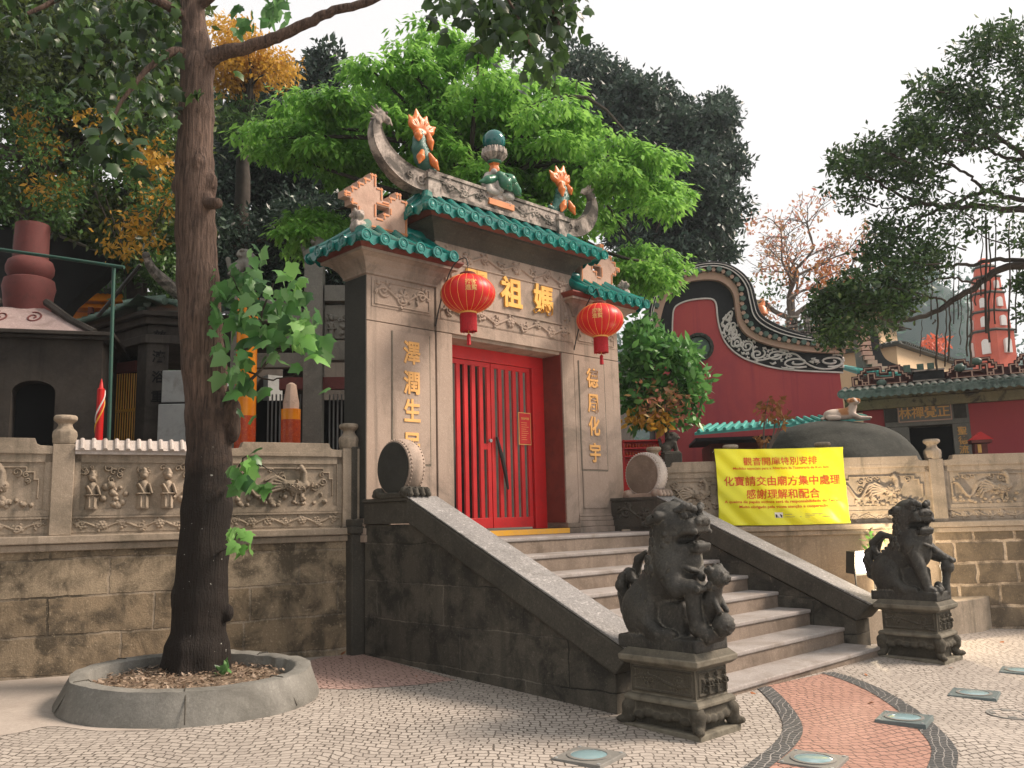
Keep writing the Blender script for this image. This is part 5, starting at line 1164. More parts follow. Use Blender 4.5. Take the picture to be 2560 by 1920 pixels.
def bline(s, vc, u0, u1, h, mat, bold=.004, name='lettering'):
    c = bpy.data.curves.new('t', 'FONT'); c.body = s; c.size = 1; c.offset = bold; c.align_x = 'CENTER'; c.align_y = 'CENTER'; c.resolution_u = 2
    o = bpy.data.objects.new('t', c); COL.objects.link(o); me = bpy.data.meshes.new_from_object(o.evaluated_get(bpy.context.evaluated_depsgraph_get())); bpy.data.objects.remove(o)
    n = len(me.vertices); co = np.zeros(n * 3); me.vertices.foreach_get('co', co); co = co.reshape(-1, 3); lo, hi = co.min(0), co.max(0)
    u = u0 + (co[:, 0] - lo[0]) / (hi[0] - lo[0]) * (u1 - u0); v = vc - ((co[:, 1] - (lo[1] + hi[1]) / 2) / (hi[1] - lo[1])) * h
    P = ban(u, v) - np.array([*rn, 0]) * .009; me.vertices.foreach_set('co', P.astype(np.float32).ravel()); me.update(); me.materials.clear(); me.materials.append(mat); return link(name, me, bt)
bline('觀音開庫特別安排', .165, .222, .785, .108, M['redink'], .006)
bline('Medidas especiais para a Abertura da Tesouraria de Kun Iam', .262, .14, .87, .040, M['redink'], .012)
bline('化寶請交由廟方集中處理', .425, .062, .952, .128, M['redink'], .010)
bline('感謝理解和配合', .595, .225, .785, .128, M['redink'], .010)
bline('A queima de papéis votivos será da responsabilidade do Templo.', .70, .055, .955, .046, M['redink'], .016)
bline('Muito obrigado pela vossa atenção e cooperação.', .765, .165, .845, .046, M['redink'], .016)
def bquad(name, u0, u1, v0, v1, mat, lift=.007):
    U, V_ = np.meshgrid([u0, (u0 + u1) / 2, u1], [v0, v1], indexing='ij'); P = ban(U, V_).reshape(-1, 3) - np.array([*rn, 0]) * lift
    return npmesh(name, P, np.array([(0, 1, 3, 2), (2, 3, 5, 4)]), mat, bt)
bquad('logo_panel', .435, .495, .835, .905, M['white']); bquad('logo_arch', .440, .455, .858, .902, M['ink'], .0085); bquad('logo_arch', .459, .468, .872, .902, M['ink'], .0085); bquad('logo_arch', .472, .490, .858, .902, M['ink'], .0085)
M['greyink'] = paint('grey_ink', (.40, .38, .10), (.36, .34, .1), .5, 2, 0)
for u0, u1, v in ((.51, .56, .862), (.51, .63, .895), (.66, .80, .862), (.66, .78, .88), (.66, .93, .902)): bquad('credit_line', u0, u1, v - .004, v + .004, M['greyink'])
for (u, v) in ((.0, .02), (1, .02), (.02, .99), (.99, .99)):
    b = B(); p = ban(u, v); b.tube([p, p + np.array([*rn, 0]) * .14 + [0, 0, -.02]], .004, 5); b.build('tie', M['white'], bt)

# ------------------------------------------------------------------ floodlight and ground lights
M['lit'] = NT('lit_floodlight_glass').m; nt = M['lit'].node_tree; em = nt.nodes.new('ShaderNodeEmission'); em.inputs[0].default_value = (1, .95, 1, 1); em.inputs[1].default_value = 6; nt.links.new(em.outputs[0], [n for n in nt.nodes if n.type == 'OUTPUT_MATERIAL'][0].inputs[0])
fp = on_line(1866, 1216, FR_A - rn * .75, FR_B - rn * .75); fl = thing('floodlight', 'black box floodlight switched on behind the farther lion', 'floodlight', (fp[0], fp[1], .34))
fz = RGT * .50 - FWD * .80 + UP * -.1; fz /= np.linalg.norm(fz); fx_ = np.cross(UP, fz); fx_ /= np.linalg.norm(fx_); fr = Fr(fp, fx_, None, np.cross(fz, fx_) * -1) if False else Fr(fp, fx_, fz, np.cross(fx_, fz))
b = B(fr); b.box(-.17, .17, -.16, -.02, -.15, .15, tx=0); b.box(-.19, .19, -.02, .0, -.17, .17); b.build('housing', M['black'], fl, bevel=.012)
b = B(fr); b.box(-.15, .15, .0015, .006, -.13, .13); b.build('lit_glass', M['lit'], fl)
b = B(); b.tube([fp - fx_ * .2, fp - fx_ * .2 + [0, 0, -.2], [fp[0], fp[1], .35] - fx_ * .2, [fp[0], fp[1], .35] + fx_ * .2, fp + fx_ * .2 + [0, 0, -.2], fp + fx_ * .2], .014, 6); b.build('bracket', M['black'], fl)
pl_ = bpy.data.lights.new('floodlight_lamp', 'POINT'); pl_.energy = 120; pl_.color = (1, .80, .55); pl_.shadow_soft_size = .06
po = bpy.data.objects.new('floodlight_lamp', pl_); COL.objects.link(po); po.location = fp + fz * .16 + UP * .05; adopt(po, fl)
g = np.random.default_rng(9); pw = on_line(1895, 1175, FR_A - rn * .3, FR_B - rn * .3); N = 40; ax = rdir(g, N); ax[:, 2] = np.abs(ax[:, 2])
leaves('weed', pw + g.normal(size=(N, 3)) * [.1, .1, .08], ax, rdir(g, N), g.uniform(.06, .12, N), OVAL, M['leaflime'], None, dict(label='bright green weed growing from the wall above the floodlight', category='weed'))
sc_ = lambda x, y: ((1800 + x / 2.911) * 2212 / 2560, (1600 + y / 2.911) * 2212 / 2560)
e0, e1 = on_g(*sc_(1135, 597)), on_g(*sc_(1440, 640)); ga = math.atan2(e1[1] - e0[1], e1[0] - e0[0])
for i, ((x, y), lab) in enumerate((((1272, 1637), 'in-ground light with a worn grey frame in the white paving in front of the stairs'), (sc_(680, 885), 'in-ground light with a grey frame at the near edge of the red paving'), (sc_(1342, 594), 'in-ground light with a raised blue-grey frame on the red paving beside the black band'), (sc_(1850, 400), 'in-ground light in the white paving to the right of the red wave'), (sc_(2190, 232), 'in-ground light in the white paving at the right edge beyond the farther lion'))):
    p = on_g(x, y); t = thing('ground_light', lab, 'ground light', p, 'lights set into the plaza'); f = Fr(p + [0, 0, .004], (math.cos(ga), math.sin(ga), 0), None, (.012, -.036, 1)); s_ = .19 if i != 3 else .2
    b = B(f); b.box(-s_, s_, -s_, s_, -.03, .014 if i != 2 else .03, tx=-.006, ty=-.006); k = b.build('frame', M['plate'] if i < 2 else M['platefresh'], t, bevel=.004)
    z = .014 if i != 2 else .03; b = B(f); b.lathe([(.148, z - .01), (.148, z + .006), (.125, z + .008), (.122, z + .001)], (0, 0, 0), 40); b.build('ring', M['plate'], t, 40)
    b = B(f); b.lathe([(.123, z - .002), (.122, z + .004), (.10, z + .010), (.05, z + .014), (.0, z + .015)], (0, 0, 0), 40); b.build('lens', M['glass'], t, True)
    b = B(f)
    for sx in (-1, 1):
        for sy in (-1, 1): b.lathe([(.012, z - .003), (.012, z + .004), (.0, z + .005)], (sx * (s_ - .03), sy * (s_ - .03), 0), 10)
    b.build('bolts', M['metal'], k)
p = on_g(*sc_(2105, 545)); f = Fr(p + [0, 0, .004], (1, 0, 0), None, (.012, -.036, 1)); t = thing('manhole_cover', 'small round iron manhole cover with a paved centre at the right edge', 'manhole cover', p)
b = B(f); b.lathe([(.17, -.02), (.17, .006), (.145, .006), (.145, .001)], (0, 0, 0), 48); b.build('iron_ring', M['plate'], t)
b = B(f); b.lathe([(.144, -.02), (.144, .003), (.0, .003)], (0, 0, 0), 48); b.build('paved_lid', M['cobble'], t)
b = B(f)
for k in range(4): a = k * 1.571 + .5; b.box(-.03, .03, .10, .143, .0035, .008, fr=Fr(f.o, f.x * math.cos(a) + f.y * math.sin(a), None, f.z))
b.build('lid_lugs', M['plate'], t)
# ------------------------------------------------------------------ the temple court beyond the balustrades
CZ = 1.35
class Pl:                                      # a vertical plane: picture points onto it, in its own frame
    def __init__(s, x, y, d, yaw=0.):
        s.fr = view_fr(x, y, d, yaw); s.fr.o = np.array([s.fr.o[0], s.fr.o[1], 0.])
    def __call__(s, x, y):
        o = s.fr.o[:2]; p = s.fr.inv(on_line(x, y, o, o + s.fr.x[:2])); return np.array([p[0], p[2]])
    def w(s, x, y, dy=0.): u = s(x, y); return s.fr([u[0], dy, u[1]])
    def back(s, dy): q = Pl.__new__(Pl); q.fr = s.fr.at(0, dy, 0); return q
def pbox(b, P, x0, x1, y0, y1, d0, d1, ground=False):   # picture rectangle on plane P, from depth d0 to d1
    a, c = P(x0, (y0 + y1) / 2)[0], P(x1, (y0 + y1) / 2)[0]; m = (x0 + x1) / 2
    b.box(a, c, d0, d1, CZ - .02 if ground else P(m, y1)[1], P(m, y0)[1], fr=P.fr)
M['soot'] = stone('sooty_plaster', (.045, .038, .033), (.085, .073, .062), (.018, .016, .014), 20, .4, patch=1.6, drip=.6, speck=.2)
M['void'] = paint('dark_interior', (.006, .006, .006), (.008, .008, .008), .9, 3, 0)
M['chimney'] = paint('dull_red_plaster', (.17, .05, .045), (.13, .038, .034), .8, 3, .3, (.07, .035, .03))
M['pinkroof'] = stone('pink_plaster_roof', (.44, .32, .30), (.52, .40, .37), (.2, .14, .12), 40, .3, patch=3)
M['darkroof'] = paint('dark_corrugated_roof', (.012, .012, .012), (.02, .02, .019), .8, 2, .2)
M['oranget'] = paint('orange_plaster', (.75, .24, .02), (.62, .17, .015), .6, 2, .1)
M['mossy'] = paint('mossy_tiles', (.035, .04, .03), (.065, .068, .052), .7, 8, .4, (.014, .016, .013))
M['oldtile'] = paint('old_green_tile', (.10, .17, .13), (.05, .08, .065), .4, 9, .3, (.03, .035, .03))
M['palet'] = paint('pale_tile_ends', (.06, .12, .095), (.20, .26, .22), .4, 7, .3, (.03, .035, .03), .7)
M['amber'] = paint('amber_wrapper', (.85, .30, .01), (.72, .20, .01), .25, 5, .2, None, .5)
M['amberdk'] = paint('red_amber_wrapper', (.55, .07, .01), (.40, .04, .01), .25, 18, .2, (.8, .25, .05), .5)
M['cream'] = paint('cracked_incense', (.50, .36, .28), (.58, .42, .33), .9, 6, .4, (.08, .05, .04), .5)
M['crimson'] = stone('crimson_plaster', (.47, .085, .078), (.37, .06, .078), (.25, .04, .068), 16, .12, .85, patch=.35, drip=.55, speck=.06)
M['blacktrim'] = paint('black_gable_band', (.007, .0075, .008), (.011, .011, .012), .75, 5, .1, (.03, .03, .03), .4)
M['pinktrim'] = paint('pink_moulding', (.56, .36, .27), (.48, .30, .23), .75, 5, .1)
M['whiteline'] = paint('white_lime_line', (.68, .62, .58), (.55, .5, .46), .8, 7, .1)
M['tealroof'] = paint('teal_sheet_roof', (.05, .36, .31), (.035, .28, .245), .5, 2.5, .1, (.03, .14, .12), .6)
M['boulder'] = stone('dark_boulder', (.028, .031, .026), (.060, .060, .050), (.014, .017, .013), 30, .7, patch=1.6, speck=.4, drip=.4)
M['greystone'] = stone('grey_portal_stone', (.20, .19, .165), (.26, .245, .21), (.10, .095, .08), 60, .3, patch=2, speck=.3)
M['maroonfret'] = paint('maroon_fretwork', (.10, .032, .028), (.07, .025, .022), .8, 6, .3)
M['pagoda'] = paint('orange_pagoda_plaster', (.60, .125, .07), (.52, .10, .06), .75, 1.5, .1)
M['creamwall'] = paint('cream_wall', (.62, .44, .26), (.55, .38, .22), .8, 1, .1)
M['hill'] = paint('hill_soil', (.02, .045, .04), (.03, .06, .05), .95, .1, .3)

# furnace with its round chimney
F = Pl(110, 740, 12.6, .30); fu = thing('incense_furnace', 'dark furnace house with arched mouth, pink roof and stout red chimney', 'furnace', F.w(110, 940))
b = B(F.fr); u0, u1 = F(-190, 740)[0], F(222, 740)[0]; zt = F(110, 726)[1]; a0, a1 = F(22, 880)[0], F(118, 880)[0]; am = (a0 + a1) / 2; ar = (a1 - a0) / 2; za = F(70, 848)[1]
arch = [(am + ar * math.cos(t), za + ar * .62 * math.sin(t)) for t in np.linspace(0, math.pi, 15)]
b.prism([(u0, CZ), (u0, zt), (u1, zt), (u1, CZ), (a1, CZ)] + arch + [(a0, CZ)], 0, .3); b.box(u0, u1, .305, 2.4, CZ, zt); b.build('furnace_wall', M['soot'], fu)
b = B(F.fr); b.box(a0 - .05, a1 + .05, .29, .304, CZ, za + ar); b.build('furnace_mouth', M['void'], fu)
b = B(F.fr); b.box(u0 - .1, u1 + .17, -.17, 2.5, zt + .002, zt + .06); b.box(u0 - .06, u1 + .1, -.1, 2.45, zt - .05, zt); b.build('cornice', M['soot'], fu, bevel=.01)
cu = F.back(1.1)(64, 600)[0]; z0, z1 = zt + .06, F(56, 652)[1] + .1
def frust(b, c, h0, h1, za_, zb_, cy=1.1): b.add([(c + sx * h, cy + sy * h * .95, z) for h, z in ((h0, za_), (h1, zb_)) for sx, sy in ((-1, -1), (1, -1), (1, 1), (-1, 1))], [(0, 1, 5, 4), (1, 2, 6, 5), (2, 3, 7, 6), (3, 0, 4, 7), (4, 5, 6, 7)])
b = B(F.fr); frust(b, cu, 1.12, .30, z0, z1); rf = b.build('pyramid_roof', M['pinkroof'], fu)
b = B(F.fr)
for sx, sy in ((-1, -1), (1, -1), (1, 1), (-1, 1)): b.tube([(cu + sx * 1.16, 1.1 + sy * 1.12, z0 + .02), (cu + sx * .75, 1.1 + sy * .72, (z0 + z1) / 2 + .01), (cu + sx * .32, 1.1 + sy * .3, z1 + .10)], [.05, .055, .06], 6)
b.build('hip_rib', M['soot'], rf)
b = B(F.fr); sl_ = (1.12 - .30) / (z1 - z0)
for cx, rr, sg in ((-.22, .13, 1), (.22, .12, -1)):
    sp_ = spiral((cu + cx, 0), rr, 1.5, 2., sg); b.tube([(p[0], 1.1 - .95 * (1.12 - sl_ * (.32 + p[1])) - .01, z0 + .32 + p[1]) for p in sp_], .014, 5)
b.build('cloud_scroll', M['chimney'], rf)
ch = B(F.fr.at(cu, 1.1, 0)); zz = lambda y: F.back(1.1)(56, y)[1]
ch.lathe([(.30, z1 - .15), (.35, zz(655)), (.36, zz(640)), (.385, zz(622)), (.36, zz(606)), (.29, zz(602)), (.30, zz(600)), (.345, zz(590)), (.35, zz(578)), (.32, zz(566)), (.255, zz(560)), (.25, zz(500)), (.25, zz(486)), (.2, zz(486)), (.2, zz(500))], (0, 0, 0), 32); ch.build('chimney', M['chimney'], fu, 50)

# dark shelter, pipe frame
D = Pl(120, 600, 19, .1); b = B(D.fr); b.prism([tuple(D(x, y)) for x, y in ((-200, 470), (95, 498), (248, 558), (236, 575), (215, 600), (150, 655), (105, 720), (-200, 720))], 0, .5); ds = thing('shelter', 'black corrugated shelter roof behind the red chimney', 'shelter', D.w(120, 800)); b.build('roof_sheet', M['darkroof'], ds)
b = B(D.fr)
for x in (-150, 90, 190): p = D(x, 700); b.tube([(p[0], .25, CZ), (p[0], .25, p[1] + .3)], .06, 8)
b.build('roof_posts', M['darkroof'], ds)
b = B(D.fr); b.tube([(*D(95, 497)[:1], -.03, D(95, 497)[1]), (D(248, 557)[0], -.03, D(248, 557)[1])], .035, 6); b.build('roof_edge', M['greystone'], ds)
PF = Pl(243, 700, 11.6); pf = thing('pipe_frame', 'slim green pipe post with a long horizontal pipe above the furnace', 'pipe frame', (*PF.w(243, 800)[:2], CZ)); b = B()
b.tube([PF.w(246, 578), [*PF.w(241, 900)[:2], CZ]], .024, 10); b.build('post', M['greenpipe'], pf, True)
b = B(); b.tube([PF.w(-120, 512, .3), PF.w(105, 550, .1), PF.w(272, 580, -.05)], .024, 10); b.build('rail', M['greenpipe'], pf, True)
b = B(); b.tube([PF.w(262, 545, .6), PF.w(150, 655, .8)], .028, 8); b.build('brace', M['black'], pf, True)

# orange hall
O = Pl(200, 640, 25, .25); oh = thing('orange_hall', 'small bright orange hall with tiled roof seen under the shelter', 'hall', (*O.w(200, 800)[:2], CZ)); b = B(O.fr)
pbox(b, O, 140, 330, 668, 900, .5, 4, True); b.build('hall_wall', M['oranget'], oh)
b = B(O.fr); pbox(b, O, 145, 300, 634, 652, -.1, 4.5); pbox(b, O, 150, 290, 655, 664, .1, 4.4); b.build('eave_board', M['amber'], oh, bevel=.02)
b = B(O.fr); p, q = O(150, 632), O(300, 640)
for k in range(16): t = k / 15; b.tube([(p[0] + (q[0] - p[0]) * t, -.25, p[1] + .02), (p[0] + (q[0] - p[0]) * t, 2., p[1] + 1.2)], .09, 8)
b.add([(p[0], -.2, p[1] - .02), (q[0], -.2, p[1] - .02), (q[0], 2, p[1] + 1.15), (p[0], 2, p[1] + 1.15)], [(0, 1, 2, 3)]); b.build('tiled_roof', M['mossy'], oh, 40)
b = B(O.fr); q = [(lambda v: (v[0], -.3, v[1]))(O(x, y)) for x, y in ((205, 616), (225, 612), (245, 600), (258, 580), (262, 560))]; b.tube(smooth_curve(q, 20), .07, 8); b.build('gable_line', M['pinktrim'], oh)
b = B(O.fr); pbox(b, O, 190, 200, 664, 700, -.05, .15, True); pbox(b, O, 233, 243, 664, 700, -.05, .15, True); b.build('pillars', M['redbrown'], oh)

# pavilion with upturned ridge
C0 = at_depth(322, 720, 13.6); C0[2] = 0; dl, dr = -RGT * .80 + FWD * .60, RGT * .93 + FWD * .37; dl /= np.linalg.norm(dl); dr /= np.linalg.norm(dr)
fL, fRr = Fr(C0, dl, None), Fr(C0, dr, None); pv = thing('dark_pavilion', 'dark stone pavilion with green eave tiles, upturned ridge and engraved pillar', 'pavilion', (*C0[:2], CZ)); PC = Pl(322, 720, 13.6)
ze = PC(315, 668)[1]
def obox(b, u0, u1, v0, v1, z0, z1): b.add([C0 + dr * u + dl * v + UP * z for z in (z0, z1) for u, v in ((u0, v0), (u1, v0), (u1, v1), (u0, v1))], [(3, 2, 1, 0), (4, 5, 6, 7), (0, 1, 5, 4), (1, 2, 6, 5), (2, 3, 7, 6), (3, 0, 4, 7)])
b = B(); obox(b, -.05, .28, -.05, .22, CZ, ze - .55); b.build('corner_pillar', M['soot'], pv, bevel=.015)
b = B(); obox(b, 2.2, 2.5, -.05, .22, CZ, ze - .5); b.build('far_pillar', M['soot'], pv); b = B(); obox(b, -.05, .25, 2.4, 2.7, CZ, ze - .5); b.build('far_pillar', M['soot'], pv)
b = B(); obox(b, -.1, 2.7, -.1, 2.8, ze - .56, ze - .42); obox(b, -.04, 2.6, -.04, 2.7, ze - .42, ze - .26); obox(b, -.12, 2.7, -.12, 2.8, ze - .255, ze - .14); obox(b, -.22, 2.8, -.22, 2.9, ze - .135, ze - .06); b.build('entablature', M['soot'], pv, bevel=.015)
pch = Fr(C0 + dr * .12 - dl * .058 + UP * 0, dr, -(-dl) if False else dl)
pch = Fr(C0 + dr * .13 + dl * -.056, dr, None)
for ch, y in zip('慈濟浴重', (728, 772, 816, 858)): glyph(ch, .20, Fr(np.array([*pch.o[:2], PC(335, y)[1]]), dr), M['soot'] if 0 else M['void'], pv, .012, 'engraved_character', .004)
e = B(); 
for d_, L in ((dl, 3.0), (dr, 3.0)):
    o_ = dr if d_ is dl else dl; n = 15
    for k in range(n):
        t = .02 + (L - .02) * k / (n - 1); lift = .16 * math.exp(-(t + .3) / .35); p = C0 + d_ * t - o_ * .38 + UP * (ze + lift)
        e.tube([p, p + o_ * .3 + UP * .09, p + o_ * .62 + UP * .15], [.058, .05, .045], 8)
    V = []
    for k in range(13):
        t = -.36 + (L + .36) * k / 12; lift = .16 * math.exp(-(t + .3) / .35)
        for s_, h in ((-.36, -.03), (.25, .10), (1.0, .20)): V.append(C0 + d_ * max(t, s_ if s_ > 0 else t) + o_ * s_ + UP * (ze + h + (lift if s_ < 0 else 0)))
    e.add(V, [(k * 3 + j, k * 3 + 3 + j, k * 3 + 4 + j, k * 3 + 1 + j) for k in range(12) for j in range(2)])
rf = e.build('tiled_roof', M['oldtile'], pv, 50)
q = [PC.w(x, y, dy) for x, y, dy in ((395, 622, 1.3), (375, 618, 1.0), (350, 608, .7), (330, 590, .4), (315, 570, .2), (310, 548, .1))]
b = B(); b.tube(smooth_curve(q, 30), np.linspace(.17, .05, 30), 8); b.ball(q[-1], .065, 10, 8); b.build('upturned_ridge', M['ridge'], rf, True)
q = [PC.w(x, y, dy) for x, y, dy in ((318, 655, 0), (255, 668, .7), (205, 690, 1.3), (165, 705, 1.8))]; b = B(); b.tube(q, .06, 8)
for k in range(9): p = q[0] + (q[-1] - q[0]) * (k + .5) / 9; b.box(-.05, .05, -.05, .05, -.17, -.03, fr=Fr(p - dr * .06, dl))
b.build('eave_edge', M['palet'], rf, 40)
b = B(); PB = Pl(258, 850, 14.1, -.45); pbox(b, PB, 226, 292, 783, 806, 0, .1); b.build('red_beam', M['chimney'], pv, bevel=.01)
b = B(PB.fr)
for k in range(12): u = PB(230 + 5.2 * k, 870); b.tube([(u[0], .05, CZ), (u[0], .05, PB(230 + 5.2 * k, 806)[1])], .012, 6)
pbox(b, PB, 228, 292, 884, 890, .03, .07); b.build('gilt_bars', M['gold'], pv)
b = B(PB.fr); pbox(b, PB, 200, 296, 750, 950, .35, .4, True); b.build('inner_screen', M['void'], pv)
MB = Pl(377, 870, 12.9, .05); mc = thing('metal_cabinet', 'grey steel double cabinet behind the balustrade beside the tree trunk', 'cabinet', (*MB.w(377, 900)[:2], CZ)); b = B(MB.fr)
pbox(b, MB, 340, 425, 872, 960, .0, .7, True); b.build('lower_box', M['metal'], mc, bevel=.015); b = B(MB.fr); pbox(b, MB, 346, 420, 798, 868, .06, .6); b.build('upper_box', M['metal'], mc, bevel=.015)
b = B(MB.fr); pbox(b, MB, 340, 425, 868, 871, .05, .65); pbox(b, MB, 403, 405, 880, 925, -.02, 0); b.build('door_gap', M['void'], mc)
SP = Pl(216, 890, 12.0); sp_t = thing('spiral_candle', 'tall red festival candle wound with white and yellow bands', 'candle', (*SP.w(215, 940)[:2], CZ)); o_ = SP.w(216, 890); zt = SP(216, 838)[1]; b = B(); b.lathe([(.055, CZ), (.05, zt - .02), (.03, zt), (.018, zt + .08), (.004, zt + .13)], (o_[0], o_[1], 0), 16); b.build('candle_body', M['lantern'], sp_t, True)
for mk, ph in (('white', 0), ('yellowpaint', 1.2)):
    b = B(); P = [(o_[0] + .05 * math.cos(a + ph), o_[1] + .05 * math.sin(a + ph), CZ + .02 + (zt - CZ - .05) * a / 19) for a in np.linspace(0, 19, 90)]; b.tube(P, .012, 5); b.build('spiral_band', M[mk], sp_t)

# stone memorial arch, lions on its pillars, incense
A = Pl(672, 750, 13.6, .10); pa = thing('memorial_arch', 'grey stone memorial arch with square pillars and stepped lintels', 'arch', (*A.w(620, 940)[:2], CZ)); b = B(A.fr)
for (x0, x1, y0) in ((655, 696, 556), (497, 540, 592)):
    b = B(A.fr); pbox(b, A, x0, x1, y0, 950, 0, .34, True); b.build('pillar', M['greystone'], pa, bevel=.012)
b = B(A.fr); u = [A(x, y) for x, y in ((545, 690), (545, 672), (560, 672), (560, 641), (628, 652), (628, 658), (652, 664), (652, 698))]; b.prism([tuple(v) for v in u], .05, .28); pbox(b, A, 545, 652, 720, 745, .06, .26); pbox(b, A, 540, 655, 760, 792, .08, .25); b.build('lintel', M['greystone'], pa, bevel=.008)
b = B(A.fr); pbox(b, A, 700, 760, 614, 648, .05, .3); pbox(b, A, 700, 760, 655, 728, .12, .26); pbox(b, A, 700, 760, 735, 776, .05, .3); p = A(701, 727); relief(b, A.fr.at(p[0], .118, p[1]), .40, .44, scene_figs(.40, .44, 90), .008); b.build('carved_block', M['greystone'], pa, bevel=.006)
b = B(A.fr); pbox(b, A, 600, 760, 812, 838, .12, .25); b.build('red_beam', M['chimney'], pa)
b = B(A.fr)
for x in list(range(566, 650, 9)) + list(range(704, 745, 9)): u = A(x, 900); b.tube([(u[0], .5, CZ), (u[0], .5, A(x, 842)[1])], .014, 6)
b.build('iron_bars', M['metal'], pa)
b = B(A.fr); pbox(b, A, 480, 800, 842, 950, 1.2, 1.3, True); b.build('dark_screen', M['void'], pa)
def small_lion(x, y, ph, label, P, sg=1, mat='greystone'):
    o_ = P.w(x, y, .15); s = ph; S = Sdf((-.7 * s, -.6 * s, -.05 * s), (.7 * s, .6 * s, 1.08 * s), .026 * s)
    S.box((0, 0, 0.03 * s), (.42 * s, .3 * s, .05 * s), .01, 0); S.cap((-sg * .22 * s, 0, .25 * s), (sg * .1 * s, 0, .5 * s), .24 * s, .22 * s, .05 * s); S.ell((sg * .12 * s, 0, .76 * s), (.27 * s, .25 * s, .24 * s), .05 * s); S.ell((sg * .34 * s, 0, .70 * s), (.14 * s, .16 * s, .12 * s), .03 * s)
    for q in (-1, 1):
        S.cap((sg * .2 * s, q * .16 * s, .45 * s), (sg * .27 * s, q * .17 * s, .1 * s), .09 * s, .08 * s, .03 * s); S.ell((-sg * .2 * s, q * .18 * s, .2 * s), (.2 * s, .12 * s, .19 * s), .04 * s); S.ell((sg * .05 * s, q * .25 * s, .88 * s), (.09 * s, .05 * s, .06 * s), .02 * s); S.ell((sg * .33 * s, q * .12 * s, .84 * s), .05 * s, .02 * s)
    S.box((sg * .45 * s, 0, .64 * s), (.1 * s, .12 * s, .02 * s), .0, .01 * s, 's'); S.cap((-sg * .42 * s, 0, .3 * s), (-sg * .48 * s, 0, .62 * s), .07 * s, .09 * s, .03 * s)
    g = np.random.default_rng(3)
    for k in range(26): a = g.uniform(0, 6.28); S.ell((-sg * (.02 + .1 * g.random()) * s, .24 * s * math.cos(a), (.66 + .24 * math.sin(a)) * s), .06 * s, .015 * s)
    o = S.build('stone_lion', M[mat], None, Fr(o_, P.fr.x)); o['label'] = label; o['category'] = 'stone lion'; return o
tag(small_lion(677, 557, .40, 'small pale stone lion sitting on the arch pillar beside the gate roof', A), group='lions on the arch pillars')
tag(small_lion(518, 592, .46, 'small pale stone lion sitting on the arch pillar above the leafy sprig', A), group='lions on the arch pillars')
def incense(x0, x1, ytop, ymid, label, broken, d):
    P = Pl((x0 + x1) / 2, 900, d); o_ = P.w((x0 + x1) / 2, 900); r = (x1 - x0) / 2 * 1.157 * d / 2153; t = thing('incense_column', label, 'incense', (o_[0], o_[1], CZ), 'giant incense columns in amber wrappers'); zt, zm = P(x0, ytop)[1], P(x0, ymid)[1]
    b = B(); b.lathe([(r * .8, CZ), (r, CZ + .05), (r * 1.0, zm), (r, zt), (r * .7, zt)], (o_[0], o_[1], 0), 24); b.build('amber_wrapper', M['amber'], t, 40)
    b = B(); b.lathe([(r * 1.02, CZ + .03), (r * 1.02, zm)], (o_[0], o_[1], 0), 24); b.build('red_wrapper', M['amberdk'], t, 40)
    if broken:
        zb = P(x0, broken)[1]; b = B(); b.lathe([(r * .8, zt - .05), (r * .82, zt + .1), (r * .7, (zt + zb) / 2), (r * .5, zb), (r * .2, zb + .03)], (o_[0], o_[1], 0), 14, lobes=3, la=.12); b.build('cracked_top', M['cream'], t, 40)
incense(608, 649, 885, 908, 'short amber wrapped incense column with a cracked cream top', 832, 12.4)
incense(508, 552, 645, 900, 'tall amber wrapped incense column behind the leafy sprig', None, 12.8)
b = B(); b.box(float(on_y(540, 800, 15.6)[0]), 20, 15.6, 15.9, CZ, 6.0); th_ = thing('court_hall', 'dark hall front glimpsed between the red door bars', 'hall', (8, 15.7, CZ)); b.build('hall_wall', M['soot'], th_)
b = B(); b.box(8.2, 9.3, 15.4, 15.595, 3.0, 4.5); b.build('pale_panel', M['metal'], th_)
b = B(); b.box(12.2, 12.6, 15.3, 15.595, CZ, 5); b.build('hall_pillar', M['greystone'], th_)

# ------------------------------------------------------------------ crimson wall with the wave shaped gable
Wp = Pl(1620, 800, 19.5, .0)
def c5(P, pts): return np.array([P((1600 + x / 3.318) * 2212 / 2560, (640 + y / 3.318) * 2212 / 2560) for x, y in pts])
cu_ = lambda pts, n=90: smooth_curve(c5(Wp, pts), n)
Oc = cu_([(58, 700), (62, 560), (70, 440), (110, 310), (200, 205), (330, 120), (480, 75), (620, 65), (740, 95), (850, 170), (915, 265), (945, 370), (985, 490), (1080, 560), (1230, 625), (1430, 680), (1690, 715)])
O2 = cu_([(85, 700), (90, 570), (105, 450), (140, 345), (225, 238), (345, 158), (490, 115), (615, 107), (725, 135), (815, 205), (865, 290), (890, 400), (925, 520), (1020, 605), (1180, 672), (1400, 715), (1690, 740)])
Tc = cu_([(108, 700), (115, 580), (135, 460), (170, 365), (250, 265), (365, 190), (500, 148), (615, 142), (705, 175), (775, 235), (808, 305), (822, 420), (850, 540), (940, 640), (1110, 705), (1370, 750), (1690, 775)])
Pc = cu_([(150, 700), (158, 580), (180, 470), (215, 375), (290, 285), (395, 225), (510, 205), (620, 207), (690, 235), (745, 285), (775, 350), (788, 450), (815, 570), (890, 665), (1060, 740), (1340, 795), (1690, 812)])
Wc = cu_([(268, 720), (270, 620), (272, 530), (280, 450), (310, 405), (390, 370), (500, 352), (590, 352), (625, 375), (638, 420), (645, 500), (665, 600), (710, 710), (800, 805), (940, 875), (1200, 938), (1690, 965)])
cw = thing('crimson_gable_wall', 'crimson temple wall with a black banded wave shaped gable', 'wall', (*Wp.w(1620, 960)[:2], CZ))
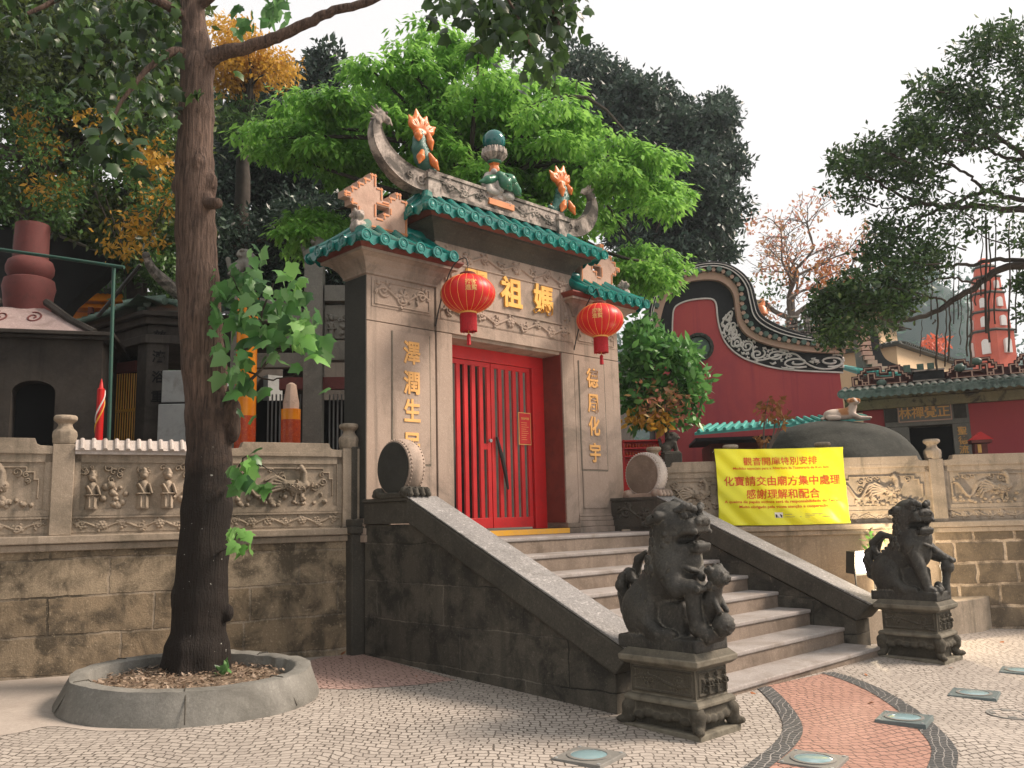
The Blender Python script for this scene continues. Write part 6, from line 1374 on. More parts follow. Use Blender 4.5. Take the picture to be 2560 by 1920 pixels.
bot = np.stack([Oc[:, 0], np.full(len(Oc), CZ - .05)], 1); mid = Pc.copy()
b = B(Wp.fr); xs_ = np.concatenate([Wc]); zb = CZ - .05
poly = [(Oc[0, 0] + .1, zb)] + [tuple(p) for p in Pc[::2]] + [(Pc[-1, 0], zb)]; b.prism(poly, .06, .55); b.build('crimson_field', M['crimson'], cw)
b = B(Wp.fr); b.strip(Pc, Wc, .03, .09); bb = b.build('black_band', M['blacktrim'], cw)
def lift_line(name, c, w, d0, d1, mat, par):
    t = np.gradient(c, axis=0); t /= np.linalg.norm(t, axis=1, keepdims=True); n = np.stack([-t[:, 1], t[:, 0]], 1); b = B(Wp.fr); b.strip(c + n * w, c - n * w, d0, d1); return b.build(name, mat, par)
lift_line('white_line', Wc, .016, .015, .07, M['whiteline'], cw)
b = B(Wp.fr); b.strip(Tc, Pc, -.10, .4); b.build('pink_moulding', M['pinktrim'], cw)
b = B(Wp.fr); b.strip(O2, Tc, -.16, .62); b.build('cap_underside', M['blacktrim'], cw)
b = B(Wp.fr); b.strip(Oc, O2, -.22, .7); b.build('cap', M['blacktrim'], cw, bevel=.02)
lift_line('cap_line', O2 * .97 + Oc * .03, .011, -.235, -.2, M['whiteline'], cw); lift_line('cap_line', O2 * .5 + Oc * .5, .008, -.235, -.2, M['whiteline'], cw)
b, b2 = B(Wp.fr), B(Wp.fr); seg_ = np.concatenate([[0], np.cumsum(np.linalg.norm(np.diff(Tc, axis=0), axis=1))]); nT = int(seg_[-1] / .215)
for k in range(nT):
    s_ = (k + .5) / nT * seg_[-1]; p = np.array([np.interp(s_, seg_, Tc[:, i]) for i in (0, 1)]); q = np.array([np.interp(min(s_ + .02, seg_[-1]), seg_, Tc[:, i]) for i in (0, 1)]) - p; q /= np.linalg.norm(q) + 1e-9; nn = np.array([q[1], -q[0]])
    c = p - nn * .045; (b if k % 1 == 0 else b2).tube([(c[0], -.24, c[1]), (c[0], .3, c[1])], .062, 10)
    c2 = p + q * .1075 - nn * .03; b2.tube([(c2[0], -.18, c2[1]), (c2[0], .3, c2[1])], .05, 6)
b.build('green_tile_ends', M['oldtile'], cw, 40); b2.build('orange_tile_ends', M['orange'] if 0 else M['pinktrim'], cw, 40)
# white scrollwork on the black band
b = B(Wp.fr); g = np.random.default_rng(12); i0 = int(.735 * 90); tband = np.linspace(0, 1, 40); base_a = Pc[i0 - 7:]; base_b = Wc[i0 - 7:]
def bandpt(t, v): k = t * (min(len(base_a), len(base_b)) - 1); i = int(k); f = k - i; i2 = min(i + 1, len(base_a) - 1); a_ = base_a[i] * (1 - f) + base_a[i2] * f; c_ = base_b[i] * (1 - f) + base_b[i2] * f; return a_ * (1 - v) + c_ * v
def bstroke(pts, r): P = [bandpt(min(max(t, 0), 1), min(max(v, .04), .96)) for t, v in pts]; b.tube([(p[0], .022, p[1]) for p in P], r, 6)
for k in range(9):
    tc = (k + .5) / 9; up = .58 if k % 2 else .42
    bstroke([(tc + .055 * (1 - .8 * u) * math.cos(u * 9 * (1 if k % 2 else -1) + k), up + .30 * (1 - .8 * u) * math.sin(u * 9 * (1 if k % 2 else -1) + k)) for u in np.linspace(0, 1, 22)], .024)
    for j in range(7):
        a_ = g.uniform(0, 6.28); t0, v0 = tc + .06 * math.cos(a_), up + .36 * math.sin(a_); bstroke([(t0, v0), (t0 + .018 * math.cos(a_ + .9), v0 + .12 * math.sin(a_ + .9)), (t0 + .03 * math.cos(a_ + 1.6), v0 + .16 * math.sin(a_ + 1.6))], np.array([.032, .026, .008]))
bstroke([(t, .5 + .36 * math.sin(t * 22)) for t in np.linspace(0, 1, 70)], .022); b.build('white_scrollwork', M['whiteline'], cw)
rwc = c5(Wp, [(490, 755)])[0]; b = B(Wp.fr.at(rwc[0], 0, rwc[1])); b.lathe([(.33, .06), (.33, -.03), (.26, -.03), (.25, .055)], (0, 0, 0), 40, ax='y'); 
for k in range(18): a_ = k * .349; b.tube([(.30 * math.cos(a_), -.06, .30 * math.sin(a_)), (.30 * math.cos(a_), .05, .30 * math.sin(a_))], .03, 8)
rw = b.build('round_window', M['mossy'], cw, 40); b = B(Wp.fr.at(rwc[0], 0, rwc[1])); b.lathe([(.25, .05), (.25, .045), (.0, .045)], (0, 0, 0), 40, ax='y'); b.build('window_lattice', M['oldtile'], rw)
b = B(Wp.fr); FW = c5(Wp, [(1220, 560), (1680, 720)]); g = np.random.default_rng(4); nx_, nz_ = 22, 6; cxw = (FW[1, 0] - FW[0, 0]) / nx_; czh = .115
for i in range(nx_):
    for j in range(nz_):
        if g.random() < .72: x_ = FW[0, 0] + i * cxw; z_ = FW[1, 1] + j * czh; b.box(x_ + .01, x_ + cxw - .01, -.1, .1, z_ + .01, z_ + czh - .01) if g.random() < .55 else b.box(x_, x_ + cxw * 1.0, -.07, .07, z_ + .03, z_ + .07)
b.build('grey_fretwork', M['ridge'], cw)
b = B(Wp.fr); p = c5(Wp, [(1070, 500), (1070, 420), (1070, 360)]); b.lathe([(.05, p[0, 1]), (.03, p[0, 1] + .1), (.16, p[1, 1] - .05), (.14, p[1, 1] + .1), (.05, p[1, 1] + .2)], (p[0, 0], .6, 0), 12); b.tube([(p[0, 0], .6, p[1, 1] + .15), (p[0, 0] + .03, .6, p[2, 1]), (p[0, 0] + .1, .6, p[2, 1] + .12)], [.06, .08, .02], 8); b.build('roof_finial', M['orange'], cw, 40)
# side roof of teal sheet and the second black gable
P2 = Pl(1890, 780, 21.5, .0); c4 = lambda P, pts: np.array([P((2060 + x / 3.318) * 2212 / 2560, (640 + y / 3.318) * 2212 / 2560) for x, y in pts])
g2 = thing('black_gable', 'black curved gable with striped edge behind the banyan leaves', 'gable', (*P2.w(1890, 900)[:2], CZ))
a_ = smooth_curve(c4(P2, [(440, 610), (455, 680), (470, 780), (520, 860), (620, 905), (720, 930), (900, 950)]), 30); c_ = smooth_curve(c4(P2, [(370, 610), (385, 700), (400, 800), (450, 890), (560, 945), (700, 970), (900, 990)]), 30)
b = B(P2.fr); b.strip(a_, c_, 0, .5); b.build('gable_cap', M['blacktrim'], g2)
b = B(P2.fr); z_ = np.stack([c_[:, 0], np.full(30, CZ)], 1); b.strip(c_ - [.25, 0], z_, .05, .45); b.build('gable_wall', M['greystone'], g2)
b = B(P2.fr)
for k in range(0, 24, 2): p = c_[k]; b.box(p[0] - .26, p[0] - .02, -.06, .2, p[1] - .05, p[1] + .05)
b.build('striped_edge', M['pinktrim'], g2)
q = c4(P2, [(255, 860), (545, 955), (530, 1040), (240, 980)]); b = B(P2.fr); b.add([(q[0, 0], 1.0, q[0, 1]), (q[1, 0], .4, q[1, 1]), (q[2, 0], -.9, q[2, 1]), (q[3, 0], -.3, q[3, 1])] + [(q[0, 0], 1.0, q[0, 1] - .06), (q[1, 0], .4, q[1, 1] - .06), (q[2, 0], -.9, q[2, 1] - .06), (q[3, 0], -.3, q[3, 1] - .06)], [(0, 1, 2, 3), (7, 6, 5, 4), (0, 4, 5, 1), (1, 5, 6, 2), (2, 6, 7, 3), (3, 7, 4, 0)])
for k in range(9): t = k / 8; s_, e_ = q[0] * (1 - t) + q[1] * t, q[3] * (1 - t) + q[2] * t; b.tube([(s_[0], 1. - .6 * t, s_[1] + .02), (e_[0], -.35 - .6 * t, e_[1] + .02)], .05, 6)
b.build('teal_roof', M['tealroof'], g2)

# low shed with a teal roof
Sd = Pl(1680, 930, 16.6, -.12); sh = thing('low_shed', 'low maroon shed with a bright teal sheet roof', 'shed', (*Sd.w(1680, 980)[:2], CZ)); b = B(Sd.fr)
pbox(b, Sd, 1540, 1900, 946, 1000, .5, 2.2, True); b.build('shed_wall', M['redbrown'], sh)
e0, e1, r0, r1 = [Sd(*p) for p in ((1497, 938), (1870, 905), (1545, 915), (1890, 888))]; b = B(Sd.fr)
V = [(e0[0], -.3, e0[1]), (e1[0], -.3, e1[1]), (r1[0], 1.6, r1[1] + .12), (r0[0], 1.6, r0[1] + .12)]; b.add(V + [(x, y, z - .05) for x, y, z in V], [(0, 1, 2, 3), (7, 6, 5, 4), (0, 4, 5, 1), (1, 5, 6, 2), (2, 6, 7, 3), (3, 7, 4, 0)])
for k in range(20): t = (k + .5) / 20; s_ = np.array(V[0]) * (1 - t) + np.array(V[1]) * t; e_ = np.array(V[3]) * (1 - t) + np.array(V[2]) * t; b.tube([s_ + [0, -.02, .02], e_ + [0, 0, .02]], .035, 6)
b.build('teal_roof', M['tealroof'], sh)
b = B(Sd.fr); b.box(e0[0] + .02, e1[0], -.28, 1.4, e0[1] - .16, e0[1] - .10); b.build('soffit', M['blacktrim'], sh)
# boulder and the dog lying on it
Bo = Pl(1835, 960, 14.6); c = Bo.w(1835, 985, .6); hw = abs(Bo(1990, 960)[0] - Bo(1835, 960)[0]); top = Bo(1850, 899)[1]
gb = CZ - c[2]; S = Sdf((-hw * 1.35 - .2, -1.15, gb - .1), (hw * 1.35 + .2, 1.15, 1.4), .03); zc = top - c[2]; S.ell((0, 0, gb * .5), (hw * 1.2, 1.0, abs(gb) * .5 + .55), .1)
S.ell((0, 0, -.5), (hw * 1.22, .8, zc + .5), .02); S.ell((-.4 * hw, 0, -.25), (hw * .75, .7, zc + .18), .15); S.ell((.42 * hw, 0, -.35), (hw * .8, .7, zc + .25), .15); S.rough(.010, 5, 3)
tag(S.build('boulder', M['boulder'], None, Fr(c, RGT)), 'large smooth dark boulder behind the yellow banner', 'boulder')
M['dogtan'] = paint('tan_fur', (.45, .22, .10), (.36, .17, .08), .9, 20, .3); M['dogwhite'] = paint('white_fur', (.58, .47, .40), (.50, .40, .34), .9, 20, .3)
dp = Bo.w(1856, 898, .55); df_ = Fr(dp + [0, 0, -.015], RGT); dg_ = thing('dog', 'white and tan dog lying on top of the dark boulder', 'dog', dp)
k_ = .0092; S = Sdf((-.48, -.25, -.05), (.44, .25, .46), .011)
S.cap((-.22, .02, .10), (.06, 0, .12), .10, .105, .04); S.ell((-.27, .03, .09), (.13, .12, .10), .03); S.cap((-.34, -.06, .04), (-.18, -.11, .035), .05, .04, .02); S.path([(-.36, .05, .06), (-.44, .0, .03), (-.45, -.08, .02)], [.035, .025, .012], .015)
S.cap((.05, -.02, .13), (.11, -.04, .24), .085, .07, .03)
for q in (-1, 1): S.path([(.09, q * .06 - .02, .09), (.18, q * .055 - .07, .03), (.33, q * .05 - .09, .022)], [.042, .034, .026], .015); S.ell((.35, q * .05 - .10, .022), (.035, .026, .02), .01)
S.ell((.12, -.05, .32), (.075, .075, .072), .02); S.cap((.135, -.10, .30), (.145, -.17, .285), .045, .03, .02); S.ell((.147, -.195, .292), .014, .004)
for q in (-1, 1): S.path([(.12 + q * .055, -.04, .365), (.12 + q * .095, -.055, .345), (.12 + q * .10, -.08, .30)], [.022, .026, .012], .01)
t_ = NT('dog_fur', .9, .2); sp2 = t_.n('SeparateXYZ', {'Vector': t_.co}); pz = t_.n('NewGeometry').outputs['Position']
dl_ = t_.n('VectorMath', {0: pz, 1: tuple(float(v) for v in dp)}, operation='SUBTRACT').outputs[0]; sz = t_.n('SeparateXYZ', {'Vector': dl_}).outputs[2]; sxr = t_.n('VectorMath', {0: dl_, 1: tuple(float(v) for v in RGT)}, operation='DOT_PRODUCT').outputs['Value']
nz = t_.noise(9, 3); patch1 = t_.math('MULTIPLY', t_.ramp(t_.math('ADD', sz, t_.math('MULTIPLY', nz, .05)), .30, .325), t_.ramp(t_.math('ABSOLUTE', t_.math('SUBTRACT', sxr, .135)), .012, .03)); patch2 = t_.math('MULTIPLY', t_.ramp(t_.math('ABSOLUTE', t_.math('ADD', sxr, t_.math('ADD', .02, t_.math('MULTIPLY', nz, .1)))), .10, .07), t_.ramp(sz, .05, .08))
t_.col(t_.mix(t_.math('MAXIMUM', patch1, patch2), (.56, .46, .39), (.43, .20, .09))); t_.bump(t_.noise(120, 2), .4, .006)
S.build('dog_body', t_.m, dg_, df_)
b = B(df_); b.ball((.095, -.118, .335), .010, 8, 6); b.ball((.155, -.122, .335), .010, 8, 6); b.build('eyes', M['ink'], dg_); b = B(df_); b.ball((.147, -.205, .296), (.014, .010, .010), 8, 6); b.build('nose', M['ink'], dg_)

# ------------------------------------------------------------------ temple portal with the inscribed plaque
E_ = Pl(2080, 880, 17.0, -.45); e4 = lambda pts: c4(E_, pts); en = thing('temple_portal', 'grey stone temple portal with gilded plaque, crimson wall and fretwork ridge', 'portal', (*E_.w(2000, 970)[:2], CZ))
X = lambda x: e4([(x, 1400)])[0, 0]; Z = lambda x, y: e4([(x, y)])[0, 1]
zE = Z(1000, 1238); b = B(E_.fr); b.box(X(1212), X(3400), .0, .5, CZ, zE); b.box(X(330), X(505), .0, .5, CZ, zE); b.build('crimson_wall', M['crimson'], en)
b = B(E_.fr); zo = Z(880, 1405); b.box(X(505), X(700), -.03, .5, CZ, zo); b.box(X(1062), X(1212), -.03, .5, CZ, zo); b.box(X(505), X(1212), -.035, .5, zo + .004, zE); b.build('portal_frame', M['greystone'], en, bevel=.01)
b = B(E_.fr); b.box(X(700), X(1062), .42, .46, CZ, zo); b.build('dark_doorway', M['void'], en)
b = B(E_.fr); z0, z1 = Z(850, 1372), Z(850, 1236); b.box(X(622), X(1070), -.06, -.034, z0, z1); pq_ = b.build('plaque', M['greystone'], en, bevel=.006)
b = B(E_.fr)
for a in ((622, 1070, z0, z0 + .025), (622, 1070, z1 - .025, z1)): b.box(X(a[0]), X(a[1]), -.07, -.058, a[2], a[3])
for x in (622, 1060): b.box(X(x), X(x + 10), -.072, -.058, z0, z1)
b.build('plaque_border', M['pinktrim'], pq_)
for ch, x in zip('林禪覺正', (682, 788, 893, 1003)): glyph(ch, .24, E_.fr.at(X(x), -.066, (z0 + z1) / 2), M['goldtext'], pq_, .014, 'gilded_character', .004)
b = B(E_.fr); b.box(X(512), X(614), -.045, -.034, z0 + .02, z1 - .02); b.box(X(1085), X(1192), -.045, -.034, z0 + .02, z1 - .02); b.build('dark_panel', M['dark'], en)
b = B(E_.fr)
for x in (505, 1078, 1198): b.box(X(x) - .02, X(x) + .02, -.05, -.0345, z0 - .02, z1 + .02)
for ch, y in zip('聖德流', (1455, 1535, 1612)): glyph(ch, .17, E_.fr.at(X(1140), -.04, Z(1140, y)), M['goldtext'], en, .012, 'couplet_character', .004)
M['frieze'] = stone('painted_frieze', (.36, .30, .16), (.28, .25, .15), (.06, .05, .04), 30, .3, patch=4, dlo=.5, dhi=.6)
b = B(E_.fr); b.box(X(190), X(3400), -.12, .45, zE + .003, zE + .20); b.box(X(190), X(3400), -.2, .45, zE + .203, zE + .27); b.build('painted_frieze', M['frieze'], en, bevel=.01)
ze2 = zE + .30; b, b2 = B(E_.fr), B(E_.fr); n = 46; xa, xb = X(190), X(3400)
for k in range(n):
    x = xa + (xb - xa) * k / (n - 1); b.tube([(x, -.62, ze2), (x, -.2, ze2 + .09), (x, .35, ze2 + .20)], [.085, .075, .075], 10)
    b2.lathe([(.088, -.02), (.088, -.04), (.07, -.04), (.06, -.03), (.0, -.03)], (x, -.6, ze2 + .0), 14, ax='y')
    x2 = x + (xb - xa) / (n - 1) / 2; b2.prism([(x2 - .13, ze2 + .02), (x2 - .08, ze2 - .07), (x2, ze2 - .12), (x2 + .08, ze2 - .07), (x2 + .13, ze2 + .02)], -.64, -.615)
b.add([(xa, -.55, ze2 - .05), (xb, -.55, ze2 - .05), (xb, .4, ze2 + .18), (xa, .4, ze2 + .18)], [(0, 1, 2, 3)]); rf = b.build('tiled_eave', M['mossy'], en, 40); b2.build('pale_tile_ends', M['palet'], rf, 40)
b = B(E_.fr); b.box(X(300), X(2100), .36, .42, ze2 + .2, ze2 + .42); b.build('ridge_backing', M['maroonfret'], en)
b = B(E_.fr); b.box(xa + .2, xb, .3, .5, ze2 + .12, ze2 + .26); b.build('ridge_base', M['blacktrim'], en)
b = B(E_.fr); zr = ze2 + .26; b.box(X(775), X(1045), .22, .52, zr - .05, zr + .22); b.build('black_ridge_panel', M['blacktrim'], en, bevel=.02); b = B(E_.fr)
for z in (zr - .02, zr + .19): b.box(X(770), X(1050), .19, .22, z, z + .03)
b.build('ridge_panel_trim', M['ridge'], en)
FP = ["....######..####...", "...##....#.##..#...", "..##.###.###.#.##..", "###..#.#.....#..##.", "#.##.#.#######.#.##", "#..###....#....#..#", "##################."]
def fret(x0, x1, flip):
    b, l = B(E_.fr), B(E_.fr); cx = (X(x1) - X(x0)) / 19; cz = .058
    for r_, row in enumerate(FP):
        row = row[::-1] if flip else row
        for c_, chx in enumerate(row):
            if chx == '#':
                xx = X(x0) + c_ * cx; z = zr + (6 - r_) * cz - .02; b.box(xx, xx + cx, .30, .46, z, z + cz); 
                if c_ + 1 < 19 and row[c_ + 1] == '#': l.box(xx + cx * .5, xx + cx * 1.5, .285, .299, z + cz / 2 - .008, z + cz / 2 + .008)
                if r_ + 1 < 7 and (FP[r_ + 1][::-1] if flip else FP[r_ + 1])[c_] == '#': l.box(xx + cx / 2 - .012, xx + cx / 2 + .012, .2865, .2995, z - cz / 2, z + cz / 2)
    f_ = b.build('ridge_fretwork', M['maroonfret'], en, fix=False); l.build('pale_fret_line', M['pinktrim'], f_)
fret(250, 760, False); fret(1060, 1560, True); fret(1600, 2100, False)
b = B(E_.fr)
for (x, y) in ((700, 900), (815, 900), (905, 880)): b.box(X(x), X(x + 60), .3, .5, zr + .2, zr + .36)
for (x, z) in ((505, zr + .02), (1330, zr + .3), (1180, zr + .2)): q_ = B(E_.fr); q_.ball((X(x), .25, z), (.10, .06, .08), 10, 8); q_.build('ridge_ornament', M['oldtile'], en, True)
b.build('ridge_blocks', M['oldtile'], en)
Sx = Pl(2118, 965, 15.6, -.3); s_t = thing('small_shrine', 'tiny red shrine standing against the crimson wall by the portal', 'shrine', (*Sx.w(2118, 968)[:2], CZ)); b = B(Sx.fr); pbox(b, Sx, 2106, 2134, 958, 985, 0, .25, True); pbox(b, Sx, 2098, 2142, 950, 957, -.05, .3); b.build('shrine_box', M['redbrown'], s_t); b = B(Sx.fr); p = Sx(2120, 950)
b.prism([(p[0] - .2, p[1]), (p[0] + .2, p[1]), (p[0] + .08, p[1] + .09), (p[0], p[1] + .15), (p[0] - .08, p[1] + .09)], -.02, .2); b.build('shrine_roof', M['lantern'], s_t); b = B(Sx.fr); pbox(b, Sx, 2112, 2120, 960, 978, -.012, -.002); b.build('gilt_front', M['gold'], s_t)
# votive rack and little stone lion at the right of the gate
V_ = Pl(1395, 965, 14.6, .0); vr = thing('votive_rack', 'red rack of votive lamps under the shrub right of the gate', 'rack', (*V_.w(1395, 985)[:2], CZ)); b = B(V_.fr); pbox(b, V_, 1345, 1432, 950, 953, 0, .3); pbox(b, V_, 1345, 1432, 966, 969, 0, .3); pbox(b, V_, 1345, 1432, 983, 986, 0, .3); pbox(b, V_, 1347, 1430, 953, 1000, .25, .3, True)
for x in (1347, 1429): pbox(b, V_, x - 1, x + 2, 950, 1000, 0, .03, True)
b.build('rack_frame', M['lantern'], vr)
for row, y in ((0, 966), (1, 983)):
    for k in range(13): x = 1350 + 6.4 * k; p = V_(x, y); b = B(V_.fr); b.lathe([(.016, p[1]), (.021, p[1] + .03), (.017, p[1] + .06)], (p[0], .12, 0), 8); tag(b.build('votive_lamp', M['amberdk'], None, True), 'tiny red glass lamp standing in the votive rack', 'lamp', 'votive lamps in the rack')
LP_ = Pl(1452, 960, 14.2); small_lion(1452, 978, .36, 'small dark stone lion on a plinth beside the votive rack', LP_, 1, 'dark')
b = B(LP_.fr); pbox(b, LP_, 1434, 1472, 978.5, 990, -.06, .36, True); tag(b.build('lion_plinth', M['dark'], None, bevel=.01), 'dark square plinth under the small stone lion beside the votive rack', 'plinth')

# ------------------------------------------------------------------ pagoda, cream tower, hill
PG = Pl(2146, 760, 46); pgd = thing('pagoda', 'tall orange six sided pagoda with white arched windows', 'pagoda', (*PG.w(2146, 800)[:2], CZ)); kx = 1.157 * 46 / 2153; c = PG.w(2146, 760); zz = lambda y: PG(2146, y)[1]
def hexr(b, prof): b.lathe(prof, (c[0], c[1], 0), 6, Fr((0, 0, 0)))
tiers = [(778, 722, 47, 44), (716, 680, 40, 38), (674, 640, 35.5, 34), (634, 605, 31, 29.5), (600, 582, 25, 22)]
def hexlathe(b, prof, rot): 
    V = []; 
    for r, z in prof: V += [(c[0] + r * math.cos(rot + k * math.pi / 3), c[1] + r * math.sin(rot + k * math.pi / 3), z) for k in range(6)]
    n = len(prof); b.add(V, [(i * 6 + j, i * 6 + (j + 1) % 6, (i + 1) * 6 + (j + 1) % 6, (i + 1) * 6 + j) for i in range(n - 1) for j in range(6)] + [tuple(range(6)), tuple(range((n - 1) * 6, n * 6))])
to_cam = math.atan2(-c[1], -c[0]); rot = to_cam + .22
for i, (y0, y1, r0, r1) in enumerate(tiers):
    b = B(); hexlathe(b, [(r0 * kx, zz(y0) if i else CZ), (r1 * kx, zz(y1))], rot); tr_ = b.build('pagoda_tier', M['pagoda'], pgd)
    b = B(); zt = zz(y1); hexlathe(b, [(r1 * kx * 1.02, zt), (r1 * kx * 1.10, zt + .04), (r1 * kx * 1.15, zt + .07), (r1 * kx * 1.02, zt + .13), (r1 * kx * .9, zt + .18)], rot); b.build('pagoda_eave', M['mossy'], pgd)
    if i < 4:
        for k in range(6):
            a = rot + (k + .5) * math.pi / 3; n_ = np.array([math.cos(a), math.sin(a), 0]); 
            if n_ @ (EYE - c) < 0: continue
            ap = (r0 + r1) / 2 * kx * math.cos(math.pi / 6) + .03; h = (zz(y1) - zz(y0)); w = r1 * kx * .18; zb = zz(y0) + h * .16; f = Fr(c * [1, 1, 0] + n_ * ap, np.cross(UP, n_))
            ar = [(w * math.cos(t), zb + h * .42 + w * math.sin(t)) for t in np.linspace(0, math.pi, 9)]; b = B(f); b.prism([(-w, zb), (w, zb)] + ar, -.05 - .04, .05); wn_ = b.build('arched_window', M['white'], tr_)
b = B(); b.lathe([(.35, zz(582)), (.30, zz(578)), (.42, zz(574)), (.30, zz(570)), (.2, zz(567)), (.28, zz(563)), (.1, zz(558))], (c[0], c[1], 0), 14); b.build('gourd_finial', M['pagoda'], pgd, True)
CB = Pl(1937, 760, 34, .80); cb = thing('cream_tower', 'cream tiered building with dark tiled eaves below the banyan', 'building', (*CB.w(1937, 900)[:2], CZ)); zc_ = lambda y: CB(1937, y)[1]
for i, (x0, x1, y0_, y1_, za, zb) in enumerate(((0, 6.5, 0, 2.6, None, 748), (-.2, 1.6, .5, 3.2, 742, 700), (0, 1.3, .7, 2.9, 694, 664))):
    b = B(CB.fr); b.box(x0, x1, y0_, y1_, CZ if za is None else zc_(za), zc_(zb)); w_ = b.build('tower_storey', M['creamwall'], cb)
    b = B(CB.fr); z = zc_(zb); b.box(x0 - .3, x1 + .3, y0_ - .3, y1_ + .3, z, z + .07); b.box(x0 - .22, x1 + .22, y0_ - .22, y1_ + .22, z + .07, z + .16); e_ = b.build('tiled_eave', M['mossy'], cb, bevel=.03)
    b = B(CB.fr)
    for k in range(int((x1 - x0) / .22)): b.tube([(x0 + .11 + .22 * k, y0_ - .36, z + .10), (x0 + .11 + .22 * k, y0_ + .3, z + .24)], .055, 6)
    for k in range(int((y1_ - y0_) / .22)): b.tube([(x0 - .36, y0_ + .11 + .22 * k, z + .10), (x0 + .3, y0_ + .11 + .22 * k, z + .24)], .055, 6)
    b.build('eave_tiles', M['mossy'], e_, 40)
b = B(Fr(CB.fr([-.01, .95, zc_(775)]), -CB.fr.y))
for k in range(4):
    a_ = k * math.pi / 2; b.box(.3 * math.cos(a_) - .06, .3 * math.cos(a_) + .06, -.03, -.002, .3 * math.sin(a_) - .06, .3 * math.sin(a_) + .06); b.box(.42 * math.cos(a_ + .785) - .07, .42 * math.cos(a_ + .785) + .07, -.03, -.002, .42 * math.sin(a_ + .785) - .07, .42 * math.sin(a_ + .785) + .07)
b.lathe([(.16, -.03), (.16, -.002), (.10, -.002), (.10, -.03)], (0, 0, 0), 16, ax='y'); b.build('lattice_window', M['soot'], cb)
HL = Pl(2000, 780, 150); nx, ny = 60, 30; V = []; g = np.random.default_rng(3)
for i in range(nx):
    for j in range(ny):
        u = -110 + 180 * i / (nx - 1); v = 110 * j / (ny - 1); h = max(0, 34 * math.exp(-((u - 1) / 17) ** 2) + 34 * math.exp(-((u + 40) / 34) ** 2)) * math.sin(min(1, v / 40) * math.pi / 2) ** 1.2 * (1 if v < 60 else max(.0, 1 - (v - 60) / 50) * 1.0) + 1.3; V.append(HL.fr([u, v - 35, h + .8 * mnoise.noise((u * .1, v * .1, 0))]))
idx = np.arange(nx * ny).reshape(nx, ny); npmesh('wooded_hill', np.array(V), np.stack([idx[:-1, :-1], idx[1:, :-1], idx[1:, 1:], idx[:-1, 1:]], -1).reshape(-1, 4), M['hill'], None, 'all', dict(kind='structure'))
HV = np.array(V)
# ------------------------------------------------------------------ trees and shrubs
M['bright'] = leaf('bright_green_leaf', [(.055, .16, .02), (.11, .29, .035), (.19, .41, .06), (.30, .54, .12)], .38, .4)
M['dkblue'] = leaf('dark_evergreen_leaf', [(.007, .016, .012), (.016, .036, .026), (.034, .066, .044), (.085, .13, .09)], .14, .36)
M['dkgreen'] = leaf('dark_banyan_leaf', [(.012, .026, .010), (.022, .05, .016), (.04, .085, .022), (.07, .13, .035)], .2, .4)
M['mixleft'] = leaf('tangled_leaf', [(.008, .017, .007), (.022, .043, .012), (.05, .08, .02), (.16, .22, .05)], .22, .36)
M['yellowlf'] = leaf('golden_leaf', [(.30, .15, .02), (.50, .27, .03), (.62, .38, .06)], .35, .5)
M['orangelf'] = leaf('orange_leaf', [(.50, .13, .02), (.60, .20, .03), (.30, .16, .05)], .3, .5)
M['shrub'] = leaf('glossy_shrub_leaf', [(.025, .09, .02), (.05, .17, .035), (.10, .27, .06), (.18, .38, .11)], .28, .32)
M['midgreen'] = leaf('mid_green_leaf', [(.016, .042, .012), (.04, .10, .024), (.10, .19, .045)], .25, .45)
M['kapoklf'] = leaf('sparse_autumn_leaf', [(.42, .13, .11), (.55, .24, .12), (.60, .33, .14), (.32, .31, .12), (.5, .22, .18)], .3, .5)
M['hillleaf'] = leaf('hillside_leaf', [(.03, .09, .065), (.05, .13, .09), (.08, .18, .12)], .1, .7)  # teal tint: some of the far haze is put into the leaf colour
M['redflower'] = leaf('red_flower', [(.55, .09, .04), (.66, .15, .06)], .3, .5)
M['brownlf'] = leaf('withered_leaf', [(.12, .05, .02), (.26, .10, .03), (.34, .18, .06)], .25, .6)

def lumps(poly, n, d, dd, seed):
    g = np.random.default_rng(seed); q = inside(poly, g, n); return np.array([at_depth(x, y, d + g.uniform(-dd, dd)) for x, y in q]), g
def crown(par, name, poly, nl, d, dd, R, per, size, mat, seed, T=KITE, up=.3, shell=.45, flat=.75, droop=0., parts=None):
    C, g = lumps(poly, nl, d, dd, seed); v = rdir(g, nl * per); r = g.uniform(shell, 1., (nl * per, 1)) ** .7; RR = np.repeat(g.uniform(.65, 1.25, nl) * R, per)[:, None]
    pos = np.repeat(C, per, 0) + v * r * RR * [1, 1, flat] + g.normal(size=v.shape) * R * .16; ax = v * .45 + rdir(g, len(pos)) * 1.0; ax[:, 2] -= droop; nm = v * .25 + rdir(g, len(pos)) * .8 + UP * up
    leaves(name, pos, ax, nm, g.uniform(*size, len(pos)), T, mat, par); return C
def tree(name, label, base, group=None, cat='tree'): return thing(name, label, cat, base, group)
def trunk(par, pts, rad, mat, name='trunk', lim=(), gnarl=.05):
    g = np.random.default_rng(len(pts) + int(abs(pts[0][0]) * 10)); b = B(); c = smooth_curve(pts, 26); c[2:-1] += g.normal(size=(len(c) - 3, 3)) * gnarl * .25; b.tube(c, np.interp(np.linspace(0, 1, 26), np.linspace(0, 1, len(rad)), rad), 9); b.build(name, mat, par, True)
    if len(lim):
        b = B()
        for q in lim:
            i = int(g.integers(12, 24)); p = c[i]; m = (p + q) / 2 + g.normal(size=3) * .12 * np.linalg.norm(q - p) + UP * .05 * np.linalg.norm(q - p); k = smooth_curve([p, m, q], 10); r0 = rad[-1] * .8; b.tube(k, np.linspace(r0, r0 * .2, 10), 6)
        b.build('limbs', mat, par, True)

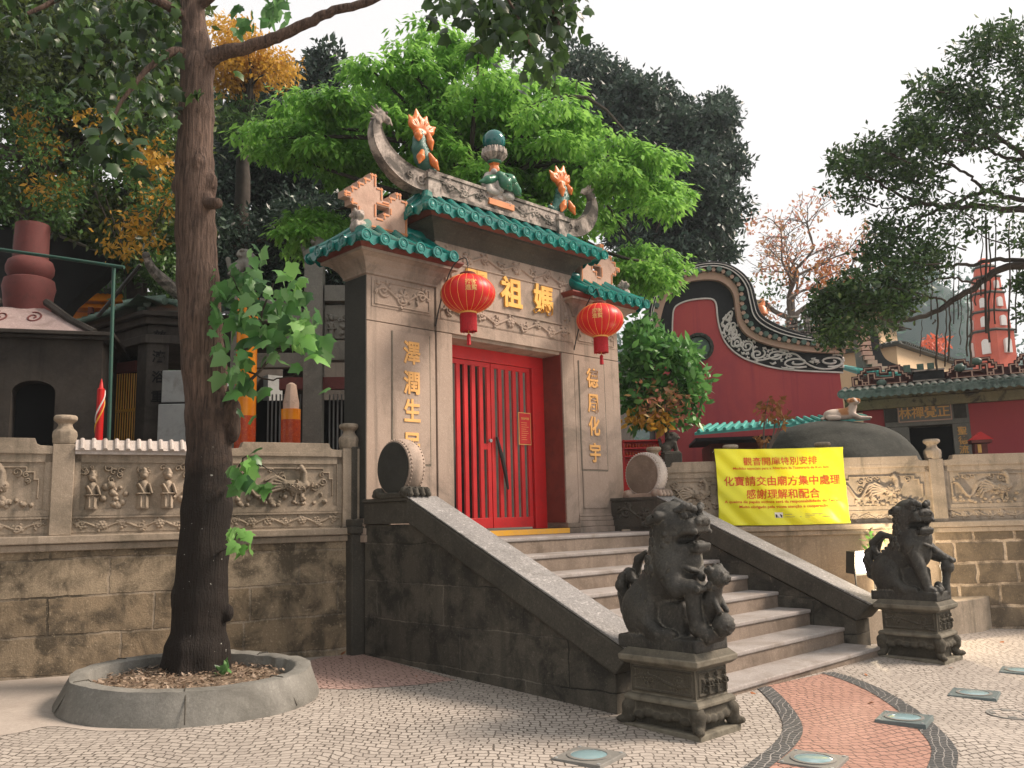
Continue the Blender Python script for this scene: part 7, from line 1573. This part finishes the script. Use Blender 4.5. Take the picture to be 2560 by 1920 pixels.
# bright green tree behind the gate: tiers of drooping sprays
t2 = tree('bright_green_tree', 'bright green tree with drooping sprays of leaves right behind the gate', (*at_depth(1010, 700, 15.5)[:2], CZ))
def sprays(par, polys, d, dd, R, nspray, leafn, size, mat, seed):
    g = np.random.default_rng(seed); allp, alla, alln = [], [], []; cs = []
    for poly, nl in polys:
        C, _ = lumps(poly, nl, d, dd, seed + nl); cs.append(C)
        for c in C:
            rr = R * g.uniform(.6, 1.3); a = g.uniform(0, 6.283, nspray); u = np.sqrt(g.uniform(0, 1, nspray)); top = c + np.stack([np.cos(a) * u * rr, np.sin(a) * u * rr, .42 * rr * (1 - u ** 2) - .15 * rr * g.uniform(0, 1, nspray)], 1)
            out = np.stack([np.cos(a) * u, np.sin(a) * u, 0 * a], 1)
            for k in range(leafn):
                az = g.uniform(0, 6.283, nspray); dirv = np.stack([np.cos(az), np.sin(az), 0 * az], 1) * .9 + out * .35; dirv[:, 2] = -g.uniform(.05, 1.15, nspray); allp.append(top + dirv * .05 + g.normal(size=(nspray, 3)) * .06); alla.append(dirv); alln.append(dirv * [.6, .6, 0] + UP * .8 + rdir(g, nspray) * .25)
    pos = np.concatenate(allp); leaves('crown', pos, np.concatenate(alla), np.concatenate(alln), g.uniform(*size, len(pos)), KITE, mat, par); return np.concatenate(cs)
big = [(562, 290), (600, 255), (650, 225), (720, 205), (740, 165), (800, 130), (850, 112), (905, 88), (935, 66), (1010, 80), (1040, 105), (1110, 132), (1190, 155), (1230, 195), (1245, 228), (1330, 292), (1350, 312), (1440, 325), (1490, 390), (1495, 440), (1465, 480), (1430, 470), (1380, 465), (1330, 510), (1280, 530), (1180, 480), (1000, 480), (900, 450), (800, 400), (740, 380), (700, 360), (650, 320), (600, 340), (572, 318)]
C2 = sprays(t2, [(big, 150), ([(600, 510), (640, 475), (700, 468), (752, 490), (735, 535), (690, 555), (640, 580), (615, 555)], 10), ([(1340, 545), (1400, 535), (1462, 570), (1440, 600), (1400, 625), (1355, 620)], 9)], 15.6, 1.7, .48, 36, 12, (.10, .19), M['bright'], 21)
trunk(t2, [np.array([*at_depth(1010, 700, 15.6)[:2], CZ - .1]), at_depth(1015, 560, 15.6), at_depth(1000, 420, 15.6), at_depth(990, 280, 15.6)], [.3, .24, .18, .08], M['barkdk'], lim=C2[::3])
# dark evergreens behind
t3 = tree('dark_evergreen', 'large dark evergreen rising behind the bright tree and the crimson gable', (*at_depth(1420, 700, 28)[:2], CZ), 'dark evergreens behind the temple')
C3 = crown(t3, 'crown', [(1195, 100), (1215, 115), (1260, 95), (1290, 145), (1340, 172), (1370, 150), (1415, 185), (1450, 212), (1495, 265), (1550, 225), (1565, 245), (1555, 305), (1588, 335), (1595, 400), (1575, 470), (1580, 540), (1530, 580), (1470, 600), (1400, 660), (1350, 540), (1250, 300)], 185, 28, 2.5, .66, 480, (.13, .27), M['dkblue'], 31, flat=.6)
trunk(t3, [np.array([*at_depth(1420, 700, 28)[:2], CZ]), at_depth(1425, 560, 28), at_depth(1420, 400, 28), at_depth(1410, 250, 28)], [.5, .4, .3, .1], M['barkdk'], lim=C3[::4])
t4 = tree('dark_evergreen', 'bluish dark evergreen with a pointed tip between the street tree and the gate roof', (*at_depth(620, 700, 26)[:2], CZ), 'dark evergreens behind the temple')
C4 = crown(t4, 'crown', [(455, 300), (480, 210), (560, 180), (610, 150), (650, 165), (720, 205), (760, 200), (800, 215), (780, 320), (800, 470), (660, 490), (640, 580), (560, 600), (460, 580)], 170, 26, 2.3, .66, 480, (.12, .24), M['dkblue'], 33, flat=.6)
crown(t4, 'crown', [(655, 160), (672, 112), (690, 98), (708, 112), (722, 150), (715, 190), (665, 200)], 9, 26, .5, .5, 200, (.18, .32), M['dkblue'], 34)
trunk(t4, [np.array([*at_depth(620, 700, 26)[:2], CZ]), at_depth(625, 500, 26), at_depth(660, 300, 26), at_depth(690, 130, 26)], [.45, .35, .22, .06], M['barkdk'], lim=C4[::5])
t4b = tree('dark_evergreen', 'low dark evergreen mass behind the memorial arch pillars', (*at_depth(760, 700, 22)[:2], CZ), 'dark evergreens behind the temple')
C = crown(t4b, 'crown', [(470, 480), (560, 470), (700, 420), (860, 430), (1000, 500), (1000, 640), (700, 660), (480, 680)], 90, 22, 1.6, .7, 420, (.10, .2), M['dkblue'], 35)
trunk(t4b, [np.array([*at_depth(740, 700, 22)[:2], CZ]), at_depth(745, 640, 22), at_depth(750, 560, 22)], [.3, .25, .12], M['barkdk'], lim=C[::4])
t5 = tree('golden_tree', 'golden leaved tree showing between the street tree trunk and the dark evergreen', (*at_depth(540, 700, 21)[:2], CZ), 'golden trees behind the street tree')
C = crown(t5, 'crown', [(470, 50), (530, 40), (560, 85), (600, 115), (612, 155), (560, 185), (520, 200), (470, 160)], 26, 21, .8, .55, 230, (.09, .17), M['yellowlf'], 41, T=KITE, droop=.5, flat=.4)
C_ = crown(t5, 'crown', [(475, 190), (540, 200), (530, 270), (475, 280)], 7, 21, .8, .5, 90, (.16, .3), M['midgreen'], 42, T=BLADE, droop=.5, flat=.4)
trunk(t5, [np.array([*at_depth(520, 700, 21)[:2], CZ]), at_depth(520, 500, 21), at_depth(530, 300, 21), at_depth(545, 120, 21)], [.25, .2, .14, .05], M['barkdk'], lim=C[::2])
t5b = tree('golden_tree', 'golden leaved tree tangled among the dark leaves left of the trunk', (*at_depth(300, 700, 20)[:2], CZ), 'golden trees behind the street tree')
for i, (poly, nl) in enumerate((([(190, 240), (250, 250), (310, 290), (370, 330), (385, 380), (300, 360), (220, 300)], 12), ([(300, 370), (390, 380), (390, 450), (330, 440)], 9), ([(0, 255), (90, 250), (130, 310), (60, 330)], 6), ([(40, 400), (190, 380), (180, 430), (60, 440)], 8), ([(220, 470), (330, 470), (320, 560), (240, 530)], 7))):
    C = crown(t5b, 'crown', poly, int(nl * 1.2), 15.4, .7, .34, 34, (.09, .17), M['yellowlf'], 45 + i, T=KITE, droop=.4, flat=.6)
trunk(t5b, [np.array([*at_depth(300, 700, 20)[:2], CZ]), at_depth(290, 500, 20), at_depth(270, 350, 20), at_depth(220, 240, 20)], [.25, .2, .14, .05], M['barkdk'], lim=C)
t6 = tree('tangled_tree', 'dark tangled tree filling the upper left behind the street tree', (*at_depth(60, 700, 18)[:2], CZ))
poly6 = [(-140, -60), (400, -60), (410, 300), (400, 460), (300, 520), (230, 500), (100, 490), (-140, 470)]
C6 = crown(t6, 'crown', poly6, 150, 18, 2.2, .55, 250, (.12, .24), M['mixleft'], 51)
crown(t6, 'crown', [(-140, -60), (400, -60), (400, 160), (200, 180), (-140, 220)], 44, 15.0, 1.2, .42, 170, (.08, .16), M['mixleft'], 52)
crown(t6, 'crown', [(-100, 200), (390, 200), (390, 470), (200, 480), (-100, 460)], 46, 14.8, .9, .32, 110, (.07, .14), M['midgreen'], 53)
trunk(t6, [np.array([*at_depth(60, 700, 18)[:2], CZ]), at_depth(70, 500, 18), at_depth(90, 330, 18), at_depth(150, 150, 18)], [.4, .34, .26, .1], M['barkdk'], lim=C6[::4])
b = B()
for q in ([(-60, 345, .10), (70, 330, .09), (160, 320, .08), (250, 285, .05), (300, 250, .03)], [(90, 260, .09), (130, 240, .1), (60, 300, .07)], [(-60, 290, .04), (40, 330, .05), (120, 370, .04)]): b.tube(smooth_curve([at_depth(x, y, 16.2) for x, y, _ in q], 20), np.interp(np.linspace(0, 1, 20), np.linspace(0, 1, len(q)), [r for *_, r in q]), 8)
b.build('limbs', M['barkdk'], t6, True)
t6b = tree('understorey_tree', 'mid green bushy tree above the furnace and dark shelter', (*at_depth(300, 700, 20.5)[:2], CZ))
C = crown(t6b, 'crown', [(-100, 400), (120, 410), (260, 430), (400, 400), (400, 580), (290, 560), (200, 510), (100, 490), (-100, 480)], 62, 20.5, .9, .6, 230, (.13, .25), M['midgreen'], 55)
crown(t6b, 'crown', [(40, 440), (200, 450), (190, 500), (60, 485)], 5, 20, .5, .35, 80, (.13, .2), M['orangelf'], 56)
trunk(t6b, [np.array([*at_depth(300, 700, 20.5)[:2], CZ]), at_depth(300, 600, 20.5), at_depth(290, 480, 20.5)], [.25, .2, .1], M['barkdk'], lim=C[::3])
crown(t6b, 'crown', [(320, 560), (400, 540), (400, 650), (340, 640)], 10, 19, .6, .4, 200, (.1, .2), M['midgreen'], 57)
crown(t6b, 'crown', [(-260, 540), (440, 540), (440, 800), (-260, 800)], 60, 25, 1.2, .9, 170, (.16, .3), M['midgreen'], 58)
# bare branched kapok
t7 = tree('kapok_tree', 'sparse pale branched tree with orange leaves behind the crimson gable', (*at_depth(1735, 760, 33)[:2], CZ)); bb = B(); tips = []; g = np.random.default_rng(61)
def grow(p, d, L, r, lv):
    n = 5; pts = [p]; q = d.copy()
    for i in range(n): q = q + g.normal(size=3) * .13 + UP * .02; q /= np.linalg.norm(q); pts.append(pts[-1] + q * L / n)
    bb.tube(pts, np.linspace(r, r * .62, n + 1), 6, cap=False)
    if lv <= 2: tips.extend(pts[2:])
    if lv == 0: return
    for k in range(3 if lv > 1 else 4):
        a = g.normal(size=3); a -= q * (a @ q); a /= np.linalg.norm(a); s_ = g.uniform(.5, .95); d2 = q * (1 - .35 * s_) + a * s_ * [1, 1, .55]; d2 += RGT * .0; d2 /= np.linalg.norm(d2); i = g.integers(2, n + 1); grow(pts[i if k else n], d2, L * g.uniform(.62, .85), r * .58, lv - 1)
base = np.array([*at_depth(1712, 760, 33)[:2], CZ]); bb.tube([base, at_depth(1710, 690, 33)], [.27, .22], 8)
for d_, L in ((np.array([-.45, .1, 1.]), 1.75), (np.array([.1, -.1, 1.]), 1.9), (np.array([.7, -.4, .75]), 1.8), (np.array([-.8, .5, .6]), 1.6)): grow(at_depth(1710, 690, 33), d_ / np.linalg.norm(d_), L, .11, 4)
bb.build('trunk', M['barkgrey'], t7, True); tips = np.array(tips); g = np.random.default_rng(5); sel = tips[g.random(len(tips)) < .10]; pos = np.repeat(sel, 8, 0) + g.normal(size=(len(sel) * 8, 3)) * .19
leaves('crown', pos, rdir(g, len(pos)) - UP * .3, rdir(g, len(pos)) + UP, g.uniform(.12, .24, len(pos)), KITE, M['kapoklf'], t7)
crown(t7, 'crown', [(1690, 570), (1740, 545), (1800, 560), (1820, 600), (1780, 640), (1720, 630)], 16, 33, .7, .55, 26, (.14, .28), M['orangelf'], 62, flat=.5)
crown(t7, 'crown', [(1600, 480), (1650, 450), (1680, 500), (1620, 530)], 7, 33, .7, .5, 14, (.12, .24), M['kapoklf'], 63, flat=.5)
crown(t7, 'crown', [(1640, 590), (1700, 600), (1690, 660), (1640, 650)], 7, 33, .7, .5, 20, (.14, .26), M['midgreen'], 64, flat=.5)
# banyan reaching in from the right
t8 = tree('banyan', 'dark banyan reaching in from the right with hanging aerial roots', (*at_depth(2460, 900, 13.5)[:2], CZ)); BD = 13.2
cl = []
for i, (poly, nl, R, per) in enumerate((([(1785, 345), (1805, 315), (1850, 295), (1900, 292), (1940, 280), (1960, 250), (2000, 270), (2040, 330), (2010, 400), (1930, 400), (1870, 375), (1820, 400), (1795, 390)], 30, .26, 140),
    ([(1960, 235), (1985, 200), (2010, 165), (2060, 150), (2090, 105), (2130, 75), (2180, 65), (2300, 20), (2300, 260), (2200, 250), (2120, 300), (2050, 330), (2000, 280)], 52, .31, 150),
    ([(1890, 480), (1950, 460), (2000, 490), (2040, 525), (2050, 560), (2010, 610), (1960, 640), (1900, 620), (1880, 580)], 24, .28, 130),
    ([(1770, 650), (1840, 600), (1900, 620), (1960, 650), (1930, 690), (1860, 730), (1800, 745), (1768, 720)], 34, .28, 150),
    ([(1800, 380), (1870, 420), (1850, 470), (1810, 440)], 5, .22, 60), ([(1900, 410), (2060, 420), (2120, 500), (1990, 470)], 9, .24, 70), ([(2080, 430), (2260, 380), (2260, 520), (2180, 520)], 9, .24, 60), ([(2205, 600), (2260, 560), (2260, 700), (2205, 690)], 10, .22, 120), ([(2120, 280), (2260, 270), (2260, 400), (2160, 390)], 6, .26, 60))):
    C = crown(t8, 'crown', poly, nl, BD, .9, R, per, (.065, .13), M['dkgreen'], 70 + i, flat=.7); cl.append(C)
b = B()
BR = [[(2460, 520, .16), (2260, 572, .10), (2170, 578, .085), (2110, 615, .075), (2050, 655, .066), (1990, 685, .055), (1930, 692, .045), (1860, 675, .03), (1810, 665, .015)], [(2300, 570, .06), (2170, 560, .05), (2090, 572, .04), (2020, 578, .03), (1960, 600, .015)], [(2460, 470, .14), (2212, 455, .085), (2130, 448, .07), (2060, 447, .06), (1990, 437, .045), (1930, 415, .032), (1870, 375, .02), (1810, 340, .01)], [(2300, 430, .08), (2200, 430, .06), (2130, 415, .05), (2060, 440, .04), (1990, 470, .03), (1920, 530, .015)], [(2400, 400, .10), (2250, 350, .07), (2160, 300, .05), (2090, 240, .035), (2040, 190, .015)], [(2250, 350, .05), (2170, 340, .04), (2110, 310, .03), (2080, 330, .02)], [(2130, 415, .04), (2080, 370, .03), (2010, 340, .02), (1960, 300, .012)], [(2110, 615, .03), (2040, 600, .025), (1960, 625, .015), (1900, 610, .01)], [(1990, 437, .03), (1940, 450, .02), (1880, 440, .012), (1830, 420, .006)], [(2060, 655, .03), (1990, 640, .02), (1930, 650, .012), (1890, 640, .006)]]
g = np.random.default_rng(8)
for q in BR: c = smooth_curve([at_depth(x, y, BD + .3 * math.sin(x * .01)) for x, y, _ in q], 34); c[1:] += g.normal(size=(33, 3)) * .012; b.tube(c, np.interp(np.linspace(0, 1, 34), np.linspace(0, 1, len(q)), [r * .68 for *_, r in q]), 8)
for C in cl:
    for c in C[::2]:
        m = c + RGT * g.uniform(.2, .5) - UP * g.uniform(.02, .25); b.tube(smooth_curve([c, (c + m) / 2 + g.normal(size=3) * .05, m], 6), np.linspace(.006, .014, 6), 5)
b.build('boughs', M['barkdk'], t8, True)
b = B(); c0 = at_depth(2460, 495, BD + .3); b.tube(smooth_curve([[*at_depth(2460, 900, 13.5)[:2], CZ - .1], at_depth(2450, 700, 13.5), c0, at_depth(2430, 300, 13.5), at_depth(2400, 100, 13.5)], 24), np.linspace(.42, .15, 24), 12); b.build('trunk', M['barkdk'], t8, True)
b = B()
for (x, y0, y1, r) in [(2062, 455, 700, .007), (2043, 660, 792, .010), (2051, 660, 780, .012), (2018, 690, 700, .01), (2024, 640, 800, .014), (2012, 600, 690, .008), (2090, 625, 770, .010), (2097, 620, 790, .014), (2070, 560, 690, .006), (2130, 460, 720, .016), (2138, 500, 740, .012), (2120, 460, 640, .008), (2150, 470, 700, .01), (2108, 600, 660, .008), (2180, 480, 760, .012), (2195, 560, 720, .01), (2005, 445, 590, .005), (2030, 450, 610, .005), (1990, 690, 770, .006), (2075, 640, 745, .006)]:
    n = 9; P = [at_depth(x + g.normal() * 1.0 + 1.5 * math.sin(k * .7), y0 + (y1 - y0) * k / (n - 1), BD + .25 * math.sin(x)) for k in range(n)]; b.tube(smooth_curve(P, 20), np.linspace(r * .7, r * 1.1, 20) * (1 + .4 * g.random(20)), 5)
b.build('aerial_roots', M['barkdk'], t8, True)
# shrub by the gate
t9 = tree('shrub', 'glossy green shrub with a few orange leaves right of the gate', (*at_depth(1430, 960, 14.8)[:2], CZ), None, 'shrub')
C9 = crown(t9, 'foliage', [(1350, 720), (1372, 695), (1400, 700), (1440, 730), (1480, 745), (1510, 775), (1522, 820), (1500, 865), (1480, 890), (1440, 885), (1400, 895), (1350, 880)], 60, 14.8, .45, .24, 34, (.13, .24), M['shrub'], 81, T=OVAL, up=.6)
crown(t9, 'orange_leaves', [(1350, 890), (1420, 880), (1460, 910), (1450, 940), (1400, 935), (1355, 940)], 9, 14.4, .3, .16, 16, (.10, .18), M['yellowlf'], 82, T=OVAL)
crown(t9, 'foliage', [(1355, 840), (1500, 850), (1490, 910), (1440, 925), (1360, 910)], 22, 14.9, .4, .22, 34, (.12, .2), M['shrub'], 86, T=OVAL, up=.6)
crown(t9, 'olive_leaves', [(1400, 820), (1500, 850), (1490, 930), (1420, 900), (1350, 860)], 14, 14.5, .4, .2, 22, (.08, .15), M['kapoklf'], 83, T=OVAL)
trunk(t9, [np.array([*at_depth(1440, 990, 14.8)[:2], CZ]), at_depth(1440, 930, 14.8), at_depth(1430, 850, 14.8), at_depth(1425, 760, 14.8)], [.05, .04, .03, .012], M['barkdk'], lim=C9[::2], gnarl=.02)
t10 = tree('sapling', 'thin withered sapling with brown leaves before the teal roofed shed', (*at_depth(1662, 985, 13.4)[:2], CZ), None, 'sapling'); b = B()
for q in ([(1660, 1000), (1664, 960), (1680, 930), (1690, 895)], [(1655, 1000), (1650, 950), (1652, 900), (1660, 860)], [(1662, 980), (1672, 930), (1674, 900)], [(1664, 965), (1690, 920), (1705, 890)]): b.tube(smooth_curve([at_depth(x, y, 13.4) for x, y in q], 14), np.linspace(.022, .006, 14), 6)
b.build('stems', M['barkgrey'], t10, True); crown(t10, 'leaves', [(1645, 860), (1675, 855), (1705, 885), (1695, 910), (1665, 900), (1648, 890)], 9, 13.4, .2, .14, 12, (.08, .15), M['brownlf'], 84, T=OVAL, droop=.6); crown(t10, 'leaves', [(1640, 940), (1665, 930), (1660, 965), (1640, 965)], 3, 13.4, .1, .1, 8, (.08, .13), M['brownlf'], 85, T=OVAL, droop=.6)
t11 = tree('banana_plant', 'small banana plant with broad pale leaves above the dark shelter', (*at_depth(285, 700, 20)[:2], CZ), None, 'plant'); g = np.random.default_rng(3)
P = np.array([at_depth(x, y, 19.6) for x, y in ((275, 515), (285, 520), (270, 530), (262, 520), (300, 525), (280, 540))]); A_ = np.array([RGT * .9 + UP * .1, -RGT * .8 + UP * .3, RGT * .2 - UP * .9, -RGT * .7 - UP * .5, RGT * .9 - UP * .35, RGT * .3 - UP * .9]); leaves('fronds', P, A_, UP * .8 - FWD * .6 + rdir(g, 6) * .15, np.array([.75, .6, .5, .5, .5, .5]), OVAL, M['leafsprig'], t11)
leaves('yellow_fronds', P[[2, 4, 5]] - UP * .12, -UP + rdir(g, 3) * .4, -FWD + rdir(g, 3) * .2, .42, OVAL, M['yellowlf'], t11); b = B(); b.tube([[*at_depth(285, 700, 20)[:2], CZ], at_depth(280, 600, 19.8), at_depth(278, 520, 19.7)], [.12, .1, .06], 8); b.build('stem', M['midgreen'], t11)
# woods on the far hill
g = np.random.default_rng(91); n = 1500; q = HV[g.integers(0, len(HV), n * 3)]; q = q[q[:, 2] > 3][:n] + g.normal(size=(min(n, (q[:, 2] > 3).sum()), 3)) * [1.2, 1.2, .3]; per = 26
pos = np.repeat(q, per, 0); v = rdir(g, len(pos)); pos = pos + v * [1.7, 1.7, 1.5] * g.uniform(.6, 1, (len(pos), 1)) + UP * 1.2
leaves('hillside_woods', pos, v + rdir(g, len(pos)), v + UP * .5, g.uniform(.7, 1.3, len(pos)), KITE, M['hillleaf'], None, dict(kind='stuff'))
t12 = tree('flame_tree', 'red flowering tree between the cream tower and the pagoda', (*at_depth(2025, 800, 52)[:2], CZ)); C = crown(t12, 'crown', [(2000, 725), (2030, 718), (2045, 730), (2030, 745), (2040, 765), (2010, 770), (1998, 750)], 9, 52, 1, .6, 40, (.2, .4), M['redflower'], 95, flat=.4)
trunk(t12, [np.array([*at_depth(2025, 800, 52)[:2], CZ]), at_depth(2022, 770, 52), at_depth(2020, 730, 52)], [.2, .15, .08], M['barkdk'], lim=C[::2])

# unseen dense trees, added left of the view to shade everything that faces them
for i, (cx, cy, cz, r) in enumerate(((-3.4, 8.0, 5.0, 3.0), (-.6, 12.6, 6.6, 2.2))):
    tt = tree('added_shade_tree', ['unseen dense tree added left of the planter for its shade', 'unseen dense tree added at the left end of the court for its shade'][i], (cx, cy, gz(cx, cy)), 'unseen trees added left of the plaza for shade'); g = np.random.default_rng(200 + i); n = 5200
    v = rdir(g, n); pos = np.array([cx, cy, cz]) + v * g.uniform(.55, 1, (n, 1)) * r * [1, 1, 1.1]; keep = ((pos[:, 0] * 9.45 - pos[:, 1] * 2.34) < -3.2) & (pos[:, 2] > 2.3); pos = pos[keep]; v = v[keep]
    leaves('crown', pos, v + rdir(g, len(pos)) - UP * .4, v + UP * .4, g.uniform(.35, .6, len(pos)), OVAL, M['leafdk'], tt); b = B(); b.tube([(cx, cy, gz(cx, cy) - .1), (cx, cy, 3.2), (cx, cy, cz)], [.3, .25, .1], 8); b.build('trunk', M['barkdk'], tt, True)
# ------------------------------------------------------------------ the air: far things fade a little
hm = bpy.data.materials.new('haze'); hm.use_nodes = True; hm.node_tree.nodes.clear()
hv = hm.node_tree.nodes.new('ShaderNodeVolumePrincipled'); ho_ = hm.node_tree.nodes.new('ShaderNodeOutputMaterial'); hm.node_tree.links.new(hv.outputs[0], ho_.inputs['Volume'])
hv.inputs['Color'].default_value = (.80, .88, .95, 1); hv.inputs['Density'].default_value = .0009; hv.inputs['Anisotropy'].default_value = .3
b = B(); b.box(-620, 720, -120, 760, -12, 70); o = b.build('haze', hm); tag(o, kind='stuff')
